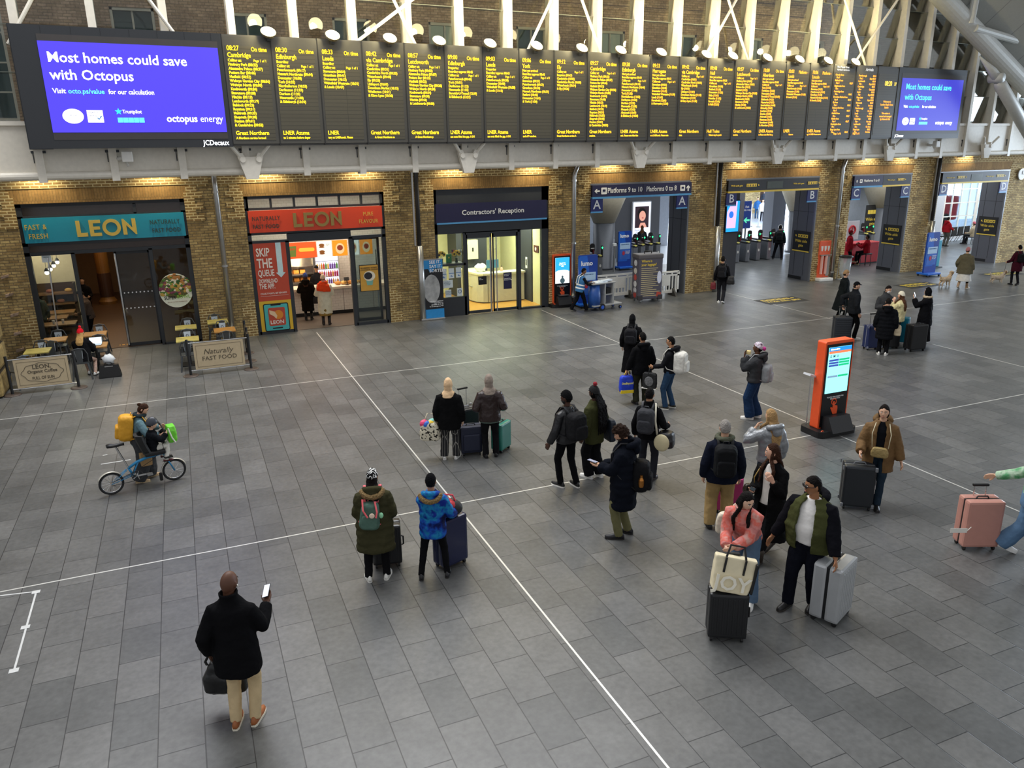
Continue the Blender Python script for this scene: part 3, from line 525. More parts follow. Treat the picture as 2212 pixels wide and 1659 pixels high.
# ================================================================ HALL BEHIND OPENINGS A-D
def X(px, py, x):
    d = ray(px, py); return CAMLOC+d*((x-CAMLOC.x)/d.x)
HALLW = mt('#7f838a', .5, .05, var=.05)
struct(B().box(13.1, .5, 0, 13.3, 40, 4.8), 'wall_hall_left', HALLW); struct(B().box(13, 40, 0, 90, 40.3, 6), 'wall_hall_far', brickmat('hall_brick', '#6d5140', '#5a4234', '#4a3c34', .23, .076, .01))
struct(B().box(13, .5, 4.62, 38.3, 41, 4.8), 'ceiling_hall', mt('#c9cbcd', .7)); struct(B().box(38.3, .5, 4.62, 90, 8.3, 4.8), 'ceiling_waiting', mt('#c9cbcd', .7))
light('AREA', 'outdoor_daylight', (50, 13, 14), 2600, (.8, .9, 1), 12, (49, 14, 0))
for x, y, e_, s in ((20, 5, 150, 6), (29, 6, 190, 7), (32, 20, 2600, 12), (36, 4, 190, 6), (44, 4.5, 300, 6), (20, 14, 200, 8)): light('AREA', 'hall_light', (x, y, 4.55), e_, (.9, .95, 1), s, (x, y, 0))
PANEL = mt('#5f6167', .38, .15, var=.04); SEAM = mt('#2c2d30', .6); CONC = mt('#b5ab94', .75, var=.12)
for (a, c), nm in zip(OPEN[3:], 'ABCD'):
    struct(B().box(c-.01, .03, 0, c+.3, 1.3, 4.4), 'wall_jamb', PANEL); struct(B().box(c-.015, .5, 0, c+.1, 1.31, .14), 'recess_dark_jamb', BLK)  # black box: the dark of the jamb's foot recess put into its colour
    b = B()
    for z in (2.95,): b.box(c-.016, .03, z, c-.008, 1.3, z+.015)
    for y in (.42, 1.0): b.box(c-.016, y, .2, c-.008, y+.014, 4.4)
    struct(b, 'trim_%d' % (n_+1), SEAM); n_ += 1
    struct(B().box(a-.3, .03, 0, a+.01, 1.3, 4.4), 'wall_jamb', PANEL)
    b = B().box(a-.02, -.03, 4.38, c+.02, .1, 4.46).box(c-.05, -.03, 0, c+.01, .05, 4.4); struct(b, 'trim_%d' % (n_+1), mt('#77797d', .35, .5)); n_ += 1
def train(par, x, z, s, m, m2):
    B().prism([(x+a, z+c) for a, c in rnd_rect(s, s, s*.12)], -.012, -.004).build('symbol', m, par); B().prism([(x+a, z+s*.05+c) for a, c in rnd_rect(s*.5, s*.34, s*.08)], -.016, -.012).build('train_mark', m2, par)
def hdr(x0, x1, label, mat_, edge, z0=3.98, z1=4.4):
    t = sign(label, x0, z0, x1, z1, mat_, y=-.14, d=.12, name='overhead_sign'); w = (x1-x0)/2; h = (z1-z0)/2
    B().box(-w, -.012, -h-.07, w, .12, -h).build('edge_strip', edge, t); return t, w, h
BSIGN = mt('#232327', .5)
def aisle(t, x, z, s, fwd=1):
    txt('lettering', 'Wide aisle gate', .12*s, (x, -.006, z+.045*s), YEL, t, bold=.015, sx=.95)
    xx = x+.95*s
    for k in range(4):
        B().box(xx+.16*s*k, -.012, z-.07*s, xx+.15*s+.16*s*k, -.004, z+.08*s).build('symbol', YEL, t)
        B().prism(ell(xx+.075*s+.16*s*k, z+.03*s, .02*s, .02*s, 8), -.016, -.012).box(xx+.05*s+.16*s*k, -.016, z-.05*s, xx+.1*s+.16*s*k, -.012, z+.005).build('pictogram', BSIGN, t)
    B().prism(arrow(xx+.75*s, z, .13*s, -45 if fwd else 45), -.01, -.004).build('arrow', YEL, t)
(a, c) = OPEN[3]
t, w, h = hdr(a, c, 'navy overhead sign to platforms 9 to 10 and 0 to 8 above entrance A', NAVY, CYANL)
txt('lettering', 'Platforms 9 to 10', .26, (-1.55, -.006, .1), WTXT, t, bold=.012, sx=.82); txt('lettering', 'Platforms 0 to 8', .26, (.13, -.006, .1), WTXT, t, bold=.012, sx=.8)
B().prism(arrow(-2.0, 0, .24, 180), -.01, 0).build('arrow', WTXT, t); B().prism(arrow(2.03, 0, .24, 90), -.01, 0).build('arrow', WTXT, t)
train(t, -1.7, 0, .24, WTXT, NAVY); train(t, 1.77, 0, .22, WTXT, NAVY); B().box(-.005, -.004, -h, .005, 0, h).build('joint', BLK, t)
(a, c) = OPEN[4]
t, w, h = hdr(a, c-.1, 'black and yellow wide aisle gate sign above entrance B', BSIGN, YEL); aisle(t, -2.2, 0, .8); aisle(t, .95, 0, .8); B().box(-.4, -.008, -.15, .4, 0, .13).build('screen', mt('#5a625f', .2), t)
(a, c) = OPEN[5]
t, w, h = hdr(a, a+1.65, 'short navy sign to platforms 0 to 8 over the left half of entrance C', NAVY, CYANL); txt('lettering', 'Platforms 0 to 8', .15, (-.28, -.006, .06), WTXT, t, bold=.015, sx=.9); B().prism(arrow(-.68, 0, .13, 90), -.01, 0).build('arrow', WTXT, t); train(t, -.45, 0, .15, WTXT, NAVY)
t, w, h = hdr(a+1.66, c-.2, 'short black wide aisle gate sign over the right half of entrance C', BSIGN, YEL); aisle(t, -.55, 0, .62)
(a, c) = OPEN[6]
t, w, h = hdr(a, c-.2, 'black and yellow wide aisle gate sign above entrance D', BSIGN, YEL); aisle(t, -1.95, 0, .75); aisle(t, .65, 0, .75); B().box(-.35, -.008, -.14, .4, 0, .12).build('screen', mt('#5a625f', .2), t)
for (a, c), L in zip(OPEN[3:], 'ABCD'):
    for x, sd in ((a+.22, 'left'), (c-.38, 'right')):
        t = thing('letter_sign', 'navy letter %s board hanging at the %s side of that entrance' % (L, sd), 'sign', (x, -.1, 3.67), 0, 'entrance letter boards')
        B().box(-.25, 0, -.24, .25, .05, .26).build('panel', mt('#20296b', .4), t); B().box(-.25, -.006, -.27, .25, .05, -.215).build('blue_edge', CYANL, t); txt('lettering', L, .46, (0, -.004, .19), WTXT, t, 'CENTER', .01)
TX_ = M.Rotation(R_(-90), 3, 'Z')
for i, (px0, py0, px1, py1) in ((4, (1710, 497, 1735, 540)), (5, (1895, 484, 1923, 523)), (6, (2105, 468, 2132, 503))):
    c = OPEN[i][1]; p = X((px0+px1)/2, (py0+py1)/2, c)
    t = thing('wide_aisle_notice', 'black and yellow wide aisle gate notice on the grey jamb of entrance %s' % 'BCD'[i-4], 'sign', (c-.012, .66, p.z), R_(-90), 'jamb notices')
    B().box(-.5, -.02, -.44, .5, .0, .42).build('panel', BLK, t); B().box(-.5, -.03, -.47, .5, 0, -.42).build('yellow_edge', YEL, t); txt('lettering', 'Wide aisle\ngate', .17, (0, -.026, .05), YEL, t, 'CENTER', .012, ls=1.1)
    for k in range(4): B().box(-.2+.15*k, -.028, .14, -.07+.15*k, -.02, .28).build('symbol', YEL, t); B().prism(ell(-.135+.15*k, .21, .03, .04, 8), -.032, -.028).build('pictogram', BLK, t)
    B().prism(arrow(-.33, .21, .13, 135), -.028, -.02).build('arrow', YEL, t)
# cone-topped columns and grey walls inside
def column(x, y, r=.5, lab=''):
    b = B(); b.lathe([(r+.04, 0), (r+.04, .1), (r, .12), (r, 2.25)], (x, y, 0), 24); o = struct(b, 'column_%s' % lab, mt('#54565b', .35, .2), smooth=True)
    struct(B().lathe([(r+.01, 2.25), (r+1.0, 4.62)], (x, y, 0), 24), 'capital', CONC, o, smooth=True)
column(18.9, 7.5, .52, 'hall_a'); column(31.4, 8.0, .5, 'hall_b'); column(36.7, 7.4, .45, 'hall_c'); struct(B().box(14, 14, 0, 27, 14.3, 4.7), 'wall_hall_back', mt('#b4bac4', .5)); struct(B().box(44.5, 30, 0, 47.3, 31, 5), 'wall_hall_brick', BRICK); struct(B().box(21.6, 2.35, 0, 22.8, 3.0, 4.6), 'wall_hall_pier', PANEL)
struct(B().box(20.9, 10.5, 0, 24.05, 11, 4.7), 'wall_hall_screen', mt('#686a70', .4, .1, var=.03))
struct(B().box(27.3, 8.8, 0, 28.35, 9.5, 4.7), 'wall_hall_pillar_b', mt('#66666c', .4, .1)); struct(B().box(32.25, 11, 0, 33.2, 11.8, 4.7), 'wall_hall_pillar_c', PANEL); struct(B().box(35.2, 8.5, 0, 38.9, 9.2, 4.7), 'wall_hall_pale', mt('#aeb4bc', .5))
p, q = W(1370.5, 437.6, 10.36), W(1401.5, 509, 10.36)
t = thing('advertising_screen', 'lit portrait poster screen on the grey wall inside entrance A', 'screen', ((p.x+q.x)/2, 10.36, (p.z+q.z)/2)); w, h = abs(q.x-p.x)/2+.05, abs(p.z-q.z)/2
B().prism(rnd_rect(2*w+.1, 2*h+.1, .05), .0, .1).build('case', mt('#d8dce2', .4), t); B().box(-w, -.012, -h, w, 0, h).build('screen', mt('#dfe6f5', .5, e=1.1), t)
B().box(-w*.8, -.02, -h*.5, w*.8, -.012, h*.76).build('photograph', mt('#3a2a34', .5, e=.5), t); B().prism(ell(w*.05, h*.2, w*.38, h*.3), -.026, -.02).prism([(-w*.35, -h*.5), (w*.6, -h*.5), (w*.35, -h*.2), (-w*.15, -h*.2)], -.026, -.02).build('portrait_face', mt('#d89a88', .5, e=.8), t); B().prism(ell(-w*.02, h*.34, w*.5, h*.34), -.023, -.02).build('portrait_hair', mt('#2a1d22', .5, e=.1), t); B().prism(ell(w*.08, h*.08, w*.1, h*.03), -.03, -.026).build('portrait_lips', mt('#c23a3a', .5, e=.5), t)
txt('lettering', 'Portrait\nof Britain', .15, (-w*.8, -.02, -h*.58), mt('#4a74b8', .5, e=.3), t, bold=.01)
p = W(1574, 468, 2.2); t = thing('advertising_screen', 'lit pink and blue screen just inside the left of entrance B', 'screen', (p.x+.22, 2.2, p.z)); B().prism(rnd_rect(.72, 1.42, .05), 0, .14).build('case', mt('#2a2c30', .4), t); B().box(-.33, -.012, -.66, .33, 0, .66).build('screen', mt('#1f8fe8', .5, e=1.2), t); B().prism([(-.32, -.5), (.16, -.5), (.2, .64), (-.06, .64), (-.32, .2)], -.02, -.012).build('pink_field', mt('#c9a4f0', .5, e=1.2), t); B().prism(ell(-.1, .08, .12, .15), -.026, -.02).build('logo', mt('#2a6ae0', .5, e=1), t)
p = W(1613, 464, 9.5); t = thing('exit_sign', 'blue exit this way sign with green arrow behind the gates of entrance B', 'sign', (p.x, 9.5, p.z)); B().box(-.3, 0, -.75, .3, .05, .75).build('panel', mt('#24418f', .4), t); txt('lettering', 'Exit\nthis way', .17, (0, -.006, .5), WTXT, t, 'CENTER', .01); B().cyl((0, .03, -p.z), (0, .03, -.7), .05, 10).build('post', STEEL, t); B().prism(arrow(0, -.3, .45, 180), -.01, 0).build('arrow', mt('#5ad0a8', .4, e=.8), t)
for k, (px, py) in enumerate(((1620, 489), (1638, 491), (1655, 494))):
    f = F(px, py); t = thing('queue_post', 'grey queue post on the pale floor inside entrance B, %s from the blue sign' % ['first', 'second', 'third'][k], 'post', (f.x, f.y, 0), 0, 'queue posts'); B().cyl((0, 0, 0), (0, 0, 1.6), .07, 10).build('pole', STEEL, t); B().cyl((0, 0, 0), (0, 0, .03), .17, 14).build('base', DARKF, t)
p = F(1574, 581); t = thing('reader_post', 'steel ticket reader post left of the entrance B gates', 'post', (p.x, p.y, 0)); B().cyl((0, 0, 0), (0, 0, 1.2), .05, 10).build('pole', STEEL, t); B().sph((0, 0, 1.27), .12, 12, 8).build('head', mt('#e6e6e0', .4), t)
p = F(1326, 587); t = thing('reader_post', 'steel reader post between the blue sign and column in entrance A', 'post', (p.x, p.y, 0)); B().cyl((0, 0, 0), (0, 0, 1.25), .05, 10).build('pole', STEEL, t); B().box(-.09, -.06, 1.22, .09, .08, 1.36, bev=.02).build('head', mt('#e6e6e0', .4), t)
GREEN = mt('#2ae07a', .5, e=2.5)
def gate_proto():
    t = thing('ticket_gate', 'steel ticket gate', 'ticket gate')
    B().box(-.13, 0, .02, .13, 1.7, .96, bev=.04).build('cabinet', mt('#8f9297', .3, .6), t); B().box(-.14, -.02, .93, .14, 1.72, 1.02, bev=.03).build('top', mt('#1d1e20', .35), t); B().box(-.07, -.03, .98, .07, .15, 1.05, bev=.02).build('reader', mt('#e6d870', .4), t)
    B().prism([(x+.0, z+1.28) for x, z in rnd_rect(.24, .42, .11)], .75, .82).build('paddle', mt('#161618', .4), t); B().box(-.09, .735, 1.25, .09, .75, 1.28).build('paddle_stripe', WHITE, t); B().box(-.02, .62, 1.0, .02, .74, 1.2).build('red_strip', mt('#7d2226', .5), t)
    B().box(.22, .3, .95, .3, .36, 1.42).build('display_post', BLK, t); B().prism(arrow(.26, 1.33, .11, 90), .28, .3).build('green_light', GREEN, t); B().prism(ell(0, .55, .05, .07, 10), -.012, 0).build('sensor', WHITE, t)
    return t
gp = gate_proto(); first = True
for lab, pts in (('A', ((1296, 600), (1372, 575), (1388, 572), (1405, 570), (1421, 568))), ('B', ((1592, 568), (1614, 566), (1637, 563), (1660, 561), (1688, 558))), ('C', ((1868, 545), (1882, 543)))):
    for k, (px, py) in enumerate(pts):
        f = F(px, py); l_ = 'ticket gate in entrance %s, %s from the left' % (lab, ['first', 'second', 'third', 'fourth', 'fifth'][k])
        if first: gp.location = (f.x, f.y, 0); gp['label'] = l_; gp['group'] = 'ticket gates'; first = False
        else: dup(gp, (f.x, f.y, 0), label=l_)
# entrance C red desk, entrance D waiting area
f = F(1862, 570); t = thing('information_desk', 'bright red information desk inside entrance C', 'desk', (f.x, f.y, 0)); RED = mt('#c8202c', .4)
B().box(-.9, 0, .05, 1.0, .7, 1.0, bev=.03).build('body', RED, t); B().box(-.95, -.06, 1.0, 1.05, .76, 1.05).build('top', mt('#d83a44', .3), t); B().box(-.9, .02, 0, 1.0, .68, .06).build('plinth', BLK, t)
p = W(1835, 497, 4.6); t = thing('notice_board', 'white notice with red ring behind the red desk', 'sign', (p.x+.2, 4.6, p.z)); B().box(-.35, 0, -.5, .45, .05, .45).build('board', mt('#dadde0', .5), t); b = B(); b.torus((-.02, -.01, 0), .2, .05, 20, 6, T=M.Rotation(R_(90), 3, 'X')); b.box(-.05, -.02, -.12, .01, 0, .12); b.build('red_ring', RED, t); B().cyl((0, .03, -1.9), (0, .03, -.5), .04, 8).build('post', STEEL, t)
p = W(1882, 470, 7.2); t = thing('wide_aisle_notice', 'black and yellow wide aisle gate notice deep inside entrance C', 'sign', (p.x+.1, 7.2, p.z)); B().box(-.55, 0, -.75, .55, .03, .7).build('panel', BLK, t); B().box(-.55, -.01, -.8, .55, .03, -.75).build('yellow_edge', YEL, t); txt('lettering', 'Wide aisle\ngate', .24, (0, -.006, 0), YEL, t, 'CENTER', .01)
for k in range(4): B().box(-.4+.2*k, -.01, .2, -.22+.2*k, 0, .42).build('symbol', YEL, t)
# daylight window wall behind D
yw = 8.0
p, q = W(2048, 385, yw), W(2125, 488, yw); wx0, wx1, wz0, wz1 = p.x, q.x, q.z-.1, 4.62
b = B().box(38.2, yw, 0, wx0, yw+.3, 4.7).box(wx0, yw, 0, wx1+2, yw+.3, wz0).box(wx1+2, yw, 0, 75, yw+.3, 4.7); struct(b, 'wall_waiting', mt('#c2c6cc', .6))
b = B()
for k in range(9): x = wx0+(wx1+2-wx0)*k/8; b.box(x-(.03 if k % 4 else .12), yw+.02, wz0, x+(.03 if k % 4 else .12), yw+.1, wz1)
for k in range(6): z = wz0+(wz1-wz0)*k/5; b.box(wx0, yw+.03, z-.03, wx1+2, yw+.09, z+.03)
w_ = struct(b, 'window_60', WHITE); pane(w_, wx0, wz0, wx1+2, wz1, yw+.05)
struct(B().box(wx0-4, yw+9, -1, wx1+22, yw+9.1, 12), 'sky_beyond_window', mt('#c4dcff', .5, e=4.5))
t = thing('bus', 'red vehicle side seen through the window of entrance D', 'vehicle', (wx0+4.4, yw+5, 0)); B().box(-1.8, 0, .5, 3.4, 2, 3.6, bev=.15).build('body', mt('#d8303a', .4), t); B().box(-1.5, -.03, 3.0, 3.2, 0, 3.5).build('window_band', mt('#7a90b0', .2), t); B().cyl((-.8, -.02, .5), (-.8, .3, .5), .5, 16).build('wheel', BLK, t); B().cyl((2.2, -.02, .5), (2.2, .3, .5), .5, 16).build('wheel', BLK, t)
t = thing('street_sign', 'blue totem sign outside the window of entrance D', 'sign', (wx0+2.3, yw+3, 0)); B().box(-.55, 0, .3, .55, .2, 3.0, bev=.05).build('panel', mt('#2a58b8', .4), t); B().box(.1, -.02, 2.2, .45, 0, 2.6).box(.1, -.02, 1.6, .45, 0, 2.0).build('white_panel', mt('#e8f0ff', .4), t); B().box(-.1, .05, 0, .1, .15, .35).build('post', STEEL, t)
sp = None
for k in range(4):
    f = F(2043+13.5*k, 527-1.5*k)
    if sp is None:
        sp = thing('waiting_seat', 'black seat', 'seat', (f.x, f.y, 0), R_(8), 'row of black seats'); B().box(-.25, -.02, .4, .25, .45, .46, bev=.02).build('seat', BLK, sp); B().box(-.25, -.06, .46, .25, 0, .95, bev=.02).build('backrest', BLK, sp); B().tube([(-.2, .4, .02), (-.2, .2, .4)], .02, 6).tube([(.2, .4, .02), (.2, .2, .4)], .02, 6).build('leg', STEEL, sp); B().box(-.3, 0, .55, -.26, .4, .6).build('armrest', STEEL, sp); s_ = sp
    else: s_ = dup(sp, (f.x, f.y, 0))
    s_['label'] = '%s black waiting seat from the left inside entrance D' % ['first', 'second', 'third', 'fourth'][k]
# ================================================================ DEPARTURE BOARD
BO = -.5
CASE = mt('#4a4844', .5, .1, var=.05); DISP = brickmat('led_panel', '#4d493c', '#4a4639', '#35322a', 9, .0985, .006, var=.04, r=.35, bumpd=.1, off=0)
board = gplace(tag(bpy.data.objects.new('departure_board', None), 'long dark departure board of yellow train times across the girder', 'departure board')); COL.objects.link(board)
U0, PW, Z0, Z1 = -30.13, 1.216, 5.9, 8.61
B().box(U0, BO+.04, Z0, U0+PW*21, BO+.42, Z1).build('housing', CASE, board)
FP = 'Finsbury Park,Alexandra Palace,Potters Bar,Hatfield,Welwyn Garden City,Welwyn North,Knebworth,Stevenage,Hitchin,Letchworth,Baldock,Royston,Meldreth,Shepreth,Foxton,& Cambridge'.split(',')
FT = [32, 37, 46, 52, 56, 60, 64, 68, 73, 79, 83, 91, 95, 98, 101, 112]
def tl(h, lst, ts): return ['%s (%02d:%02d)' % (n, h+t//60, t % 60) for n, t in zip(lst, ts)]
CA = 'Calling at:'; NY = ['Not yet arrived']
def BA(t): return ['Boarding approx %s' % t]
EDI = 'Peterborough,Newark Northgate,Doncaster,York,Northallerton,Darlington,Durham,Newcastle,& Edinburgh'.split(','); KL = 'Cambridge,Cambridge North,Waterbeach,Ely,Littleport,Downham Market,Watlington,& Kings Lynn'.split(',')
LET = FP[:9]+['& Letchworth']; LNA = 'LNER Azuma'; GN_ = 'Great Northern'
PANELS = [
 ('08:27', 'On time', 'Cambridge', [], tl(8, FP, FT), GN_, 'A Northern service formed'),
 ('08:30', 'On time', 'Edinburgh', ['Boarding'], tl(9, EDI, [17, 44, 68, 92, 113, 127, 145, 160, 250]), LNA, 'to 5 minutes before depar'),
 ('08:33', 'On time', 'Leeds', ['Boarding'], tl(8, 'Stevenage,Grantham,Doncaster,Wakefield Westgate,& Leeds'.split(','), [54, 101, 133, 151, 167]), 'LNER', 'tary at LNERcouk. Please'),
 ('08:42', 'On time', 'via Cambridge', [], tl(9, KL, [31, 35, 44, 53, 61, 75, 81, 96]), GN_, '      A Great Northern se'),
 ('08:57', 'On time', 'Letchworth', [], tl(9, LET, [2, 7, 15, 22, 26, 30, 34, 38, 43, 50]), GN_, '      A Great Northern p'),
 ('09:00', 'On time', 'Edinburgh', ['Preparing']+BA('08:45'), tl(9, 'Peterborough,York,Darlington,Newcastle,Berwick-U-Tweed,& Edinburgh'.split(','), [46, 111, 142, 175, 219, 261]), LNA, 'ase note Mind the gap. A LN'),
 ('09:03', 'On time', 'Leeds', ['Preparing']+BA('08:43'), tl(9, 'Peterborough,Doncaster,Wakefield Westgate,& Leeds'.split(','), [50, 100, 118, 136]), LNA, 'ase note Mind the gap. A LN'),
 ('09:06', 'On time', 'York', NY+BA('08:46'), tl(9, 'Stevenage,Peterborough,Grantham,Newark Northgate,Retford,Doncaster,& York'.split(','), [27, 57, 78, 91, 106, 121, 150]), 'LNER', 'and of 9 coaches.'),
 ('09:12', 'On time', 'Ely', [], tl(9, 'Royston,Cambridge,Cambridge North,Waterbeach,& Ely'.split(','), [47, 62, 68, 74, 86]), GN_, 'Great Northern service A'),
 ('09:27', 'On time', 'Cambridge', [], tl(9, FP, FT), GN_, 'coaches.'),
 ('09:30', 'On time', 'Edinburgh', NY+BA('09:10'), tl(10, EDI[:8]+['Morpeth', 'Alnmouth', '& Edinburgh'], [16, 44, 68, 92, 112, 122, 142, 155, 172, 187, 240]), LNA, 'ouk. Please note Mind the'),
 ('09:33', 'On time', 'Harrogate', NY+BA('09:13'), tl(9, 'Stevenage,Grantham,Doncaster,Wakefield Westgate,Leeds,Horsforth,& Harrogate'.split(','), [54, 100, 133, 150, 167, 181, 200]), LNA, 'e at LNERcouk. Please note'),
 ('09:42', 'On time', 'via Cambridge', [], tl(10, KL, [31, 35, 44, 53, 61, 75, 81, 96]), GN_, 'class.'),
 ('09:48', 'On time', 'Hull', NY+BA('09:28'), tl(10, 'Grantham,Retford,Doncaster,Selby,Howden,Brough,& Hull'.split(','), [50, 70, 85, 101, 113, 125, 141]), 'Hull Trains', '     Tickets may be purch'),
 ('09:57', 'On time', 'Letchworth', [], tl(10, LET, [2, 7, 15, 22, 26, 30, 34, 38, 43, 50]), GN_, 'coaches.'),
 ('10:00', 'On time', 'Aberdeen', NY+BA('09:40'), tl(11, 'York,Darlington,Newcastle,Berwick-U-Tweed,Edinburgh,Haymarket,Inverkeithing,Kirkcaldy,Leuchars,Dundee,Arbroath,Montrose,Stonehaven,& Aberdeen'.split(','), [53, 82, 115, 157, 203, 211, 228, 245, 270, 285, 303, 318, 340, 361]), LNA, 'te Please note Mind the g'),
 ('10:03', 'Platform -', 'Leeds', NY+BA('09:43'), tl(10, 'Peterborough,Doncaster,Wakefield Westgate,& Leeds'.split(','), [50, 100, 118, 136]), 'LNER', '               Reserve'),
 ('10:06', 'Platform -', 'Lincoln', NY+BA('09:46'), tl(10, 'Stevenage,Peterborough,Grantham,Newark Northgate,& Lincoln'.split(','), [27, 57, 78, 91, 122]), LNA, 'ugh. A LNER Azuma servic'),
]
def led(k): 
    f = k/20; return mt('#%02x%02x%02x' % (255, int(214-62*f), int(24+16*f)), .5, e=1.75-.15*f)
for k in range(21):
    u = U0+PW*k; L = led(k); y = BO+.018
    p = B().box(u+.012, BO+.015, Z0+.05, u+PW-.012, BO+.05, Z1-.05).build('display_panel', mt('#45433d', .45), board)
    B().box(u+.07, BO+.008, Z0+.14, u+PW-.1, BO+.016, 8.34).build('led_field', DISP, p)
    B().box(u-.012, BO-.0, Z0, u+.012, BO+.05, Z1).build('divider', mt('#1c1c1c', .5), board)
    y = BO+.004
    if k < 18:
        tm, st, de, ex, st_, op, fo = PANELS[k]
        txt('time', tm, .165, (u+.1, y, 8.345), L, p, bold=.016, sx=.82); txt('status', st, .15, (u+PW-.12, y, 8.325), L, p, 'RIGHT', .016, sx=.78)
        txt('destination', de, .16, (u+.1, y, 8.18), L, p, bold=.016, sx=.82)
        rows = ex+[CA]+st_; txt('stops', '\n'.join(rows), .094, (u+.1, y, 8.03), L, p, bold=.03, ls=1.048, sx=.9)
        txt('page', 'Page 1 of 1', .086, (u+PW-.15, y, 8.03-.0985*len(ex)), L, p, 'RIGHT', .02, sx=.86)
        txt('operator', op, .15, (u+.1, y, 6.275), L, p, bold=.016, sx=.86); txt('ticker', fo, .082, (u+.1, y, 6.125), L, p, bold=.022, sx=.82)
    elif k == 18:
        txt('heading', 'Most Popular Great\nNorthern Service to:', .1, (u+.15, y-.004, 8.55), mt('#d8d8d8', .5, e=.8), p, bold=.012, sx=.8)
        names = 'Grimsby,Baldock,Biggleswade,Cambridge,Downham Market,Ely,Finsbury Park,Hatfield,Hitchin,Huntingdon,Kings Lynn'.split(',')
        txt('services', '\n'.join('%s from\n   Plat %s' % (n, '93--939-9--'[i]) for i, n in enumerate(names)), .092, (u+.1, y, 8.27), L, p, bold=.02, ls=1.07, sx=.86)
        txt('times', '\n'.join('\n%s' % s for s in ['', '08:27', '', '08:42', '08:42', '08:42', '08:27', '08:27', '08:27', '', '08:42']), .092, (u+PW-.14, y, 8.27), L, p, 'RIGHT', .02, ls=1.07, sx=.86); txt('page', 'Page 1 of 8', .1, (u+.3, y, 6.15), L, p, bold=.018, sx=.9)
    elif k == 19:
        txt('heading', 'Arrivals', .16, (u+.5, y-.004, 8.52), mt('#d8d8d8', .5, e=.8), p, bold=.006, sx=.85)
        names = 'Peterborough,Letchworth,Cambridge,Leeds,Kings Lynn,Newcastle,Peterborough,Leeds,Cambridge,Letchworth,Kings Lynn'.split(',')
        txt('services', '\n'.join('%s\n   Plat %s' % (n, '2----------'[i]) for i, n in enumerate(names)), .092, (u+.15, y, 8.27), L, p, bold=.02, ls=1.07, sx=.86)
        txt('times', '\n'.join(['08:14\nExpt 08:17', '08:19\nExpt 08:22', '08:21\nCancelled', '08:18\nExpt 08:22', '08:21\nExpt 08:28', '08:34\nOn time', '08:35\nOn time', '08:39\nOn time', '08:41\nOn time', '08:47\nOn time', '08:52\nOn time']), .092, (u+PW-.1, y, 8.27), L, p, 'RIGHT', .02, ls=1.07, sx=.86); txt('page', 'Page 1 of 1', .1, (u+.15, y, 6.15), L, p, bold=.018, sx=.9)
    else:
        txt('clock', '08:20', .26, (u+.45, y, 8.08), mt('#ffd24a', .5, e=1.3), p, bold=.014, sx=.72); txt('seconds', '27', .16, (u+1.0, y, 8.03), mt('#ffd24a', .5, e=1.3), p, bold=.014, sx=.75)
        txt('message', "Welcome to\nLondon King's Cross\nStation\n\nThis station is\nowned and managed\nby Network Rail", .1, (u+.7, y, 7.35), L, p, 'CENTER', .018, ls=1.1, sx=.86)
for u, e in ((-28.86, 8.7), (-27.14, 8.7), (-25.5, 8.7), (-24.0, 8.7), (-22.35, 8.7), (-20.75, 8.7), (-19.1, 8.7), (-17.6, 8.7), (-15.95, 8.7), (-14.0, 8.7), (-12.8, 8.7), (-11.15, 8.7), (-9.55, 8.7), (-8.05, 8.7), (-6.55, 8.7)):
    uu = U0+(u+30.05)*PW/1.25; p = G(uu, .62, 8.68)
    light('POINT', 'flood_glow', G(uu, .9, 8.8), 55, (1, .84, .45), .1)
    t = thing('floodlight', 'bright round floodlight on top of the departure board', 'floodlight', p, GRZ, 'floodlights along the departure board')
    T = M.Rotation(R_(44), 3, 'X')
    B().lathe([(.05, -.14), (.17, -.08), (.2, 0)], (0, 0, .02), 16, T).build('housing', mt('#55524a', .5), t); B().lathe([(.185, 0), (.15, .03), (.0001, .045)], (0, 0, .025), 16, T).build('lens', mt('#fff4c8', .4, e=4.5), t, True); B().box(-.04, .0, -.2, .04, .12, -.04).build('mount', DARKF, t)
    light('SPOT', 'flood_beam', G(uu, .62, 8.9), 150, (1, .83, .46), .2, G(uu, -.4, 13.0), cone=155, blend=.8)
for k, o in enumerate([o for o in COL.objects if o.name.startswith('floodlight')]): o['label'] = '%s bright floodlight from the left on top of the departure board' % ORD[k]
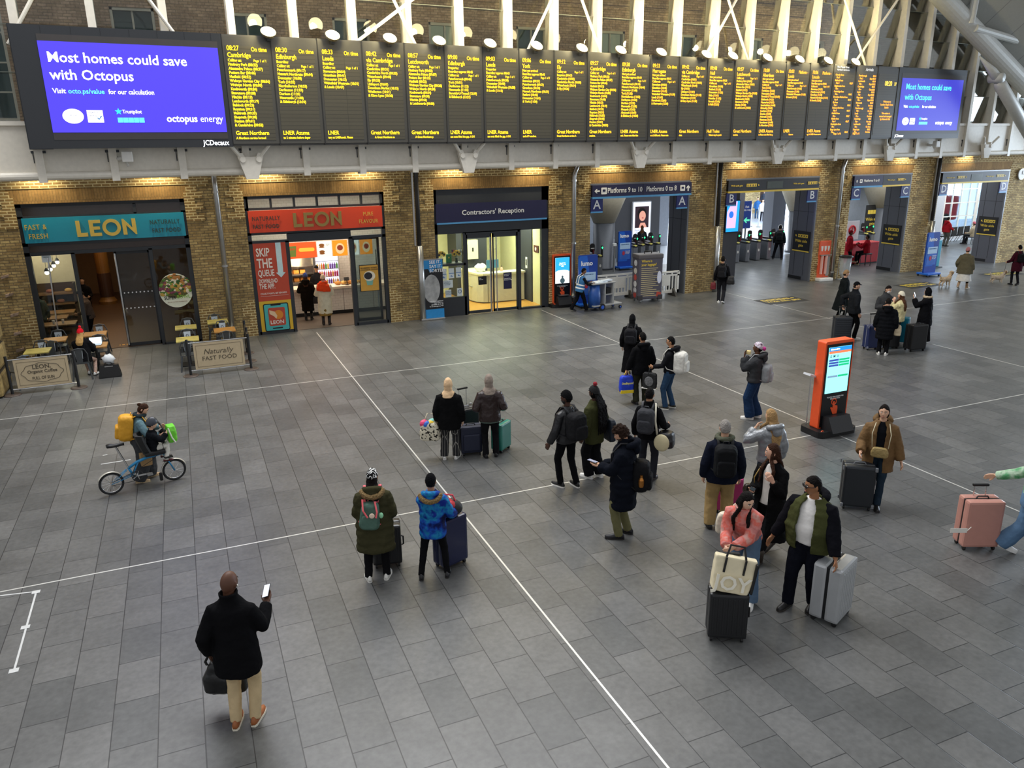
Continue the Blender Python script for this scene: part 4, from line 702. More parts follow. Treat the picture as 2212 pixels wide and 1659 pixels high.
# advertising screens at both ends
def ad(u0, u1, z0, z1, label, big):
    t = gplace(tag(bpy.data.objects.new('advertising_screen', None), label, 'screen')); COL.objects.link(t)
    B().box(u0, BO, Z0-(.02 if big else 0), u1, BO+.42, z1).build('case', mt('#2e3033', .45, .2, var=.04), t)
    return t
WL = mt('#f4f8ff', .5, e=1.5); CYM = mt('#5ae0ee', .5, e=1.3); VIO = mt('#4336f0', .5, e=1.05); TQ = mt('#30e0c8', .5, e=1.1)
def badges(t, cx, z, s, y):
    B().prism(ell(cx, z, .32*s, .24*s, 32), y-.004, y).build('round_badge', WL, t); txt('lettering', 'Which?', .08*s, (cx, y-.008, z+.05*s), mt('#303060', .5), t, 'CENTER', .015)
    x = cx+.36*s+.2; B().box(cx+.43*s, y-.004, z-.2*s, cx+.92*s, y, z+.2*s).build('square_badge', WL, t); txt('lettering', 'Uswitch\nawards', .1*s, (cx+.46*s, y-.008, z+.16*s), mt('#4a3a98', .5, e=.3), t, bold=.01); B().prism([(cx+.72*s, z-.06*s), (cx+.78*s, z-.12*s), (cx+.88*s, z+.0*s), (cx+.85*s, z+.02*s), (cx+.78*s, z-.08*s), (cx+.75*s, z-.04*s)], y-.008, y-.004).build('tick', mt('#2a8ad0', .5), t)
    st = [(cx+1.42*s+(.12 if k % 2 == 0 else .05)*s*math.sin(k*math.pi/5), z+.16*s+(.12 if k % 2 == 0 else .05)*s*math.cos(k*math.pi/5)) for k in range(10)]
    B().prism(st, y-.004, y).build('star', TQ, t); txt('lettering', 'Trustpilot', .17*s, (cx+1.54*s, y-.002, z+.22*s), WL, t, bold=.01, sx=.9)
    for k in range(5): B().box(cx+1.36*s+.172*s*k, y-.004, z-.2*s, cx+1.52*s+.172*s*k, y, z-.04*s).build('rating_block', mt('#58e0f0', .5, e=1.2), t)
t = ad(-34.73, U0, Z0, Z1, 'large purple-blue advertising screen at the left end of the departure board', 1)
B().box(-34.75, BO+.02, Z0-.03, -34.27, BO+.4, Z1).build('end_panel', mt('#232528', .5), t); B().box(-34.2, BO-.006, 6.08, -30.24, BO, 8.42).build('matte', mt('#3a3634', .5), t); B().box(-34.2, BO-.012, 6.25, -30.25, BO-.006, 8.27).build('lit_field', VIO, t); y = BO-.014
for k in range(7): B().box(-34.1+.62*k, BO-.004, 8.44, -34.095+.62*k, BO, 8.6).build('case_joint', BLK, t)
txt('headline', 'Most homes could save\nwith Octopus', .32, (-34.06, y, 8.04), WL, t, bold=.013, ls=1.19, sx=1.0); txt('lettering', 'Visit', .155, (-34.06, y, 7.24), WL, t, bold=.014, sx=1.0); txt('lettering', 'octo.ps/value', .155, (-33.74, y, 7.24), CYM, t, bold=.014, sx=.94); txt('lettering', 'for our calculation', .155, (-32.88, y, 7.24), WL, t, bold=.014, sx=.88)
badges(t, -33.72, 6.62, .7, y); txt('logo_lettering', 'octopus', .24, (-31.66, y, 6.66), WL, t, bold=.022, sx=.93); txt('logo_lettering', 'energy', .24, (-30.87, y, 6.66), WL, t, sx=.85)
txt('maker_lettering', 'JCDecaux', .18, (-30.86, BO-.004, 6.05), WL, t, bold=.014, sx=.86)
t = ad(U0+PW*21, -.37, Z0, Z1, 'small blue advertising screen at the right end of the departure board', 0)
B().box(-4.42, BO-.006, 6.1, -.45, BO, 8.4).build('matte', mt('#3a3634', .5), t); B().box(-4.38, BO-.012, 6.22, -.55, BO-.006, 8.22).build('lit_field', mt('#3a3ac0', .5, e=.8), t); y = BO-.014
CY2 = mt('#4ad8f4', .5, e=1.25)
txt('headline', 'Most homes could save\nwith Octopus', .31, (-4.12, y, 8.01), CY2, t, bold=.012, ls=1.26, sx=.96); txt('lettering', 'Visit', .14, (-4.12, y, 7.2), WL, t, bold=.012); txt('lettering', 'octo.ps/value', .14, (-3.8, y, 7.2), CY2, t, bold=.012, sx=.85); txt('lettering', 'for our calculation', .14, (-2.98, y, 7.2), WL, t, bold=.012, sx=.82)
badges(t, -3.9, 6.58, .62, y); txt('logo_lettering', 'octopus', .2, (-2.02, y, 6.6), WL, t, bold=.014, sx=.85); txt('logo_lettering', 'energy', .2, (-1.38, y, 6.6), WL, t, sx=.82); txt('maker_lettering', 'JCDecaux', .15, (-4.42, BO-.004, 6.07), WL, t, bold=.012, sx=.86)
# warm downlights washing the arches
for i, (a, c) in enumerate(OPEN):
    for k, x in enumerate((a+.7, c-.7) if i < 6 else (a+1.4,)):
        t = thing('wall_downlight', 'small warm downlight above the %s end of the brick arch over %s' % (['left', 'right'][k], ['the teal shop', 'the orange shop', 'the contractors door', 'entrance A', 'entrance B', 'entrance C', 'entrance D'][i]), 'downlight', (x, -.34, 5.62), 0, 'arch downlights'); B().cyl((0, 0, 0), (0, 0, .16), .05, 10).build('body', DARKF, t); B().box(-.02, .04, .1, .02, .3, .13).build('bracket', DARKF, t)
        light('SPOT', 'arch_beam', (x, -.34, 5.6), 110, (1, .86, .56), .05, (x, -.1, 3), cone=120, blend=.8)
# ================================================================ THINGS ON THE FLOOR
ORG = mt('#ef5a2a', .45); SCR = mt('#8ff0f4', .5, e=1.15)
HANDP = [(-.02, -.12), (.07, -.12), (.08, -.02), (.07, .03), (.0, .05), (-.0, .12), (-.035, .12), (-.035, -.0), (-.07, .02), (-.085, -.0)]
def kiosk(label, x, y, big):
    t = thing('information_kiosk', label, 'kiosk', (x, y, 0))
    B().prism([(a, z+1.04) for a, z in rnd_rect(.74, 1.84, .04)], -.06, .16).build('orange_case', ORG, t); B().box(-.33, -.075, .16, .33, -.055, 1.9).build('black_front', mt('#141517', .3), t)
    B().prism(rnd_rect(1.0, .62, .12), .0, .13, T=M.Translation((0, .02, .0)) @ M.Rotation(R_(90), 4, 'X')).build('base', BLK, t)
    B().prism([(-.34, .12), (.02, .12), (.02, .4), (-.18, .42)], -.28, .28, T=M.Rotation(R_(90), 4, 'Z') @ M.Translation((-.06, 0, .0))).build('foot_box', mt('#1b1c1e', .4), t)
    if not big: B().box(-.2, -.3, .44, .2, -.08, .46).build('shelf', mt('#5a5c60', .3, .4), t)
    for a in (-.36, .36): b = B(); b.torus((a*1.05, -.22, .1), .04, .012, 14, 6, T=M.Rotation(R_(70), 3, 'X')); b.build('orange_ring', ORG, t)
    s = B().box(-.29, -.085, .88, .29, -.075, 1.84).build('screen', SCR if big else mt('#f4f8fa', .5, e=1.0), t); y_ = -.088
    if big:
        B().box(-.29, y_, 1.76, .29, y_+.003, 1.84).build('blue_header', mt('#1f8ad8', .5, e=.9), s); B().box(-.29, y_, 1.71, .29, y_+.003, 1.76).build('red_header', mt('#f07a50', .5, e=.9), s)
        for k in range(3): B().box(-.27, y_, 1.55-.055*k, -.02, y_+.003, 1.59-.055*k).build('line_row', mt('#3a50a8', .5, e=.8), s); B().box(-.01, y_, 1.55-.055*k, .26, y_+.003, 1.59-.055*k).build('status_row', mt('#18b878', .5, e=.9), s)
        B().box(-.27, y_, 1.21, -.01, y_+.003, 1.25).build('line_row', mt('#7a9ab8', .5, e=.8), s); B().box(0, y_, 1.21, .26, y_+.003, 1.25).build('status_row', mt('#18b878', .5, e=.9), s); txt('lettering', 'E  M  U', .07, (-.25, y_, 1.68), mt('#2a6a78', .5), s, bold=.02); txt('lettering', 'Information', .05, (-.26, y_-.002, 1.82), WL, s, bold=.02)
        B().box(-.1, -.1, -.02, .1, .1, .02, T=M.Translation((-.42, .22, 1.22)) @ M.Rotation(R_(18), 4, 'Y')).build('side_shelf', mt('#d0d2d4', .4), t); B().cyl((-.4, .22, .1), (-.4, .22, 1.2), .012, 8).build('shelf_post', CHROME, t)
    else:
        B().box(-.29, y_, 1.33, .29, y_+.003, 1.84).build('blue_field', mt('#28a0e0', .5, e=1.0), s); txt('lettering', 'Need help\nfinding your\nway?', .06, (0, y_-.002, 1.66), WL, s, 'CENTER', .01); B().prism(ell(0, 1.33, .25, .05)[:13], y_-.002, y_).build('white_curve', WL, s); B().prism(ell(0, .98, .1, .1), y_-.003, y_).prism(ell(0, 1.12, .04, .05), y_-.003, y_).build('figure_picture', mt('#55707a', .5, e=.4), s)
    txt('lettering', 'TOUCH THE SCREEN FOR\nINFORMATION', .038, (0, -.08, .8), WTXT, t, 'CENTER', .01)
    B().prism([(a*1.15, z*1.15+.55) for a, z in HANDP], -.085, -.075).build('hand_symbol', ORG, t); b = B(); b.torus((-.02, -.08, .68), .062, .011, 20, 5, T=M.Rotation(R_(90), 3, 'X')); b.build('touch_ring', ORG, t)
f = F(1789, 932); kiosk('tall orange and black touch screen kiosk standing alone on the open floor', f.x, f.y, True)
f = F(1215, 662); kiosk('orange framed touch screen kiosk against the brick pier by the contractors door', f.x, f.y+.1, False)
LB = mt('#16409a', .4); LB2 = mt('#1e64c8', .4)
def totem(label, x, y, w=.72, h=1.72):
    t = thing('wheeled_sign', label, 'sign', (x, y, 0))
    B().prism([(a, z+h/2+.14) for a, z in rnd_rect(w, h, .07)], -.03, .05).build('board', LB, t); B().prism([(a, z+.07+h/2+.04) for a, z in ((-.05, h/2), (-w/2+.04, h/2), (-w/2+.0, h/2-.1))]+[(-w/2, h/2-.45), (.12, h/2-.45), (.2, h/2-.25), (.1, h/2+.0)], -.034, -.03).build('swoosh', LB2, t)
    B().box(-w/2-.05, -.3, .08, w/2+.05, .3, .16, bev=.02).build('base', LB2, t)
    for a in (-1, 1):
        for c in (-1, 1): B().cyl((a*w/2-.02, c*.24, .045), (a*w/2+.02, c*.24, .045), .045, 12).build('wheel', BLK, t)
    B().box(-w*.4, -.04, .5, w*.4, -.03, 1.3).build('poster', mt('#3a6ac0', .4, var=.4, sc=2.5), t); B().box(-w*.4, -.044, 1.0, w*.4, -.04, 1.3).build('poster_sky', mt('#b8d4ee', .4, var=.2, sc=3), t)
    txt('lettering', 'lumo', .24, (-w*.4, -.042, 1.72), WTXT, t, bold=.03); txt('lettering', 'SERVICES LIMITED', .055, (0, -.05, 1.24), mt('#3a6a9a', .5), t, 'CENTER', .01); txt('lettering', 'Newcastle\nEdinburgh\nMorpeth', .06, (.02, -.05, .92), WTXT, t, bold=.01); B().prism(ell(-.08, .8, .07, .1, 14), -.05, -.04).build('poster_figure', mt('#c2384a', .4), t)
f = F(1271, 663); totem('blue wheeled sign behind the cleaner, right of the kiosk by entrance A', f.x, f.y+.08, .78, 1.8)
f = F(1348, 582); totem('blue wheeled sign inside entrance A behind the white barrier', f.x, f.y)
f = F(2005, 596); totem('blue wheeled sign by the pier between entrances C and D', f.x, f.y, .72, 1.8)
f = F(2030, 580); t = thing('wheeled_sign', 'turquoise sign edge standing behind the blue wheeled sign at entrance D', 'sign', (f.x+.1, f.y+.3, 0)); B().box(-.2, 0, .05, .2, .08, 1.3, bev=.03).build('board', mt('#1a8ea8', .4), t); B().box(-.25, -.15, 0, .25, .25, .05).build('base', DARKF, t)
# plastic barriers and luggage case at A
def barrier(label, x0, x1, y):
    t = thing('plastic_barrier', label, 'barrier', ((x0+x1)/2, y, 0), 0, 'white plastic barriers'); w = (x1-x0)/2; PL = mt('#ece9de', .45)
    b = B().box(-w, -.03, .12, w, .03, .24).box(-w, -.03, .92, w, .03, .99).box(-w, -.03, .8, w, .03, .86).box(-w, -.03, .12, -w+.08, .03, .95).box(w-.08, -.03, .12, w, .03, .95)
    n = int(w*2/.14)
    for k in range(1, n): x = -w+2*w*k/n; b.box(x-.025, -.025, .2, x+.025, .025, .82)
    for k in range(5): x = -w+2*w*k/4; b.box(x-.03, -.025, .84, x+.03, .025, .95)
    b.build('frame', PL, t); B().box(-w*.5, -.03, .42, w*.35, .03, .8).build('panel', PL, t)
    for x in (-w*.6, w*.6): B().prism([(-.3, 0), (.3, 0), (.06, .3), (-.06, .3)], x-.04, x+.04, T=M.Rotation(R_(90), 4, 'Z')).build('foot', mt('#3a3630', .6), t)
barrier('long white plastic barrier left of the giant suitcase at entrance A', 14.5, 16.4, .3); barrier('white plastic barrier right of the giant suitcase at entrance A', 16.75, 18.05, -.12)
f = F(1396, 650); t = thing('luggage_sign', 'giant upright suitcase shaped sign asking about luggage at entrance A', 'sign', (f.x, f.y, 0), R_(-6)); GC = mt('#55525c', .5)
B().box(-.5, -.3, .12, .5, .3, 1.82, bev=.05).build('case', GC, t); B().box(-.52, -.32, 1.66, .52, .32, 1.84, bev=.05).build('lid', mt('#5e5a5c', .5), t)
for a in (-1, 1):
    for c in (-1, 1): B().cyl((a*.4-.03, c*.24, .07), (a*.4+.03, c*.24, .07), .07, 14).build('wheel', mt('#8a8a8a', .4), t); B().box(a*.42-.1, c*.26-.07, .1, a*.42+.1, c*.26+.07, .28, bev=.02).build('corner', mt('#3a3638', .5), t)
B().tube([(-.15, 0, 1.83), (-.15, 0, 1.92), (.15, 0, 1.92), (.15, 0, 1.83)], .025, 8).build('handle', BLK, t)
txt('lettering', 'Where is\nyour luggage?', .135, (-.4, -.305, 1.64), YEL, t, bold=.02, sx=.86)
for k in range(15): B().box(-.4, -.304, 1.3-.075*k, -.4+[.7, .62, .74, .5, .66, .8, .58][k % 7], -.3, 1.325-.075*k).build('text_line', mt('#c9b98a', .5), t)
B().prism(ell(.36, .95, .09, .24), -.31, -.3).build('oval_sticker', mt('#dfe2f0', .5), t)
for z, c in ((1.5, '#dfe2e6'), (1.2, '#d8d0c4'), (.95, '#b8443a'), (.7, '#e0ddd6'), (.45, '#c8c8cc'), (.28, '#a83a32')): B().prism([(yy, z+zz) for yy, zz in ell(0, 0, .13, .12, 9)], .5, .505, T=M.Rotation(R_(90), 4, 'Z')).build('sticker', mt(c, .5, var=.5, sc=12), t)
B().prism([(.25, .22), (.42, .2), (.46, .36), (.28, .4)], -.31, -.3).build('flag_sticker', mt('#b84a3a', .5), t)
# cleaning trolley, vending stand, bin, clock
f = F(1300, 668); t = thing('cleaning_trolley', 'grey cleaning trolley with blue rubbish bag pushed by the cleaner', 'trolley', (f.x, f.y, 0), R_(8)); GT_ = mt('#a5a5a2', .4, .3)
B().box(-.55, -.24, .16, .75, .24, .22, bev=.02).build('deck', GT_, t); B().box(-.6, -.24, .98, .45, .24, 1.02, bev=.01).build('tray', GT_, t); B().box(-.05, -.22, .2, .0, .22, 1.0).box(.32, -.22, .2, .38, .22, 1.0).build('upright', GT_, t); B().box(-.05, -.2, .55, .36, .2, .59).build('shelf', GT_, t)
B().lathe([(.22, .12), (.24, .5), (.2, .95)], (-.36, 0, 0), 14).build('rubbish_bag', mt('#1d4a90', .4, var=.3), t, True)
for a, r in ((-.15, .13), (.68, .06)):
    for c in (-.22, .22): B().cyl((a, c-.025, r), (a, c+.025, r), r, 16).build('wheel', BLK, t); B().cyl((a, c-.03, r), (a, c+.03, r), r*.55, 12).build('hub', mt('#2a5ac0', .4), t)
B().box(.08, -.15, .59, .26, .15, .8).build('bottle_caddy', BLK, t); B().box(-.4, -.2, 1.02, .1, .2, 1.05).build('paper', mt('#dfe8ec', .6), t); B().box(-.15, -.18, 1.05, .35, .0, 1.1, T=M.Rotation(R_(12), 4, 'Z')).build('towel', mt('#cfd8e0', .7), t)
f = F(1777, 606); t = thing('charger_stand', 'orange power bank rental stand on a white base by the pier of entrance C', 'stand', (f.x, f.y+.05, 0), R_(-4)); ROR = mt('#e8603a', .5)
B().box(-.36, -.3, 0, .36, .3, .14, bev=.04).build('base', mt('#eceae2', .4), t); B().box(-.3, -.02, .14, .3, .08, 1.72, bev=.02).build('board', ROR, t)
for x in (-.17, 0, .17): B().prism([(x-.06, 1.5), (x+.06, 1.5), (x+.05, 1.36), (x+.02, 1.28), (x-.03, 1.3)], -.03, -.02).build('tooth_mark', WHITE, t)
for x in (-.17, .05): B().cyl((x, -.08, .3), (x, -.08, 1.1), .06, 12).build('tube', mt('#e8b0a0', .15, var=.05), t)
B().box(-.28, -.14, 1.1, .28, 0, 1.14).build('shelf', STEEL, t); B().box(.12, -.04, .2, .28, -.02, 1.05).build('strip', mt('#a8a6a2', .4), t)
f = F(1815, 603); t = thing('litter_bin', 'clear bag litter bin on hoop by the left jamb of entrance C', 'bin', (f.x, f.y-.2, 0)); b = B(); b.torus((0, 0, 1.02), .27, .035, 24, 8); b.build('hoop', BLK, t); B().lathe([(.16, .12), (.22, .3), (.25, .98)], n=18).build('clear_bag', mt('#b9c0c2', .2, alpha=.45, var=.2), t, True); B().lathe([(.15, .13), (.17, .3), (.1, .34)], n=12).build('rubbish', mt('#c9c4b8', .7, var=.5, sc=14), t); B().tube([(-.27, .1, 1.0), (-.27, .15, .03), (0, .2, .02), (.27, .15, .03), (.27, .1, 1.0)], .018, 6).build('stand', STEEL, t)
p = W(2205, 376, -.02); t = thing('wall_clock', 'small round white clock on the brick pier at the right edge', 'clock', (p.x, -.03, p.z)); T9 = M.Rotation(R_(90), 3, 'X'); B().lathe([(.27, 0), (.27, .05), (.25, .06)], n=24, T=T9).build('rim', STEEL, t); B().lathe([(.245, .055), (.24, .065)], n=24, T=T9).build('dial', WHITE, t); B().box(-.01, -.08, 0, .01, -.07, .16).box(0, -.08, -.012, .2, -.07, .012).build('hands', BLK, t)
# floor mats
for px, py, sx, lab in ((1688, 649, 1.0, 'in front of entrance B'), (1985, 616, 1.0, 'in front of entrance C'), (2165, 592, 1.0, 'by the second dog at the right')):
    f = F(px, py); t = thing('floor_sign', 'black floor vinyl with yellow wide aisle gate arrows '+lab, 'floor sign', (f.x, f.y, 0), 0, 'floor vinyls'); Tf = M.Rotation(R_(-90), 3, 'X')
    B().box(-.95, -.48, .0015, .95, .48, .006).build('sheet', mt('#1c1b18', .6), t); txt('lettering', 'Wide aisle gate', .3, (-.78, .02, .0065), mt('#d8bd3a', .5), t, bold=.02, T=Tf, sx=.85, ext=.001)
    for k in range(5): B().box(-.75+.27*k, .1, .006, -.53+.27*k, .34, .0085).build('symbol', mt('#d8bd3a', .5), t); B().box(-.68+.27*k, .15, .0085, -.6+.27*k, .29, .0095).build('pictogram', BLK, t)
    q = B().prism(arrow(.72, .22, .22, 20), -.0085, -.006, T=Tf.to_4x4()).build('arrow', mt('#d8bd3a', .5), t)
# tape marks on the pavers
TAPE = mt('#c9cac8', .5)
for i, (p, q, lab) in enumerate((((0, 1287), (78, 1278), 'top'), ((78, 1280), (30, 1450), 'side'))):
    a, c = F(*p), F(*q); d = (c-a).normalized(); nn = V((-d.y, d.x, 0))*.012
    o = B().loft([[a-nn, c-nn, c+nn, a+nn], [x+V((0, 0, .003)) for x in (a-nn, c-nn, c+nn, a+nn)]]).build('tape_strip', TAPE); tag(o, 'worn pale tape strip at the lower left, %s of the taped corner' % lab, 'tape')
for px, py in ((78, 1279), (55, 1355), (30, 1449)):
    f = F(px, py); o = B().box(-.05, -.04, .001, .05, .04, .005).build('tape_patch', TAPE); o.location = f; tag(o, '%s pale tape patch on the taped corner at the lower left' % {1279: 'uppermost', 1355: 'middle', 1449: 'lowest'}[py], 'tape')
for px, py, px2, py2 in ((218, 1003, 282, 993), (222, 984, 232, 982)):
    a, c = F(px, py), F(px2, py2); d = (c-a).normalized(); nn = V((-d.y, d.x, 0))*.015
    tag(B().loft([[a-nn, c-nn, c+nn, a+nn], [x+V((0, 0, .003)) for x in (a-nn, c-nn, c+nn, a+nn)]]).build('tape_strip', TAPE), ('long' if px2 == 282 else 'short')+' pale tape strip on the floor beside the bicycle saddle', 'tape')
# roll-up banner behind the pipe
t = thing('roll_up_banner', 'blue and black roll-up banner standing behind the dark downpipe', 'banner', (7.72, -.22, 0))
B().box(-.42, -.02, .06, .42, .0, 2.12).build('sheet', mt('#16171b', .5, var=.2), t); B().box(-.42, -.024, .06, .42, -.02, .38).build('blue_foot', mt('#2a8fd0', .5), t); B().box(-.42, -.024, 1.8, .42, -.02, 2.12).build('blue_head', mt('#2a8fd0', .5), t); B().prism(ell(0, 1.1, .3, .5, 20), -.026, -.02).build('grey_picture', mt('#a8a8a6', .5, var=.7, sc=5), t); B().box(-.44, -.1, 0, .44, .08, .07, bev=.02).build('base', STEEL, t); B().box(-.43, -.03, 2.1, .43, .01, 2.14).build('top_bar', STEEL, t)
txt('lettering', 'SEE IT.\nSAY IT.\nSORTED.', .15, (-.06, -.028, 2.08), WTXT, t, bold=.02); B().prism([(-.1, 1.8), (.12, 1.8), (.05, 1.68), (-.05, 1.68)], -.024, -.02).build('bubble_tail', mt('#2a8fd0', .5), t); txt('lettering', 'Nothing suspicious?\nText 61016 or\ncall 0800 40 50 40\nIn an emergency 999', .06, (.4, -.028, .68), WTXT, t, 'RIGHT', .015)
# ---------------------------------------------------------------- cafe furniture outside
TABW = mt('#a87838', .5, var=.3, sc=6); TABG = mt('#b0a258', .45, var=.75, sc=5); CHM = mt('#5c6063', .35, .7); LBL = mt('#c9d2d8', .5)
def cafe_table(label, x, y, m, rz=0.):
    t = thing('cafe_table', label, 'table', (x, y, 0), rz, 'cafe tables outside'); B().box(-.3, -.3, .71, .3, .3, .75, bev=.012).build('tabletop', m, t); B().cyl((0, 0, .03), (0, 0, .71), .035, 10).build('column', BLK, t); B().box(-.25, -.25, 0, .25, .25, .025).build('base', BLK, t)
def cafe_chair_proto():
    t = thing('cafe_chair', '', 'chair', (0, 0, 0), 0, 'grey metal cafe chairs outside')
    B().box(-.2, -.18, .43, .2, .2, .455, bev=.01).build('seat', CHM, t)
    B().tube([(-.19, -.17, .45), (-.2, -.2, .7), (-.14, -.22, .84), (0, -.23, .87), (.14, -.22, .84), (.2, -.2, .7), (.19, -.17, .45)], .014, 8).build('back_rail', CHM, t)
    B().prism([(-.07, .46), (.07, .46), (.085, .86), (-.085, .86)], -.225, -.205).build('back_panel', CHM, t); q = B().prism([(-.08, .58), (.08, .58), (.095, .8), (-.095, .8)], -.204, -.198).build('pale_plate', LBL, t)
    b = B().tube([(-.03, -.196, .6), (-.03, -.196, .7), (0, -.196, .73), (.03, -.196, .7), (.03, -.196, .6)], .006, 6); b.build('slot', CHM, t)
    for sx in (-1, 1):
        for sy in (-1, 1): B().tube([(sx*.17, sy*.16, .44), (sx*.23, sy*.23, .0)], [.03, .018], 6).build('leg', CHM, t)
    return t
CH = None
def chair(label, x, y, rz):
    global CH
    if CH is None: CH = cafe_chair_proto(); o = CH; o.location = (x, y, 0); o.rotation_euler = (0, 0, rz)
    else: o = dup(CH, (x, y, 0), rz)
    o['label'] = label
cafe_table('patterned green cafe table behind the left coffee banner', -4.0, -2.55, TABG); cafe_table('plain wooden cafe table in front of the left cafe window', -3.75, -1.25, TABW); cafe_table('wooden cafe table with the open laptop', -2.62, -2.55, TABW); cafe_table('wooden cafe table by the cafe door', -2.75, -.95, TABW)
cafe_table('patterned cafe table behind the right end of the door, nearest the cream banner', -.28, -2.9, TABG); cafe_table('patterned cafe table under the salad poster window', -.3, -1.2, TABG); cafe_table('patterned cafe table against the brick pier by the downpipe', .62, -.75, TABG); cafe_table('copper coloured wooden table behind the fast food banner', .75, -2.1, TABW)
for lab, x, y, rz in (('grey metal chair behind the leftmost patterned table', -4.0, -2.0, 180), ('grey metal chair against the left cafe window', -3.75, -.72, 180), ('grey metal chair facing the plain wooden table from the front', -3.75, -1.78, 0), ('grey metal chair against the cafe door post', -2.7, -.42, 180),
  ('grey metal chair across the laptop from the seated woman', -2.6, -1.95, 180), ('grey metal chair the red-hatted woman sits on', -2.95, -3.15, 0), ('grey metal chair tucked behind the table nearest the cream banner', -.28, -2.35, 180), ('grey metal chair in front of the table nearest the cream banner', -.3, -3.5, 0), ('grey metal chair against the salad poster window', -.25, -.65, 180),
  ('grey metal chair against the brick by the downpipe', .55, -.42, 180), ('grey metal chair between the two right-hand tables', .72, -1.55, 180), ('grey metal chair in front of the copper coloured table', .75, -2.68, 0), ('grey metal chair half hidden at the stone pier by the left coffee banner', -4.32, -3.4, 40)): chair(lab, x, y, R_(rz))
t = thing('laptop', 'open silver laptop with glowing screen on the cafe table', 'laptop', (-2.62, -2.6, .755), R_(-6)); B().box(-.16, -.11, 0, .16, .11, .015).build('keyboard_base', STEEL, t); B().box(-.16, .11, .01, .16, .12, .22, T=M.Rotation(R_(-12), 4, 'X')).build('lid', STEEL, t); B().box(-.15, .105, .02, .15, .11, .21, T=M.Rotation(R_(-12), 4, 'X')).build('display', mt('#cfe4f6', .5, e=1.0), t)
t = thing('shopping_bag', 'white carrier bag on the black bag beside the seated woman', 'bag', (-2.3, -3.2, .34)); B().sph((0, 0, .12), (.16, .12, .14), 12, 8, fn=lambda d: 1+.15*math.sin(8*d.x+6*d.z)).build('bag', mt('#d8dce0', .4), t, True)
t = thing('handbag', 'black shopper bag on the floor beside the seated woman', 'bag', (-2.3, -3.3, 0)); B().loft([[V((sx*a, sy*c, z)) for sx, sy in ((-1, -1), (1, -1), (1, 1), (-1, 1))] for a, c, z in ((.27, .13, 0), (.27, .13, .03), (.22, .09, .34))]).build('body', BLK, t); B().tube([(-.12, -.08, .33), (-.06, -.09, .42), (.06, -.09, .42), (.12, -.08, .33)], .01, 6).build('handle', BLK, t); B().box(-.1, -.1, .3, .1, -.085, .32).build('clasp', CHROME, t)
SAND = mt('#b7a585', .7, var=.1); INK = mt('#4a4234', .7)
def cafe_barrier(x0, x1, y, label, plates):
    t = thing('cafe_barrier', label, 'barrier', ((x0+x1)/2, y, 0)); w = (x1-x0)/2
    B().box(-w+.14, -.012, .16, w-.14, .012, .88).build('banner', SAND, t); B().cyl((-w, 0, .9), (w, 0, .9), .016, 8).build('top_rail', CHROME, t); B().cyl((-w, 0, .14), (w, 0, .14), .016, 8).build('bottom_rail', CHROME, t)
    b = B()
    for x0_, z0_, x1_, z1_ in ((-w+.2, .81, w-.2, .815), (-w+.2, .225, w-.2, .23), (-w+.2, .225, -w+.205, .815), (w-.205, .225, w-.2, .815)): b.box(x0_, -.016, z0_, x1_, -.012, z1_)
    b.build('printed_border', INK, t)
    if plates:
        pts = [(.45*math.cos(a)*(1+.05*math.cos(8*a)), .52+.24*math.sin(a)*(1+.05*math.cos(8*a))) for a in [2*math.pi*k/48 for k in range(48)]]
        B().tube([(x, -.014, z) for x, z in pts+pts[:1]], .006, 4).build('printed_cartouche', INK, t)
        txt('lettering', 'LEON.', .15, (0, -.015, .72), INK, t, 'CENTER', .01); txt('lettering', 'Organic Coffee', .115, (0, -.015, .59), INK, t, 'CENTER', .012, sx=.92); txt('lettering', 'FULL OF SUN', .11, (0, -.015, .42), INK, t, 'CENTER', .01, sx=.75)
    else:
        T = M(((1, 0, .3), (0, 1, 0), (0, 0, 1))); txt('lettering', 'Naturally', .2, (-.36, -.015, .7), INK, t, T=T, bold=-.004); txt('lettering', 'FAST FOOD', .16, (0, -.015, .5), INK, t, 'CENTER', sx=1.05, bold=-.004)
    for x in (-w, w):
        if plates and x < 0: pass
        p = B().cyl((x, 0, .03), (x, 0, 1.0), .035, 12).build('post', BLK, t); B().lathe([(.2, 0), (.2, .012), (.17, .03), (.03, .035)], (x, 0, 0), 24).build('base', mt('#4a3f38', .5), p)
cafe_barrier(-4.45, -2.98, -4.1, 'cream coffee banner barrier with scalloped emblem at the left edge', True); cafe_barrier(-.3, 1.25, -4.2, 'cream banner barrier reading naturally fast food, right of the cafe door', False)
for x, y, lab in ((1.28, -3.3, 'second black barrier post behind the right end of the fast food banner'), (1.3, -2.3, 'farthest black barrier post near the orange shop')):
    t = thing('barrier_post', lab, 'post', (x, y, 0)); B().cyl((0, 0, .03), (0, 0, 1.0), .035, 12).build('post', BLK, t); B().lathe([(.2, 0), (.2, .012), (.17, .03), (.03, .035)], n=24).build('base', mt('#4a3f38', .5), t); B().tube([(0, 0, .9), (-.03, -.85, .9)], .014, 6).build('rail', CHROME, t); B().box(-.012, -.8, .2, .0, -.1, .86).build('banner', SAND, t)
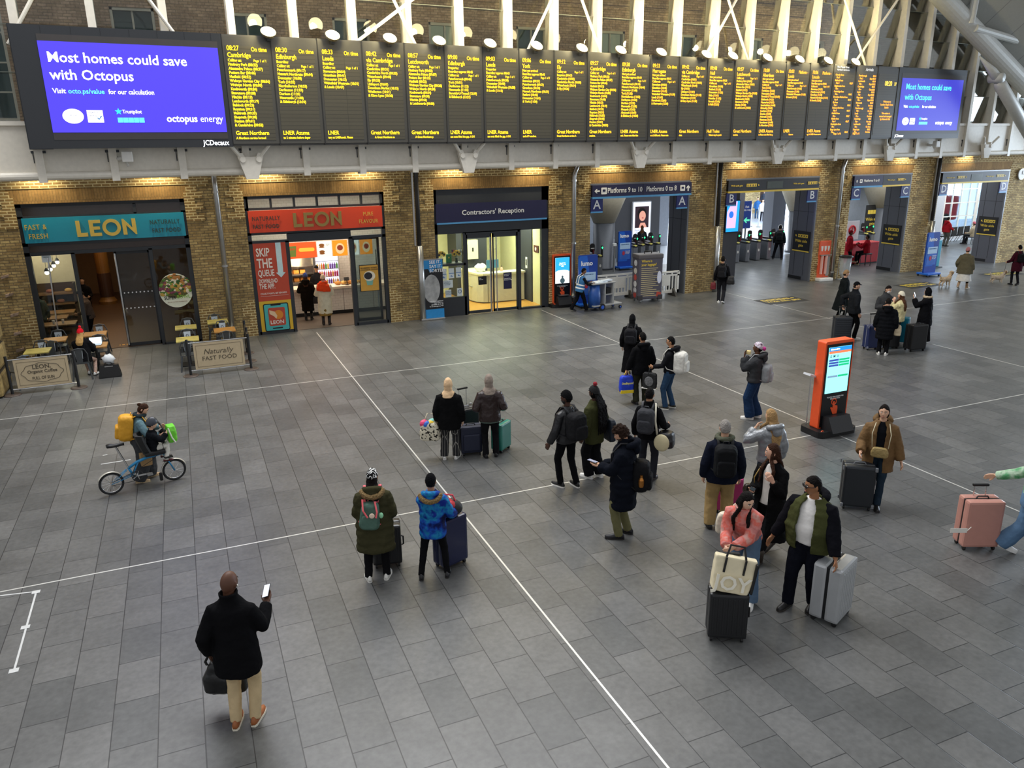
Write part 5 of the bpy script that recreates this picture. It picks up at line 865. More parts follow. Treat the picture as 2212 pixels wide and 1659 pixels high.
# inside the cafe
for k, (x, y) in enumerate(((-3.94, 1.15), (-4.3, 2.3), (-4.2, 3.3), (-4.4, 6.4), (-4.2, 7.8))):
    t = thing('dining_table', 'wooden dining table inside the cafe, %s back from the window' % ORD[k], 'table', (x, y, 0), 0, 'tables inside the cafe'); B().box(-.5, -.32, .71, .5, .32, .75).build('tabletop', mt('#8a6238', .45, var=.2), t); B().cyl((0, 0, .01), (0, 0, .71), .05, 8).build('column', BLK, t); B().box(-.25, -.25, .012, .25, .25, .03).build('base', BLK, t)
for k, (x, y) in enumerate(((-4.05, 1.1), (-3.8, 1.12))): q = B().lathe([(.03, 0), (.042, .12)], n=12).build('paper_cup', WHITE); q.location = (x, y, .75); tag(q, ['left', 'right'][k]+' white paper cup on the table behind the left cafe window', 'cup', 'paper cups in the cafe')
t = thing('service_shelf', 'low wooden shelf of baskets against the cream wall inside the cafe', 'shelf unit', (-4.6, 4.3, 0))
for z in (.45, .85, 1.2): B().box(-1.0, -.25, z, .9, .25, z+.05).build('shelf', mt('#7a5a3a', .5), t)
B().box(-1.0, -.25, .01, -.95, .25, 1.55).box(.85, -.25, .01, .9, .25, 1.55).box(-1, .2, .01, .9, .25, 1.55).build('frame', DKW, t)
for k in range(6): q = B().sph((0, 0, .06), (.12, .09, .07), 10, 6).build('food_packet', mt(random.choice(['#b06a3a', '#d8c8a0', '#8a4a2a', '#c89a4a']), .6)); q.location = (-5.3+.28*k, 4.25, 1.25 if k % 2 else .9); tag(q, '%s packet of food from the left on the wooden cafe shelf' % ORD[k], 'food', 'food packets on the cafe shelf')
B_ = B(); 
for k in range(9): B_.box(-.25+.06*k+.02*(k % 2), -.05, .0, -.215+.06*k+.02*(k % 2), .03, .003)
o = B_.build('door_mat_print', mt('#f0b53a', .5)); o.location = (-2.05, .55, .013); tag(o, 'yellow printed strip on the floor inside the cafe door', 'floor sign')
# ================================================================ PEOPLE
class NS: pass
def ik(a, b, l1, l2, hint):
    d = b-a; L = d.length; mx = .998*(l1+l2)
    if L > mx: b = a+d*(mx/L); d = b-a; L = mx
    L = max(L, abs(l1-l2)+.02); dn = d.normalized(); c = max(-1, min(1, (l1*l1+L*L-l2*l2)/(2*l1*L)))
    p = hint-dn*hint.dot(dn); p = p.normalized() if p.length > 1e-5 else V((1, 0, 0))
    return a+dn*l1*c+p*l1*math.sqrt(max(0, 1-c*c)), b
BW = [(.55, .15, .12), (.80, .165, .122), (.92, .168, .125), (1.05, .148, .108), (1.2, .158, .112), (1.28, .168, .118), (1.35, .155, .108), (1.40, .13, .095), (1.44, .098, .08), (1.47, .075, .072), (1.49, .064, .068), (1.54, .058, .062)]
def bw(z):
    if z <= BW[0][0]: return BW[0][1:]
    for (a, x0, y0), (b, x1, y1) in zip(BW, BW[1:]):
        if z <= b: t = (z-a)/(b-a); return x0+(x1-x0)*t, y0+(y1-y0)*t
    return BW[-1][1:]
def person(label, fp=None, hp=None, face=0., h=None, loc=None, rz=None, lean=0., hyaw=0., hpit=0., hl=None, hr=None, fl=(-.1, 0), fr=(.1, 0), toe=8, skin='#c99a7c', w=1., top=None, inner=None,
           legs=None, skirt=None, shoe=('#1a1a1a', '#2a2a2a'), boot=0, hair=('short', '#1c1512'), hat=None, feat=True, extra=(), sit=None, vox=.0085, group=None, el=None, er=None, curl=.35, pnl=None, pnr=None, side=0., hk_=1.):
    P = NS(); P.base = V(loc) if loc is not None else F(*fp)
    if h is None: h = hgt(P.base, *hp)
    s = h/1.75; a = P.base-CAMLOC
    if rz is None: rz = math.atan2(a.y, a.x)-R_(face)-math.pi/2
    P.rz, P.s = rz, s; P.M = M.Translation(P.base) @ M.Rotation(rz, 4, 'Z') @ M.Scale(s, 4)
    root = thing('person', label, 'person', P.base, rz, group, s); P.root = root
    top = dict(dict(c='#141416', th=.03, hem=.8, fl=.0, sl=.0, q=0, open=0, bump=.5, r=.9, hood=None, collar=.0, fold=.022), **(top or {}))
    Rt = M.Rotation(R_(-lean), 3, 'X') @ M.Rotation(R_(side), 3, 'Y'); pv = V((0, 0, .92)); pv2 = V((0, 0, .92 if sit is None else sit))
    if lean > 15 and sit is None: pv2.y = -.05
    tp = lambda x, y=None, z=None: pv2+Rt @ (V((x, y, z) if y is not None else x)-pv)
    top['th'] *= .8; P.tp, P.th = tp, top['th']
    sk = mt(skin, .55, var=.08, sc=5, spec=.4)
    th = top['th']; lw = dict(dict(c='#17171a', w=.012, cuff=.055, kn=0., bump=.4), **(legs or {}))
    # joints
    Sh = {q: tp(q*.166*w**.75, 0, 1.34) for q in (-1, 1)}; Wt = {}; El = {}
    for q, hv, ev in ((-1, hl, el), (1, hr, er)):
        t = V(hv) if hv is not None else tp(q*(.225+th), .05, .83) if sit is None else V((q*.2, .3, sit+.12))
        El[q], Wt[q] = ik(Sh[q], t, .285, .255, V(ev) if ev else V((q*.4, -.55, -.8)))
    P.W, P.E = Wt, El
    Hj = {q: pv2+V((q*.088, 0, -.02)) for q in (-1, 1)}; An = {}; Kn = {}; ft = {}
    for q, f in ((-1, fl), (1, fr)):
        f = tuple(f)+(0, 0)[:4-len(f)] if len(f) < 4 else f
        ft[q] = f; pit = R_(f[3]); az = V((f[0], f[1]-.08*math.sin(pit)*.6, f[2]+.085+.1*max(0, math.sin(pit))))
        Kn[q], An[q] = ik(Hj[q], az, .425, .415, V((q*.12, 1, .05)))
    # head frame
    Rh = M.Rotation(R_(-hyaw), 3, 'Z') @ M.Rotation(R_(-hpit), 3, 'X') if lean > 12 else Rt @ M.Rotation(R_(-hyaw), 3, 'Z') @ M.Rotation(R_(-hpit), 3, 'X')
    Nk = tp(0, 0, 1.52); Hc = Nk+Rh @ V((0, .018, .108*hk_)); P.Hc, P.Rh = Hc, Rh
    HR = V((.077, .097, .120))*hk_
    def headf(d):
        k = 1.
        if d.z < 0: k *= 1-.20*abs(d.x)*(-d.z)
        if d.y > 0:
            k += .17*math.exp(-((d.x/.13)**2+((d.z+.16)/.17)**2))*d.y - .035*(math.exp(-(((abs(d.x)-.36)/.16)**2+((d.z-.1)/.1)**2))) + .03*math.exp(-((d.x/.28)**2+((d.z+.48)/.07)**2)) + .05*math.exp(-((d.x/.25)**2+((d.z+.8)/.16)**2))
        else: k += .03*math.exp(-((d.z-.25)/.5)**2)*(-d.y)
        return k
    # ---- body, one continuous skin
    b = B()
    b.loft([[tp(w*rx*.93*math.cos(t), ry*.93*math.sin(t)+(.012 if z > 1.2 else 0), z) for t in [2*math.pi*k/16 for k in range(16)]] for z, rx, ry in [(.84, .12, .1)]+[(z,)+bw(z) for z in (.9, .97, 1.05, 1.15, 1.25, 1.33, 1.4, 1.45)]])
    b.tube([tp(0, -.005, 1.42), tp(0, 0, 1.49), Hc+Rh @ V((0, -.012, -.04))], [.062, .056, .055], 12)
    b.sph(Hc, HR, 24, 18, headf, Rh)
    for q in (-1, 1):
        b.sph(Hc+Rh @ V((q*.078, -.008, -.004)), (.011, .018, .032), 8, 6, T=Rh)
        b.tube([tp(q*.09*w, 0, 1.35), Sh[q], El[q], El[q].lerp(Wt[q], .35), Wt[q]], [.06, .055, .042, .041, .028], 10)
        d = (Wt[q]-El[q]).normalized(); pn = {-1: pnl, 1: pnr}[q]; pn = V(pn) if pn else V((-q, .25, 0)); pn = (pn-d*pn.dot(d)).normalized(); sd = d.cross(pn)*(1 if True else 0)
        ts = -1 if (sd.dot(V((0, 1, .2))) < 0) else 1
        P.__dict__.setdefault('hand', {})[q] = Wt[q]+d*.1+pn*.028; P.__dict__.setdefault('pn', {})[q] = pn; P.__dict__.setdefault('hd', {})[q] = d
        b.loft([[Wt[q]+d*t+sd*x*wd+pn*y*.013 for x, y in ((-1, -1), (-.5, -1.4), (.5, -1.4), (1, -1), (1, 1), (-1, 1))] for t, wd in ((-.01, .024), (.03, .036), (.075, .04), (.095, .036))])
        for k, ln in enumerate((.062, .072, .068, .05)):
            a0 = Wt[q]+d*.088+sd*ts*(.03-.02*k); c1 = curl; p1 = a0+(d*math.cos(c1)+pn*math.sin(c1))*ln*.55; p2 = p1+(d*math.cos(c1*2.4)+pn*math.sin(c1*2.4))*ln*.5
            b.tube([a0, p1, p2], [.0098, .0092, .0075], 7)
        a0 = Wt[q]+d*.03+sd*ts*.034; p1 = a0+d*.03+sd*ts*.022+pn*.012; b.tube([a0, p1, p1+d*.032+pn*.015], [.014, .0105, .0085], 7)
        b.tube([Hj[q]+V((0, 0, .06)), Hj[q], Kn[q], Kn[q].lerp(An[q], .35), An[q]], [.08, .078, .054, .05, .034], 10)
        b.tube([An[q]+V((0, 0, .03)), An[q]-V((0, 0, .04))], [.036, .04], 8)
    b.build('body', sk, root, soft=(vox, 1, None))
    # ---- trousers / skirt
    if lw:
        b = B(); W_ = lw['w']
        b.loft([[tp(w*(rx+W_)*math.cos(t), (ry+W_)*math.sin(t), z) for t in [2*math.pi*k/16 for k in range(16)]] for z, rx, ry in ((.84, .13, .11), (.9, .165, .122), (1.0, .155, .115), (1.05, .15, .11))])
        for q in (-1, 1):
            k2 = An[q].lerp(Kn[q], -.07) if not boot else An[q].lerp(Kn[q], min(.85, boot))
            b.tube([Hj[q]+V((0, 0, .05)), Hj[q], Hj[q].lerp(Kn[q], .5), Kn[q], Kn[q].lerp(An[q], .35), Kn[q].lerp(An[q], .7), k2], [.088*w+W_, .09*w+W_, .074*w+W_, .058+W_+lw['kn'], .054+W_+lw['kn'], (lw['cuff']+.05+W_)/2+lw['kn'], lw['cuff']], 12)
        b.build('trousers', lw.get('m') or cloth(lw['c'], lw['bump'], 14), root, soft=(.013, 2, (.016, .09)))
    if skirt:
        z1 = skirt['hem']; b = B(); yo = skirt.get('yo', 0)
        b.loft([[pv2+V((rx*math.cos(t), ry*math.sin(t)+yo*(1-(z-z1)/(1.02-z1))+.012*math.sin(5*t)*(1.02-z), z-.92+(0 if sit is None else 0))) for t in [2*math.pi*k/24 for k in range(24)]] for z, rx, ry in ((z1, skirt['r'], skirt['r']*.85), ((z1+1.0)/2, (skirt['r']+.18)/2, (skirt['r']*.85+.14)/2), (1.02, .165, .125))])
        b.build('skirt', skirt.get('m') or cloth(skirt['c'], .5, 10), root, soft=(.016, 3, (.02, .1)))
    # ---- shoes
    for q in (-1, 1):
        f = ft[q]; pit = R_(f[3]); T = M.Translation(V((f[0], f[1], f[2]))) @ M.Rotation(R_(-q*toe), 4, 'Z') @ M.Translation((0, .13*(1 if pit else 0), 0)) @ M.Rotation(-pit, 4, 'X') @ M.Translation((0, -.13*(1 if pit else 0), 0))
        b = B(); sc = [(-.085, .02, .05), (-.06, .034, .085), (-.01, .037, .095), (.04, .04, .08), (.1, .045, .055), (.15, .041, .045), (.185, .03, .04), (.2, .012, .032)]
        b.loft([[T @ V((x*math.cos(t), y, .018+max(0, z*math.sin(t)) if math.sin(t) > 0 else .018)) for t in [2*math.pi*k/14 for k in range(14)]] for y, x, z in sc])
        if boot: b.tube([An[q]-V((0, .005, .05)), An[q].lerp(Kn[q], .2), An[q].lerp(Kn[q], min(.8, boot+.05))], [.05, .05, .058], 12)
        so = b.build('shoe', mt(shoe[0], .5), root, smooth=True)
        b = B(); n = 10; L = [(x*1.06, y) for y, x, z in sc]; ol = L+[(-x, y) for x, y in L[::-1]]
        b.loft([[T @ V((x, y, z)) for x, y in ol] for z in (.0, .026)]); b.build('sole', mt(shoe[1], .6), so)
    # ---- upper garment(s)
    def upper(name, c, th, hem, fl_, sl, q_, op, bump, r, fold, sleeves=True, zt=1.49, m=None, sq=0.):
        b = B(); zs = []; z = hem
        st = .035 if q_ else .06
        while z < zt-.02: zs.append(z); z += st
        zs.append(zt); rings = []
        for z in zs:
            rx, ry = bw(z); rx = max(rx, .158 if z < 1.25 else rx); ry = max(ry, .115 if z < 1.2 else ry)
            e_ = th*(1 if z < 1.42 else .6)+fl_*max(0, 1.15-z)+(q_*abs(math.sin((z-hem)*math.pi/.115)) if q_ and z < 1.43 else 0)+sq*math.exp(-((z-1.1)/.14)**2)
            rx, ry = (rx+e_)*w, (ry+e_*1.0)
            if op:
                g = op*(1.0 if z < 1.35 else 1.15); ts = [math.pi/2+g/2+(2*math.pi-g)*k/28 for k in range(29)]
                rings.append([tp(rx*math.cos(t), ry*math.sin(t), z) for t in ts]+[tp((rx-.03)*math.cos(t), (ry-.03)*math.sin(t), z) for t in ts[::-1]])
            else: rings.append([tp(rx*math.cos(t), ry*math.sin(t)+.004, z) for t in [2*math.pi*k/24 for k in range(24)]])
        b.loft(rings)
        if sleeves:
            for q in (-1, 1):
                end = El[q].lerp(Wt[q], .93); P_ = [tp(q*.085*w, 0, 1.345), Sh[q], Sh[q].lerp(El[q], .5), El[q], El[q].lerp(end, .5), end]; R0 = [.062, .06, .056, .05, .047, .04]
                pts, rr = [], []
                for i in range(5):
                    for k in range(4 if q_ else 2):
                        t = k/(4 if q_ else 2); pts.append(P_[i].lerp(P_[i+1], t)); rr.append(R0[i]*(1-t)+R0[i+1]*t+th*.5+sl*.8+(q_*.8*abs(math.sin((i*4+k)*math.pi/4)) if i and q_ else 0))
                pts.append(P_[5]); rr.append(R0[5]+th*.5+sl*.6); b.tube(pts, rr, 12)
        if name == 'coat' and top['collar']:
            c_ = top['collar']; b.loft([[tp(rx*math.cos(t), ry*math.sin(t)-.005, z) for t in [2*math.pi*k/20 for k in range(20)]] for z, rx, ry in ((1.43, .1, .09), (1.5, .085, .085), (1.5+c_, .082+c_*.2, .088+c_*.2), (1.5+c_, .062+c_*.2, .068+c_*.2), (1.5, .06, .06))])
        b.build(name, m or cloth(c, bump, 14, r), root, soft=(.0125, 2, (fold, .11)))
    if inner: upper(inner.get('n', 'shirt'), inner['c'], inner.get('th', .012), inner.get('hem', .9), 0, 0, 0, 0, .3, .9, .01, False, 1.47, sq=inner.get('belly', 0))
    upper('coat', top['c'], th, top['hem'], top['fl'], top['sl'], top['q'], top['open'], top['bump'], top['r'], top['fold'], not top.get('nosl'), m=top.get('m'), sq=top.get('sq', 0))
    hd_ = top['hood']
    if hd_:
        b = B(); y0 = -(.07+th); pts = [tp(.11*math.cos(t), y0*.4+.10*math.sin(t)-.03, 1.47+.035*math.sin(t)*-1) for t in [R_(150)+R_(240)*k/12 for k in range(13)]]
        b.tube(pts, [.03]+[.05]*11+[.03], 10); b.sph(tp(0, y0-.05, 1.42), (.1, .06, .1), 12, 8); b.build('hood', top.get('m') or cloth(top.get('hc', top['c']), .5, 14), root, soft=(.012, 2, (.015, .08)))
        if hd_ == 'fur':
            b = B(); b.tube([tp(.15*math.cos(t), y0*.6+.11*math.sin(t)-.05, 1.47+.07*math.sin(t)) for t in [R_(170)+R_(200)*k/16 for k in range(17)]], [.028]+[.04]*15+[.028], 10); b.build('fur_trim', mt('#8a7148', 1., var=.5, sc=40, bump=1., bsc=90), root, soft=(.008, 0, (.03, .02)))
    # ---- hair and hats
    hs, hc = hair; hm = mt(hc, .75, var=.35, sc=14, bump=.8, bsc=60, spec=.12)
    def shell(name, grow, cov, m, soft=None, n=(28, 20), low=.8):
        b = B(); b.sph(Hc, HR, n[0], n[1], lambda d: (grow(d) if callable(grow) else grow) if cov(d) else low, Rh); return b.build(name, m, root, smooth=True, soft=soft)
    hp3 = lambda x, y, z: Hc+Rh @ V((x, y, z))*hk_
    base = lambda d: (d.z > .58-.2*abs(d.x)) or (d.y < .22 and d.z > (-.1 if d.y > -.25 else -.55))
    if hs in ('short', 'crop'): shell('hair', 1.07 if hs == 'short' else 1.035, base, hm, (.007, 1, (.012, .03)))
    elif hs == 'curly': shell('hair', 1.27, lambda d: (d.z > .38) or (d.y < .35 and d.z > -.35), hm, (.008, 1, (.05, .034)))
    elif hs in ('long', 'bun', 'pony', 'mid', 'braids', 'bob'):
        shell('hair', 1.1, lambda d: (d.z > .66-.3*abs(d.x)) or (d.y < .25 and d.z > -.75), hm, (.008, 1, (.012, .04)))
        ln = dict(long=.36, mid=.22, braids=.62, bob=.12).get(hs, 0)
        if ln:
            b = B()
            if hs == 'braids':
                for k in range(9): x = -.08+.02*k; b.tube([hp3(x*.8, -.07, -.02), tp(x*1.1, -.15-th, 1.4), tp(x*1.3, -.17-th, 1.15), tp(x*1.2+random.uniform(-.02, .02), -.16-th, 1.52-ln)], [.022, .02, .017, .008], 7)
            else:
                yb = -.085-th*.8
                b.loft([[p+V((0, 0, 0))+Rt @ V((rx*math.cos(t), ry*math.sin(t), 0)) for t in [2*math.pi*k/14 for k in range(14)]] for p, rx, ry in ((hp3(0, -.03, .03), .075, .07), (hp3(0, -.045, -.08), .085, .06), (tp(0, yb*.8, 1.45), .1, .05), (tp(0, yb-.03, 1.5-ln*.6), .1, .035), (tp(0, yb-.03, 1.5-ln), .07, .02))])
                if hs == 'long':
                    for q in (-1, 1): b.tube([hp3(q*.07, .0, .02), hp3(q*.078, .02, -.1), tp(q*.095, .1+th, 1.4), tp(q*.09, .15+th, 1.3-ln*.3)], [.025, .028, .028, .01], 8)
            b.build('hair_length', hm, root, soft=(.009, 1, (.018, .04)))
        if hs in ('bun', 'pony'): b = B(); b.sph(hp3(0, -.115, .02 if hs == 'pony' else .05), (.035, .04, .035), 12, 8); b.build('bun', hm, root, smooth=True)
    if hat:
        hk, hcol = hat[:2]; hmm = hat[2] if len(hat) > 2 else mt(hcol, .95, var=.25, sc=30, bump=.8, bsc=70, spec=.06)
        if hk in ('beanie', 'pom', 'tall'):
            shell('hat', lambda d: 1.15+(.05 if d.z-.27*d.y < .25 else 0)+((.22 if hk == 'tall' else .06)*max(0, d.z)**3), lambda d: d.z > .1+.27*d.y, hmm, (.008, 2, (.006, .02)))
            if hk == 'pom' or len(hat) > 3: b = B(); b.sph(hp3(0, -.02, .165), .04, 14, 10); b.build('pompom', mt(hat[3] if len(hat) > 3 else hcol, 1., var=.4, sc=60), root, soft=(.007, 0, (.02, .02)))
        elif hk == 'cap':
            shell('hat', 1.12, lambda d: d.z > .28+.1*d.y, hmm, (.008, 2, None)); b = B(); b.loft([[hp3(.075*math.cos(t)*k2, .06+.085*math.sin(t)*k2, .045+z-.012*k2*math.sin(t)) for t in [math.pi*k/12 for k in range(13)]] for z, k2 in ((0, 1), (.008, 1))]); b.build('visor', hmm, root, smooth=True)
        elif hk in ('hijab', 'hood'):
            g = 1.17 if hk == 'hijab' else 1.3
            shell('headscarf' if hk == 'hijab' else 'hood_up', lambda d: g+(.12*max(0, d.z)**4*(1 if d.y < .3 else .2)), lambda d: not (d.y > .5 and -.78 < d.z < .6 and abs(d.x) < .66), hmm, (.009, 2, (.012, .06)), low=.93)
            b = B(); dz = hat[3] if len(hat) > 3 else 1.38; b.loft([[p+Rt @ V((rx*math.cos(t), ry*math.sin(t), 0)) for t in [2*math.pi*k/18 for k in range(18)]] for p, rx, ry in ((hp3(0, -.025, -.03), .08, .085), (hp3(0, -.02, -.11), .085, .085), (tp(0, -.005, 1.46), .115+th*.5, .1+th*.5), (tp(0, -.005, dz), .17+th if dz < 1.36 else .12+th*.6, .12+th))]); b.build('scarf_drape', hmm, root, soft=(.011, 2, (.02, .06)))
        elif hk == 'helmet': shell('helmet', 1.27, lambda d: d.z > -.18+.4*max(0, d.y), mt(hcol, .35), (.009, 2, None))
        elif hk == 'wrap':
            shell('headwrap', lambda d: 1.17+.1*max(0, -d.y)*max(0, d.z), lambda d: d.z > .15+.25*d.y, hmm, (.008, 1, (.01, .05))); b = B(); b.sph(hp3(0, -.13, .02), (.05, .045, .05), 12, 8); b.build('wrap_knot', mt('#c23a8a', .8, var=.4, sc=25), root, soft=(.008, 1, (.02, .05)))
    # ---- face
    if feat:
        for q in (-1, 1):
            e_ = B().sph(hp3(q*.031, .086, .013), (.0125, .007, .007), 10, 6, T=Rh).build('eye', mt('#e8e2da', .3), root, True)
            B().sph(hp3(q*.031, .0915, .013), (.006, .003, .006), 8, 6, T=Rh).build('iris', mt('#1d130d', .3), e_, True)
            B().tube([hp3(q*.014, .095, .029), hp3(q*.032, .0935, .035), hp3(q*.05, .083, .03)], [.0035, .0045, .003], 6).build('eyebrow', mt(hc if hs != 'bald' else '#1a1210', .8), root)
        B().sph(hp3(0, .0925, -.058), (.023, .007, .0065), 10, 6, T=Rh).build('mouth', mt('#9c5a50' if lin(skin)[0] > .15 else '#4a2620', .5), root, True)
    if 'beard' in extra: shell('beard', 1.035, lambda d: d.z < -.32 and d.y > -.15 and not (d.z > -.5 and abs(d.x) < .3 and False), mt(hc, .8, var=.3, sc=40), (.007, 1, (.008, .02)))
    if 'shades' in extra or 'glasses' in extra:
        b = B(); gm = BLK if 'shades' in extra else mt('#2a2220', .4)
        if 'shades' in extra:
            for q in (-1, 1): b.box(-.026, -.004, -.02, .026, .004, .018, T=M.Translation(hp3(q*.034, .103, .01)) @ Rh.to_4x4(), bev=.004)
        else:
            for q in (-1, 1): b.torus(hp3(q*.033, .101, .01), .021, .0025, 14, 5, T=Rh @ M.Rotation(R_(90), 3, 'X'))
        b.tube([hp3(-.012, .106, .012), hp3(.012, .106, .012)], .003, 5)
        for q in (-1, 1): b.tube([hp3(q*.06, .098, .014), hp3(q*.08, .05, .012), hp3(q*.08, -.01, .01)], .0035, 5)
        b.build('sunglasses' if 'shades' in extra else 'glasses', gm, root)
    if 'mask' in extra: shell('face_mask', 1.07, lambda d: d.y > .1 and -.9 < d.z < -.02 and abs(d.x) < .75, mt('#eceeee', .7), (.007, 2, None), low=.8)
    if 'headphones' in extra:
        b = B(); b.tube([hp3(.1*math.sin(t), -.01, .02+.125*math.cos(t)) for t in [R_(-95)+R_(190)*k/14 for k in range(15)]], .012, 7)
        for q in (-1, 1): b.sph(hp3(q*.095, -.005, -.005), (.025, .04, .045), 10, 8, T=Rh)
        b.build('headphones', mt('#e8e8e6', .4), root, True)
    if 'earbud' in extra: B().tube([hp3(.09, .0, -.005), hp3(.088, .012, -.035)], .007, 6).build('earbud', WHITE, root, True)
    if 'scarf' in dict(zip(extra, extra)) or any(str(e).startswith('scarf#') for e in extra):
        c_ = [e for e in extra if str(e).startswith('scarf#')][0][5:]; b = B()
        b.torus(tp(0, 0, 1.485), .095+th*.3, .042, 20, 8, T=Rt, sy=.95); b.build('scarf', cloth(c_, .6, 12), root, soft=(.011, 1, (.03, .05)))
    return P
def att(P, name, label, cat, at, group=None):
    """a thing worn or held: an Empty at its own place, in the wearer's frame"""
    t = thing(name, label, cat, P.M @ V(at), P.rz, group, P.s); P.off = V(at); return t
def put(P, b, n, m, t, **k): return b.build(n, m, t, off=P.off, **k)
def backpack(P, label, c, w=.29, h=.44, d=.17, zc=1.2, sc=None, tilt=0., x0=0., mat_=None, pocket=True, sh=1, cat='backpack', top=0):
    tp = P.tp; y0 = -(.112+P.th); t = att(P, 'backpack', label, cat, tp(x0, y0-d/2, zc-h/2)); m = mat_ or mt(c, .75, var=.2, bump=.4, bsc=20, spec=.12); m2 = mt(sc or c, .7)
    def lp(x, y, z): a = R_(tilt); return tp(x0+x*math.cos(a)-z*math.sin(a), y, zc+x*math.sin(a)+z*math.cos(a))
    b = B(); b.loft([[lp(x*k*(1 if z < 0 else 1-top), y0-d*q, z*k) for x, z in rnd_rect(w, h, w*.3, 5)] for q, k in ((-.1, .9), (.1, 1), (.55, 1.02), (.85, .93), (1, .75))]); put(P, b, 'bag_body', m, t, soft=(.012, 1, (.014, .1)))
    if pocket: b = B(); b.loft([[lp(x*k, y0-d*q, -h*.16+z*k) for x, z in rnd_rect(w*.78, h*.5, w*.15, 4)] for q, k in ((.8, 1), (1.1, 1), (1.2, .85))]); put(P, b, 'pocket', m, t, soft=(.011, 1, (.008, .08)))
    for q in (-1, 1):
        if sh == 2 and q < 0: continue
        pts = [lp(q*w*.3, y0+.0, h*.44), tp(q*.1, -.05, 1.475+P.th*.6), tp(q*.115, .04, 1.455+P.th*.9), tp(q*.125, .118+P.th, 1.33), tp(q*.14, .12+P.th, 1.15), tp(q*.175+q*P.th, .02, 1.02), lp(q*w*.42, y0-.02, -h*.38)]
        put(P, B().tube(pts, .024, 8, flat=.45), 'strap', m2, t, smooth=True)
    put(P, B().tube([lp(-.04, y0-.02, h*.47), lp(-.035, y0-.03, h*.57), lp(.035, y0-.03, h*.57), lp(.04, y0-.02, h*.47)], .01, 6), 'handle', m2, t)
    return t, lp
def phone(P, q, label, up=(0, .3, 1), lit='#dfe4f4'):
    o = P.hand[q]; t = att(P, 'phone', label, 'phone', o); d = P.hd[q]; n = V(P.pn[q]); X_ = d.cross(n).normalized(); T = M.Translation(o+n*.012) @ M((X_, d, X_.cross(d))).transposed().to_4x4()
    if (T.to_3x3() @ V((0, 0, 1))).dot(n) < 0: T = T @ M.Rotation(math.pi, 4, 'Y')
    put(P, B().box(-.037, -.06, -.004, .037, .095, .004, T=T, bev=.003), 'case', BLK, t); put(P, B().box(-.033, -.055, .004, .033, .09, .0055, T=T), 'screen', mt(lit, .3, e=.8), t)
def bag(P, name, label, cat, c, at, w, h, d, strap=None, m=None, off_=(0, 0), soft=True, taper=.85, sr=.012, sc=None, rot=0.):
    t = att(P, name, label, cat, at); A = V(at); m = m or mt(c, .6, var=.2, bump=.4, bsc=18); Rr = M.Rotation(R_(rot), 3, 'Z')
    b = B(); b.loft([[A+Rr @ V((x*k, y*k, z)) for x, y in rnd_rect(w, d, min(w, d)*.3, 3)] for z, k in ((0, .8), (.03, 1), (h*.5, 1.03), (h*.9, taper), (h, taper*.8))]); put(P, b, 'bag_body', m, t, soft=(.011, 1, (.018, .1)) if soft else None)
    if strap:
        for s_ in strap: put(P, B().tube([V(p) for p in s_], sr, 7, flat=.6), 'strap' if len(s_) > 3 else 'handle', mt(sc or c, .6), t, smooth=True)
    return t
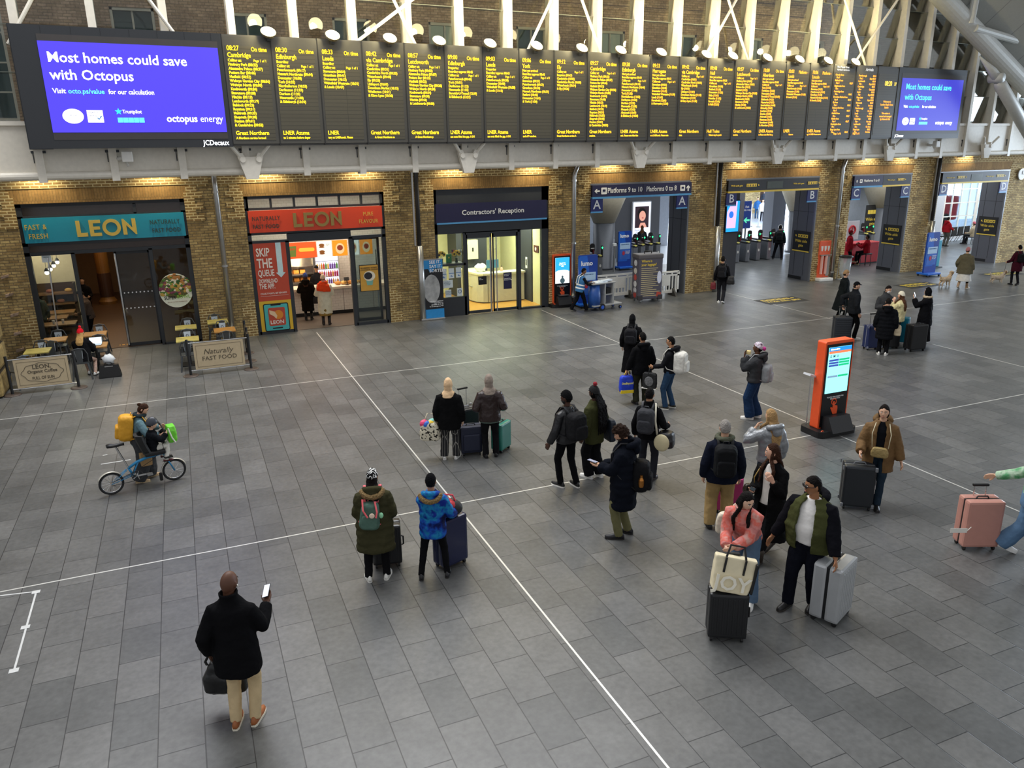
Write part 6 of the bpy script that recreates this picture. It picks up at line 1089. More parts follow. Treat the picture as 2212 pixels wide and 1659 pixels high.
def suitcase(label, px=None, rz=0., w=.45, h=.66, d=.27, c='#222326', style='rib', handle=0., loc=None, m=0., r=.35, face=None, trim=None, tag_=False, tilt=0., cat='suitcase', grp=None):
    p = V(loc) if loc is not None else F(*px)
    if face is not None: a = p-CAMLOC; rz = math.atan2(a.y, a.x)-R_(face)-math.pi/2
    t = thing('suitcase', label, 'suitcase', p, rz, grp); mm = mt(c, r, m, var=.08, bump=.1 if style == 'soft' else 0, bsc=30); tm = mt(trim, .4, .3) if trim else mt('#1b1b1c', .5)
    if tilt: t.rotation_euler = (R_(tilt), 0, rz)
    z0 = .06
    for q, nm in ((-1, 'front_shell'), (1, 'back_shell')):
        b = B(); y0, y1 = (-d/2, -.012) if q < 0 else (.012, d/2)
        b.box(-w/2, y0, z0, w/2, y1, z0+h, bev=.035)
        if style == 'rib':
            for k in range(7): x = -w*.38+w*.76*k/6; b.box(x-.012, y0-.006 if q < 0 else y1-.02, z0+.06, x+.012, y0+.02 if q < 0 else y1+.006, z0+h-.06, bev=.004)
        if style == 'hrib':
            for k in range(10): z = z0+h*(.08+.092*k); b.box(-w*.42, y0-.005 if q < 0 else y1-.02, z-.014, w*.42, y0+.02 if q < 0 else y1+.005, z+.014, bev=.004)
        if style == 'soft': b.box(-w*.38, y0-.04, z0+.06, w*.38, y0+.02, z0+h*.72, bev=.02) if q < 0 else None
        b.build(nm, mm, t)
    B().box(-w/2+.012, -.02, z0+.012, w/2-.012, .02, z0+h-.012, bev=.01).build('zip_band', tm, t)
    for a in (-1, 1):
        for q in (-1, 1):
            B().cyl((a*(w/2-.05)-.014, q*(d/2-.05), .032), (a*(w/2-.05)+.014, q*(d/2-.05), .032), .032, 14).build('wheel', BLK, t); 
            if style in ('frame', 'frame2'): B().box(a*w/2-.03, q*d/2-.02, z0+h-.06, a*w/2+.012 if a > 0 else a*w/2-.012, q*d/2+.02, z0+h+.008, bev=.008).box(a*w/2-.03 if a > 0 else a*w/2-.012, q*d/2-.02, z0, a*w/2+.012 if a > 0 else a*w/2+.03, q*d/2+.02, z0+.06, bev=.008).build('corner_guard', tm, t)
    if style in ('frame', 'frame2'):
        for z in (.25, .5, .75): B().box(w/2-.004, -.03, z0+h*z-.035, w/2+.012, .03, z0+h*z+.035, bev=.005).build('latch', tm, t)
    B().tube([(-.09, 0, z0+h-.005), (-.07, 0, z0+h+.03), (.07, 0, z0+h+.03), (.09, 0, z0+h-.005)], .011, 8).build('top_handle', tm, t)
    B().tube([(w/2, 0, z0+h*.62), (w/2+.03, 0, z0+h*.6), (w/2+.03, 0, z0+h*.4), (w/2, 0, z0+h*.38)], .011, 8).build('side_handle', tm, t)
    if handle:
        zt = z0+h+handle; b = B()
        for a in (-.085, .085): b.tube([(a, d/2-.06, z0+h-.02), (a, d/2-.06, zt)], .009, 8)
        b.build('handle_rods', CHROME, t); B().box(-.115, d/2-.08, zt-.01, .115, d/2-.04, zt+.025, bev=.01).build('grip', BLK, t)
    if tag_: B().box(w/2+.02, -.03, z0+h*.3, w/2+.026, .03, z0+h*.5).box(w/2+.01, -.02, z0+h*.5, w/2+.018, .02, z0+h*.62).build('luggage_tag', WHITE, t)
    return t
# ================================================================ THE CROWD
NOL = None
# bald man in black coat, foreground left
P = person('bald man in black coat and beige trousers looking at his phone, lower left foreground', (532, 1562), (520, 1238), face=22, hyaw=14, hpit=8, skin='#5a3a2a', hair=('bald', '#1a1210'), w=1.04,
    top=dict(c='#121214', th=.045, hem=.66, fl=.07, collar=.06, sl=.008), legs=dict(c='#c9b28a', w=.014, cuff=.06), shoe=('#9a5a2e', '#e8e0cc'), toe=6, fl=(-.085, -.03), fr=(.1, 0.02),
    hr=(.24, .34, 1.2), er=(.25, -.2, -1), hl=(-.27, .0, .86), pnr=(-.4, -.3, 1), extra=('earbud',), vox=.0065)
phone(P, 1, "lit phone in the bald man's right hand")
a = P.hand[-1]; bag(P, 'holdall', 'black leather holdall hanging from the bald man\'s left hand', 'bag', '#101012', (-.24, .24, .24), .44, .36, .22, [[(-.32, .2, .56), (-.3, .07, .78), (-.24, .07, .78), (-.2, .2, .58)], [(-.2, .26, .56), (-.27, .1, .78), (-.2, .1, .78), (-.08, .26, .58)], [(-.42, .24, .54), (-.37, .1, .68), (-.29, .05, .82)]], m=mt('#141415', .35, bump=.3, bsc=12), sr=.014, taper=.7)
# woman in olive puffer, child in blue jacket
P = person('woman in long olive puffer coat and black and white hat, back to us', (818, 1247), (828, 1026), face=3, h=1.6, lean=6, hyaw=10, hpit=10, w=1.16, skin='#b98a6a', hair=('mid', '#14100e'), hat=('beanie', '#d8d8d4', patch(('#141416', '#141416', '#e6e6e2', '#141416'), 22, .95, True)), top=dict(c='#3d3b28', th=.06, hem=.5, fl=.06, q=.016, sl=.012, hood='fur', fold=.03), legs=dict(c='#141416', w=.014, cuff=.06), shoe=('#e4e2da', '#e8e6de'), fl=(-.14, -.06), fr=(.13, -.03), toe=14, hl=(-.17, .3, 1.0), hr=(.2, .25, .98))
t, lp = backpack(P, 'grey-green backpack with coral pink handles worn over the olive coat', '#4f6b5f', .3, .42, .16, 1.12, '#f2707a', tilt=-6, x0=-.05, top=.14)
put(P, B().tube([lp(-.07, -.2, .2), lp(-.12, -.28, .26), lp(-.1, -.36, .12), lp(-.03, -.365, .02)], .013, 8).tube([lp(.08, -.2, .2), lp(.06, -.3, .24), lp(.1, -.36, .1), lp(.09, -.365, .02)], .013, 8), 'pink_handle', mt('#f0686e', .6), t)
put(P, B().sph(lp(.03, -.37, .05), (.04, .012, .04), 14, 8), 'round_badge', mt('#f0d8c0', .5), t); put(P, B().sph(lp(.16, -.28, .03), (.035, .03, .045), 10, 8), 'green_charm', mt('#9ae0b0', .5), t)
suitcase('black suitcase standing in front of the olive coated woman', (838, 1218), face=0, w=.42, h=.6, d=.27, c='#1a1b1d', style='rib')
P2 = person('child in a bright blue patterned puffer jacket and black beanie leaning on the navy suitcase', (940, 1243), (934, 1022), face=6, h=1.53, w=.95, skin='#b98a6a', hair=('short', '#14100e'), hat=('beanie', '#141416'), top=dict(c='#16245a', th=.055, hem=.72, fl=.02, q=.014, sl=.01, hood='fur', hc='#14161f', m=patch(('#0c1438', '#101e5c', '#1c4aa8', '#1f7fae', '#142c86'), 4, .5)), legs=dict(c='#131315', w=.004, cuff=.05), shoe=('#1a1a1c', '#2c2a28'), fl=(-.21, -.08), fr=(.2, -.02), toe=4, hr=(.32, .26, .98), hl=(.1, .32, .98), feat=False)
suitcase('tall navy suitcase beside the child in blue', (974, 1218), face=-38, w=.44, h=.72, d=.28, c='#1b2040', style='smooth', r=.25, trim='#3a3f55'); f = F(974, 1218)
t = thing('soft_bag', 'red and black soft bag resting on the navy suitcase', 'bag', (f.x+.0, f.y-.02, .79), R_(-35)); B().sph((0, 0, .12), (.2, .13, .13), 16, 10).build('bag_body', mt('#1a1a1c', .6), t, True); B().sph((-.03, -.03, .16), (.17, .125, .1), 16, 10).build('red_panel', mt('#b8262e', .5), t, True); B().tube([(-.1, 0, .23), (-.05, 0, .31), (.06, 0, .31), (.1, 0, .22)], .012, 6).build('handle', mt('#d83a4a', .5), t)
# two women with suitcases, centre
P = person('woman in a beige headscarf, loose black jumper and striped trousers seen from behind', (974, 990), (983, 828), face=10, h=1.6, w=1.2, skin='#caa284', hair=('bald', '#1a1210'), hat=('hijab', '#d8b48a', cloth('#d9b78f', .4, 14)), top=dict(c='#131314', th=.05, hem=.68, sl=.016), legs=dict(c='#1c1c1e', w=.022, cuff=.085, kn=.012, m=brickmat('pinstripe_cloth', '#19191b', '#19191b', '#8f8b84', .055, 5, .004, axes=('X', 'Y'), var=.1, bumpd=0, off=0)), shoe=('#e8e6e0', '#eeece6'), fl=(-.13, -.02), fr=(.12, .03), toe=12, feat=False)
bag(P, 'tote_bag', 'zebra patterned shopping bag with bright contents on the beige-scarfed woman\'s left arm', 'bag', '#cfc4a8', (-.42, .0, .42), .42, .38, .24, [[(-.55, .0, .78), (-.46, .0, 1.0), (-.34, .0, 1.0), (-.3, .0, .78)]], m=patch(('#d8cfb8', '#d8cfb8', '#2a2622'), 20, .8, True)); a = P.M @ V((-.42, 0, .78))
for k, (c, dx) in enumerate((('#2a6ac8', -.06), ('#e84a78', -.1), ('#f0c83a', .02), ('#8ad0c0', .06))): q = B().sph((0, 0, 0), (.09, .07, .08), 10, 7).build('wrapped_item', mt(c, .5)); q.location = a+V((dx, .03*(k % 2), -.02+.02*(k % 2))); tag(q, ['blue', 'pink', 'yellow', 'pale green'][k]+' wrapped item poking out of the zebra patterned bag', 'parcel', 'items in the zebra bag')
suitcase('small navy soft suitcase with a white airline tag', (1018, 980), face=-8, w=.42, h=.54, d=.26, c='#1d2236', style='soft', r=.7, tag_=True)
suitcase('large black and silver suitcase behind the small navy one, handle raised', (1008, 958), face=-30, w=.46, h=.72, d=.32, c='#2a2c30', style='frame', m=.3, handle=.36, trim='#9a9ca0')
P = person('woman in a grey headscarf and brown leather jacket seen from behind', (1060, 986), (1050, 822), face=-4, h=1.64, w=1.12, skin='#caa284', hair=('bald', '#1a1210'), hat=('hijab', '#8f8276', cloth('#8f8276', .5, 14)), top=dict(c='#2c1d1a', th=.05, hem=.8, sl=.018, m=mt('#2b1c19', .38, bump=.6, bsc=10), fold=.03), inner=dict(c='#5a6a62', th=.024, hem=.765), legs=dict(c='#18181a', w=.012, cuff=.07), shoe=('#161616', '#1c1c1c'), fl=(-.1, -.03), fr=(.12, .02), feat=False, hl=(-.25, .18, 1.02), hr=(.27, .16, 1.02))
suitcase('small teal suitcase with black zip, right of the brown leather jacket', (1083, 972), face=-60, w=.4, h=.54, d=.25, c='#2f7a6c', style='smooth', r=.25)
# pairs and singles, middle
P = person('man in black beanie, leather jacket and backpack turned to the left', (1224, 1050), (1222, 852), face=-42, hyaw=-22, h=1.76, skin='#4a2f22', hair=('crop', '#100c0a'), hat=('beanie', '#161617'), top=dict(c='#17171a', th=.04, hem=.84, m=mt('#18181b', .42, bump=.5, bsc=12), sl=.01), legs=dict(c='#121214', w=.008, cuff=.058), shoe=('#141414', '#ece8e0'), fl=(-.1, .05), fr=(.12, -.12), toe=10, hl=(-.3, .12, .84), extra=('beard',))
backpack(P, 'big black backpack with a white zip on the man in the leather jacket', '#1d1d1f', .32, .5, .22, 1.18)
P = person('woman with very long black braids, dark pompom hat and olive jacket', (1282, 1030), (1285, 846), face=-48, hyaw=-12, h=1.72, skin='#4a2f22', hair=('braids', '#080606'), hat=('pom', '#141415', mt('#151516', .95, var=.3), '#8a1f2a'), top=dict(c='#3d3f26', th=.045, hem=.7, sl=.01), legs=dict(c='#161618', w=.02, cuff=.095, kn=.02), shoe=('#e8e6e0', '#f0eee8'), fl=(-.1, .02), fr=(.1, -.06))
bag(P, 'tote_bag', 'dark navy tote bag on the braided woman\'s shoulder', 'bag', '#1a222e', (.3, -.08, .68), .4, .42, .12, [[(.18, -.1, 1.08), (.2, -.05, 1.45), (.22, .05, 1.45), (.36, -.02, 1.08)]], soft=True, taper=.95, rot=70)
P = person('man with curly dark hair in a long navy puffer coat looking at his phone', (1344, 1158), (1330, 926), face=-82, hyaw=-14, hpit=24, h=1.82, w=1.08, skin='#c8987a', hair=('curly', '#2a1c15'), extra=('beard',), top=dict(c='#12151d', th=.065, hem=.5, q=.014, fl=.02, sl=.012, hood='down', collar=.07), legs=dict(c='#6d6a4a', w=.016, cuff=.065), shoe=('#17161a', '#221f1e'), fl=(-.1, .04), fr=(.11, -.06), hl=(-.05, .36, 1.1), hr=(.1, .33, 1.06), pnl=(0, -.2, 1), pnr=(0, -.2, 1), vox=.007)
phone(P, -1, 'phone held in both hands by the curly haired man', lit='#8a90a8')
t, lp = backpack(P, 'black rucksack with a copper bottle on the curly haired man', '#161618', .3, .46, .2, 1.0)
put(P, B().lathe([(.035, 0), (.04, .03), (.04, .1), (.02, .14), (.02, .17)], lp(-.17, -.27, -.1), 12), 'copper_bottle', mt('#b87a3a', .25, .8), t)
P = person('man in black with a grey backpack and cream duffel bag, seen from behind', (1396, 1036), (1388, 856), face=14, h=1.72, skin='#b5886a', hair=('short', '#100d0c'), top=dict(c='#131315', th=.035, hem=.82, collar=.03), legs=dict(c='#2a2b30', w=.014, cuff=.07), shoe=('#3a2620', '#241a16'), fl=(-.1, -.02), fr=(.11, .02), hr=(.3, .22, 1.02), feat=False)
backpack(P, 'charcoal grey backpack on the man carrying the cream duffel', '#3a3b3f', .3, .46, .17, 1.2)
t = bag(P, 'duffel_bag', 'cream and black duffel bag slung at the right hip of the man in black', 'bag', '#191919', (.34, -.06, .72), .3, .28, .3, [[(.2, -.14, .95), (.16, -.16, 1.2), (.13, -.05, 1.5), (.17, .1, 1.3), (.3, .1, .96)]], m=mt('#17171a', .4), sr=.02, sc='#e8e2cc')
put(P, B().sph((.3, -.22, .84), (.14, .05, .16), 16, 10), 'cream_end', mt('#d9cda4', .6), t, smooth=True)
P = person('woman in a black abaya and headscarf with a black backpack walking away', (1362, 812), (1374, 684), face=8, h=1.62, w=1.1, hair=('bald', '#000000'), hat=('hijab', '#141414', cloth('#151516', .4, 14), 1.33), top=dict(c='#111113', th=.05, hem=.75, sl=.015), legs=dict(c='#111113', w=.01, cuff=.05), skirt=dict(hem=.12, r=.27, c='#111113'), fl=(-.08, -.05), fr=(.08, .1, 0), hr=(.3, .15, 1.0), feat=False)
backpack(P, 'large black backpack on the woman in the abaya', '#1d1d20', .34, .44, .2, 1.2)
P = person('man in a black hooded jacket and olive trousers carrying two shop bags', (1384, 872), (1390, 742), face=-22, hyaw=-16, h=1.7, w=1.12, skin='#a87a5c', hair=('short', '#0f0d0c'), top=dict(c='#121214', th=.045, hem=.75, sl=.012, hood='down'), legs=dict(c='#2b2b20', w=.022, cuff=.08), fl=(-.12, 0), fr=(.12, .02), hl=(-.33, .1, .83), feat=False)
t = bag(P, 'shopping_bag', 'bright blue and yellow shop carrier bag', 'bag', '#1f3fc0', (-.34, .1, .28), .34, .42, .16, [[(-.42, .1, .68), (-.36, .1, .8), (-.3, .1, .8), (-.25, .1, .68)]], m=mt('#2040c8', .35, bump=.2, bsc=14), sc='#e8c83a', soft=True, taper=.95)
put(P, B().box(-.5, .01, .28, -.18, .19, .36, bev=.01), 'yellow_base', mt('#f0d020', .4), t); q = txt('lettering', 'OneBeyond', .075, (-.49, .005, .56), mt('#f4e890', .5), t, bold=.03, sx=.8); q.location = -V(P.off)
bag(P, 'shopping_bag', 'small white carrier bag beside the blue one', 'bag', '#d8d4c8', (-.2, .2, .34), .18, .3, .1, [[(-.24, .2, .6), (-.28, .14, .8), (-.22, .14, .8), (-.18, .2, .6)]])
P = person('young man with glasses, white backpack and jeans holding a black printed bag', (1444, 882), (1447, 738), face=-72, hyaw=-8, h=1.68, skin='#b5835f', hair=('short', '#0f0d0c'), extra=('glasses',), top=dict(c='#1b1b1e', th=.03, hem=.9, hood='down'), legs=dict(c='#2f4660', w=.012, cuff=.068), shoe=('#3a382a', '#e8e4d8'), fl=(-.1, .05), fr=(.1, -.06), hl=(-.16, .36, 1.02))
backpack(P, 'large white backpack on the young man with glasses', '#d9d6cc', .34, .52, .24, 1.16)
t = bag(P, 'shopping_bag', 'black printed shopping bag with white base held by the young man with glasses', 'bag', '#131313', (-.2, .42, .5), .34, .38, .12, [[(-.3, .42, .86), (-.24, .42, 1.0), (-.16, .42, 1.0), (-.1, .42, .86)]], taper=1.0, rot=90)
put(P, B().sph((-.265, .42, .68), (.012, .11, .12), 14, 8), 'printed_pattern', mt('#6a6a6a', .6, var=.95, sc=30), t); put(P, B().box(-.27, .24, .49, -.13, .6, .505), 'white_base', WHITE, t)
P = person('woman in a grey puffer jacket, patterned headwrap and wide jeans eating', (1625, 903), (1645, 747), face=-80, hyaw=-4, hpit=-10, h=1.7, w=1.18, skin='#5a3a28', hair=('short', '#100c0a'), hat=('wrap', '#b9a8b8', patch(('#5a4a58', '#b8a6b4', '#e4dce2', '#8a7a9a'), 14)), top=dict(c='#37383a', th=.06, hem=.88, sl=.025, hood='down', q=.008), legs=dict(c='#1f3350', w=.024, cuff=.11, kn=.026), shoe=('#e8e4dc', '#efece4'), fl=(-.1, .04), fr=(.1, -.08), hl=(-.07, .25, 1.42), hr=(.06, .25, 1.4), pnl=(0, -1, .3), pnr=(0, -1, .3))
backpack(P, 'pale grey backpack on the woman eating in the headwrap', '#8f9192', .3, .42, .17, 1.08)
t = att(P, 'sandwich', 'pale sandwich held up to her mouth by the woman in the headwrap', 'food', P.tp(0, .2, 1.5)); put(P, B().box(-.05, .14, 1.47, .05, .24, 1.55, bev=.02), 'bread', mt('#e0c88a', .8), t)
# group lower right
P = person('grey haired man in a navy jacket and khaki trousers with his back to us', (1552, 1140), (1553, 914), face=-8, hyaw=-8, h=1.78, w=1.14, skin='#c49a80', hair=('short', '#8f8a84'), extra=('glasses', 'scarf#55584a'), top=dict(c='#171b28', th=.05, hem=.78, sl=.014), legs=dict(c='#a58a5c', w=.028, cuff=.085, kn=.014), shoe=('#1c1a18', '#1a1816'), fl=(-.14, 0), fr=(.12, .12), feat=False)
backpack(P, 'black rucksack with side straps on the grey haired man', '#17181a', .32, .5, .2, 1.2)
suitcase('bright pink suitcase in front of the grey haired man', (1572, 1105), face=0, w=.42, h=.58, d=.26, c='#a8306a', style='smooth', r=.4)
P = person('blonde woman in a silver grey puffer jacket holding her hair', (1652, 1092), (1664, 922), face=-38, hyaw=-18, hpit=6, h=1.68, skin='#d8ab8c', hair=('long', '#a8865a'), top=dict(c='#8f9294', th=.055, hem=.84, q=.012, sl=.012, m=mt('#8a8d90', .35, .2, bump=.3), hood='down', hc='#1a1a1c'), legs=dict(c='#2a3240', w=.01, cuff=.06), fl=(-.1, 0), fr=(.1, 0), hl=(-.2, .16, 1.4), pnl=(.6, -.5, 0), feat=False)
P = person('woman in a long black coat and white jumper walking, phone in hand', (1652, 1204), (1683, 968), face=-150, hyaw=52, h=1.76, skin='#dbab90', hair=('long', '#3a2419'), top=dict(c='#121213', th=.045, hem=.36, fl=.12, open=.62, fold=.03, sl=.006), inner=dict(c='#e6e2da', th=.016, hem=.88), legs=dict(c='#1a1a1b', w=.012, cuff=.06), shoe=('#3a3026', '#2a241e'), boot=.3, fl=(-.05, .24, .0), fr=(.06, -.25, .03, 24), hr=(.13, .25, 1.1), hl=(-.14, .22, 1.3), pnr=(-.3, -.2, 1), pnl=(.5, -.6, 0), vox=.007)
phone(P, 1, 'dark phone in the right hand of the woman in the long black coat', lit='#2a3034')
bag(P, 'handbag', 'small black and gold chain handbag at the long black coat', 'bag', '#17140f', (.27, .08, .94), .22, .15, .09, [[(.2, .1, 1.08), (.17, .17, 1.25), (.1, .15, 1.42)]], m=mt('#2a2216', .35, .3, var=.9, sc=30), sc='#a88a4a', sr=.008, rot=60)
P = person('woman in a coral pink knitted jumper bending over her suitcase, long black hair', (1600, 1290), (1604, 1070), face=-165, hyaw=-58, hpit=22, lean=30, h=1.74, skin='#e0b59a', hair=('long', '#14100f'), top=dict(c='#e0796f', th=.035, hem=.86, sl=.018, m=patch(('#b8706c', '#d08a84', '#d86a5c', '#d0a096'), 6, .95), fold=.025, collar=.04), legs=dict(c='#5a7088', w=.02, cuff=.09, kn=.016), shoe=('#e8e6e0', '#eeece6'), fl=(-.16, .1, .0), fr=(.15, -.15, .0), hl=(.0, .5, .98), hr=(.1, .48, .94), vox=.007)
bag(P, 'tote_bag', 'pale canvas bag hanging behind the woman in coral', 'bag', '#d8ccb6', (.32, -.3, .72), .34, .3, .13, [[(.24, -.28, 1.0), (.16, -.16, 1.3), (.15, .1, 1.35), (.2, .1, 1.1)]], rot=20)
ps = F(1566, 1378)
suitcase('black ribbed cabin suitcase carrying the cream tote, lower right', (1566, 1375), rz=R_(-30), w=.46, h=.6, d=.27, c='#1d1e20', style='rib', handle=.42, r=.4)
t = thing('tote_bag', 'cream and black tote bag standing on the black ribbed suitcase', 'bag', ps+V((.0, 0.0, .67)), R_(-28)); t.rotation_euler = (R_(-6), R_(10), R_(-28))
B().loft([[V((x*k, y*k2, z)) for x, y in rnd_rect(.5, .2, .04, 3)] for z, k, k2 in ((0, .86, 1), (.2, .95, .9), (.42, 1.0, .55))]).build('bag_body', mt('#e2d6b4', .7), t, soft=(.012, 1, (.014, .12))); B().box(.22, -.1, .02, .255, .1, .4, bev=.015).build('black_side', BLK, t)
for x in (-.13, .1): B().tube([(x, -.08, .42), (x-.0, -.085, .24)], .014, 6).build('strap_end', BLK, t)
B().tube([(-.13, -.06, .42), (-.1, -.02, .56), (.06, -.02, .56), (.1, -.06, .42)], .014, 6).build('handle', BLK, t); txt('lettering', 'JOY', .25, (-.22, -.118, .21), mt('#f4eedc', .6), t, bold=.02)
P = person('man with sunglasses in an olive and black puffer jacket over a white T-shirt', (1733, 1308), (1770, 1044), face=-158, hyaw=42, hpit=4, h=1.82, w=1.2, skin='#9a6a48', hair=('short', '#120e0c'), extra=('shades',), top=dict(c='#45482a', th=.075, hem=.82, open=.7, sq=.045, q=.01, nosl=1, sl=.01, hood='down', hc='#15151a', m=None), inner=dict(c='#e8e6e2', th=.012, hem=.9, belly=.045), legs=dict(c='#12141c', w=.022, cuff=.075), shoe=('#1c1b1c', '#35312c'), fl=(-.1, -.05), fr=(.13, .14), hl=(-.42, .2, .82), hr=(.42, .12, .84), vox=.007)
b = B()
for q in (-1, 1): b.tube([P.tp(q*.12, -.0, 1.38), P.tp(q*.2, 0, 1.365), (P.tp(q*.23, 0, 1.32)).lerp(P.E[q], .3)], [.07, .1, .094], 12)
for q in (-1, 1): b.tube([P.tp(q*.23, 0, 1.32).lerp(P.E[q], .25), P.E[q], P.E[q].lerp(P.W[q], .9)], [.096, .09, .066], 12)
b.build('black_sleeves', cloth('#131318', .5, 12), P.root, soft=(.013, 2, (.022, .1)))
suitcase('big silver hard suitcase in two shells beside the man in sunglasses', (1792, 1330), rz=R_(24), w=.5, h=.74, d=.36, c='#c3c6c8', style='rib', m=.55, r=.32, handle=0, trim='#1b1c1e')
P = person('woman in a tan hooded coat walking towards us with a dark suitcase', (1884, 1086), (1888, 868), face=178, hyaw=6, h=1.72, w=1.08, skin='#d6a98c', hair=('bun', '#17110f'), top=dict(c='#6b4f2a', th=.06, hem=.62, open=.62, sl=.016, hood='down', fl=.04, m=mt('#6a4e2a', .85, var=.3, bump=.5, bsc=18)), inner=dict(c='#15161a', th=.016, hem=.88), legs=dict(c='#23303c', w=.012, cuff=.065), fl=(-.06, .2), fr=(.08, -.2, .02, 22), hl=(-.34, .05, .82), hr=(.28, .28, .98))
bag(P, 'handbag', 'small gold quilted bag worn across the tan coat', 'bag', '#a08a58', (.0, .25, .92), .26, .17, .08, [[(-.12, .24, 1.08), (-.14, .2, 1.3), (-.1, .12, 1.47)], [(.12, .24, 1.08), (.14, .2, 1.3), (.1, .12, 1.47)]], sr=.006, sc='#d8cfae', m=mt('#9c8654', .5, .2, bump=.5, bsc=40))
suitcase('dark grey aluminium suitcase pushed by the woman in the tan coat', (1846, 1094), rz=R_(-38), w=.48, h=.7, d=.32, c='#33363a', style='frame', m=.55, r=.4, trim='#7d8084', tag_=True)
P = person('person in a green jumper and pale jeans with a pink suitcase, right edge', (2196, 1200), None, face=82, h=1.7, skin='#d8ab8c', hair=('short', '#2a1c15'), top=dict(c='#5a9a68', th=.03, hem=.88, sl=.02, m=patch(('#3f8a52', '#6aa878', '#b8cdb4', '#4a9460'), 4, .95)), legs=dict(c='#5f7d9c', w=.03, cuff=.11, kn=.03), shoe=('#e8e6e0', '#eeece6'), fl=(-.1, -.25, .02, 20), fr=(.1, .25), hl=(-.3, -.6, 1.06), el=(-.3, .3, -.6), hr=(.3, .2, .9), feat=False, loc=F(2206, 1205))
suitcase('dusty pink hard suitcase pulled at the right edge, handle up', (2104, 1180), rz=R_(-24), w=.52, h=.72, d=.3, c='#c08a7c', style='smooth', r=.4, handle=.16)
f = F(2104, 1180); t = thing('luggage_label', 'white airline label trailing from the dusty pink suitcase', 'label', (f.x-.36, f.y-.06, .3), R_(-24)); B().box(-.2, -.002, .03, .04, .002, .1).build('strip', WHITE, t); B().tube([(.04, 0, .06), (.09, .0, .12)], .006, 5).build('loop', WHITE, t)
# far right group
P = person('man in black cap and black jacket pulling a dark ribbed suitcase', (1836, 732), (1846, 613), face=62, hyaw=20, h=1.76, w=1.1, skin='#d0a184', hair=('crop', '#1a1412'), hat=('cap', '#141416'), top=dict(c='#1c1e21', th=.05, hem=.8, sl=.014, collar=.04), legs=dict(c='#121214', w=.012, cuff=.065), shoe=('#e4e0d8', '#ebe8e0'), fl=(-.1, -.05), fr=(.1, .06), hl=(-.3, -.18, .98))
suitcase('large dark ribbed suitcase with raised handle held by the man in the cap', (1815, 738), rz=R_(-30), w=.5, h=.72, d=.34, c='#303338', style='hrib', handle=.26, m=.2)
P = person('person in a tan beanie and long dark coat behind the man in the cap', (1816, 690), (1836, 600), face=70, h=1.68, w=1.05, skin='#d0a184', hair=('short', '#1a1412'), hat=('beanie', '#9a7a58'), top=dict(c='#15191a', th=.05, hem=.36, fl=.22), legs=dict(c='#141416', w=.01, cuff=.06), feat=False, fl=(-.1, -.1), fr=(.1, .05))
P = person('man in a grey jacket wearing a white face mask, looking down', (1902, 738), (1908, 619), face=155, hyaw=-20, hpit=16, h=1.72, w=1.08, skin='#d0a184', hair=('short', '#15100e'), extra=('mask',), top=dict(c='#3a3b3d', th=.045, hem=.8, collar=.05, sl=.012), legs=dict(c='#17171a', w=.012, cuff=.065), hl=(.02, .28, 1.18), hr=(.14, .24, 1.15))
P = person('woman in a cream beanie and fluffy cream jacket facing left', (1934, 746), (1932, 640), face=-72, hyaw=-6, h=1.6, skin='#dbae92', hair=('long', '#5a3a26'), hat=('beanie', '#e8e0c8'), top=dict(c='#d8cc9a', th=.055, hem=.8, sl=.016, m=mt('#d6ca98', 1, var=.3, sc=14, bump=1., bsc=40), fold=.03), legs=dict(c='#2a2c30', w=.012, cuff=.06), hl=(-.06, .2, 1.42))
P = person('person in a long black quilted coat and white trainers with their back to us', (1905, 766), (1914, 655), face=2, h=1.62, w=1.18, skin='#d0a184', hair=('short', '#14100e'), top=dict(c='#131417', th=.06, hem=.5, q=.012, sl=.014, hood='down'), legs=dict(c='#121214', w=.012, cuff=.065), shoe=('#dedcd6', '#eae8e2'), feat=False, hpit=14)
bag(P, 'tote_bag', 'small beige patterned bag hanging at the right of the black quilted coat', 'bag', '#b8a88a', (.34, .04, .62), .2, .32, .1, [[(.3, .04, .92), (.29, .05, 1.0), (.33, .05, 1.0), (.37, .04, .92)]])
suitcase('dark blue suitcase with white tags left of the black quilted coat', (1882, 754), rz=R_(-14), w=.46, h=.66, d=.28, c='#1f2a52', style='frame2', handle=.3, trim='#8f94a4', tag_=True, r=.3)
suitcase('black suitcase half hidden in front of the black quilted coat', (1922, 752), rz=R_(-14), w=.4, h=.62, d=.28, c='#18181a', style='smooth')
suitcase('bright teal suitcase behind the woman in cream', (1940, 741), rz=R_(-60), w=.46, h=.74, d=.28, c='#147a94', style='smooth', r=.35)
P = person('woman in black headscarf and long black robe holding up a phone', (1990, 742), (2000, 641), face=-75, h=1.66, w=1.1, skin='#caa284', hair=('bald', '#000000'), hat=('hijab', '#101012', cloth('#121214', .4, 14), 1.3), top=dict(c='#121215', th=.055, hem=.6, fl=.1, sl=.02), legs=dict(c='#111113', w=.01, cuff=.05), skirt=dict(hem=.1, r=.27, c='#121214'), hl=(-.06, .36, 1.4), extra=('scarf#b8a58a',), pnl=(0, -1, .3))
phone(P, -1, 'dark phone raised by the woman in the black robe', lit='#20242a')
suitcase('plain black suitcase in front of the woman in the black robe', (1974, 757), rz=R_(-8), w=.52, h=.72, d=.32, c='#17181a', style='smooth', r=.35)
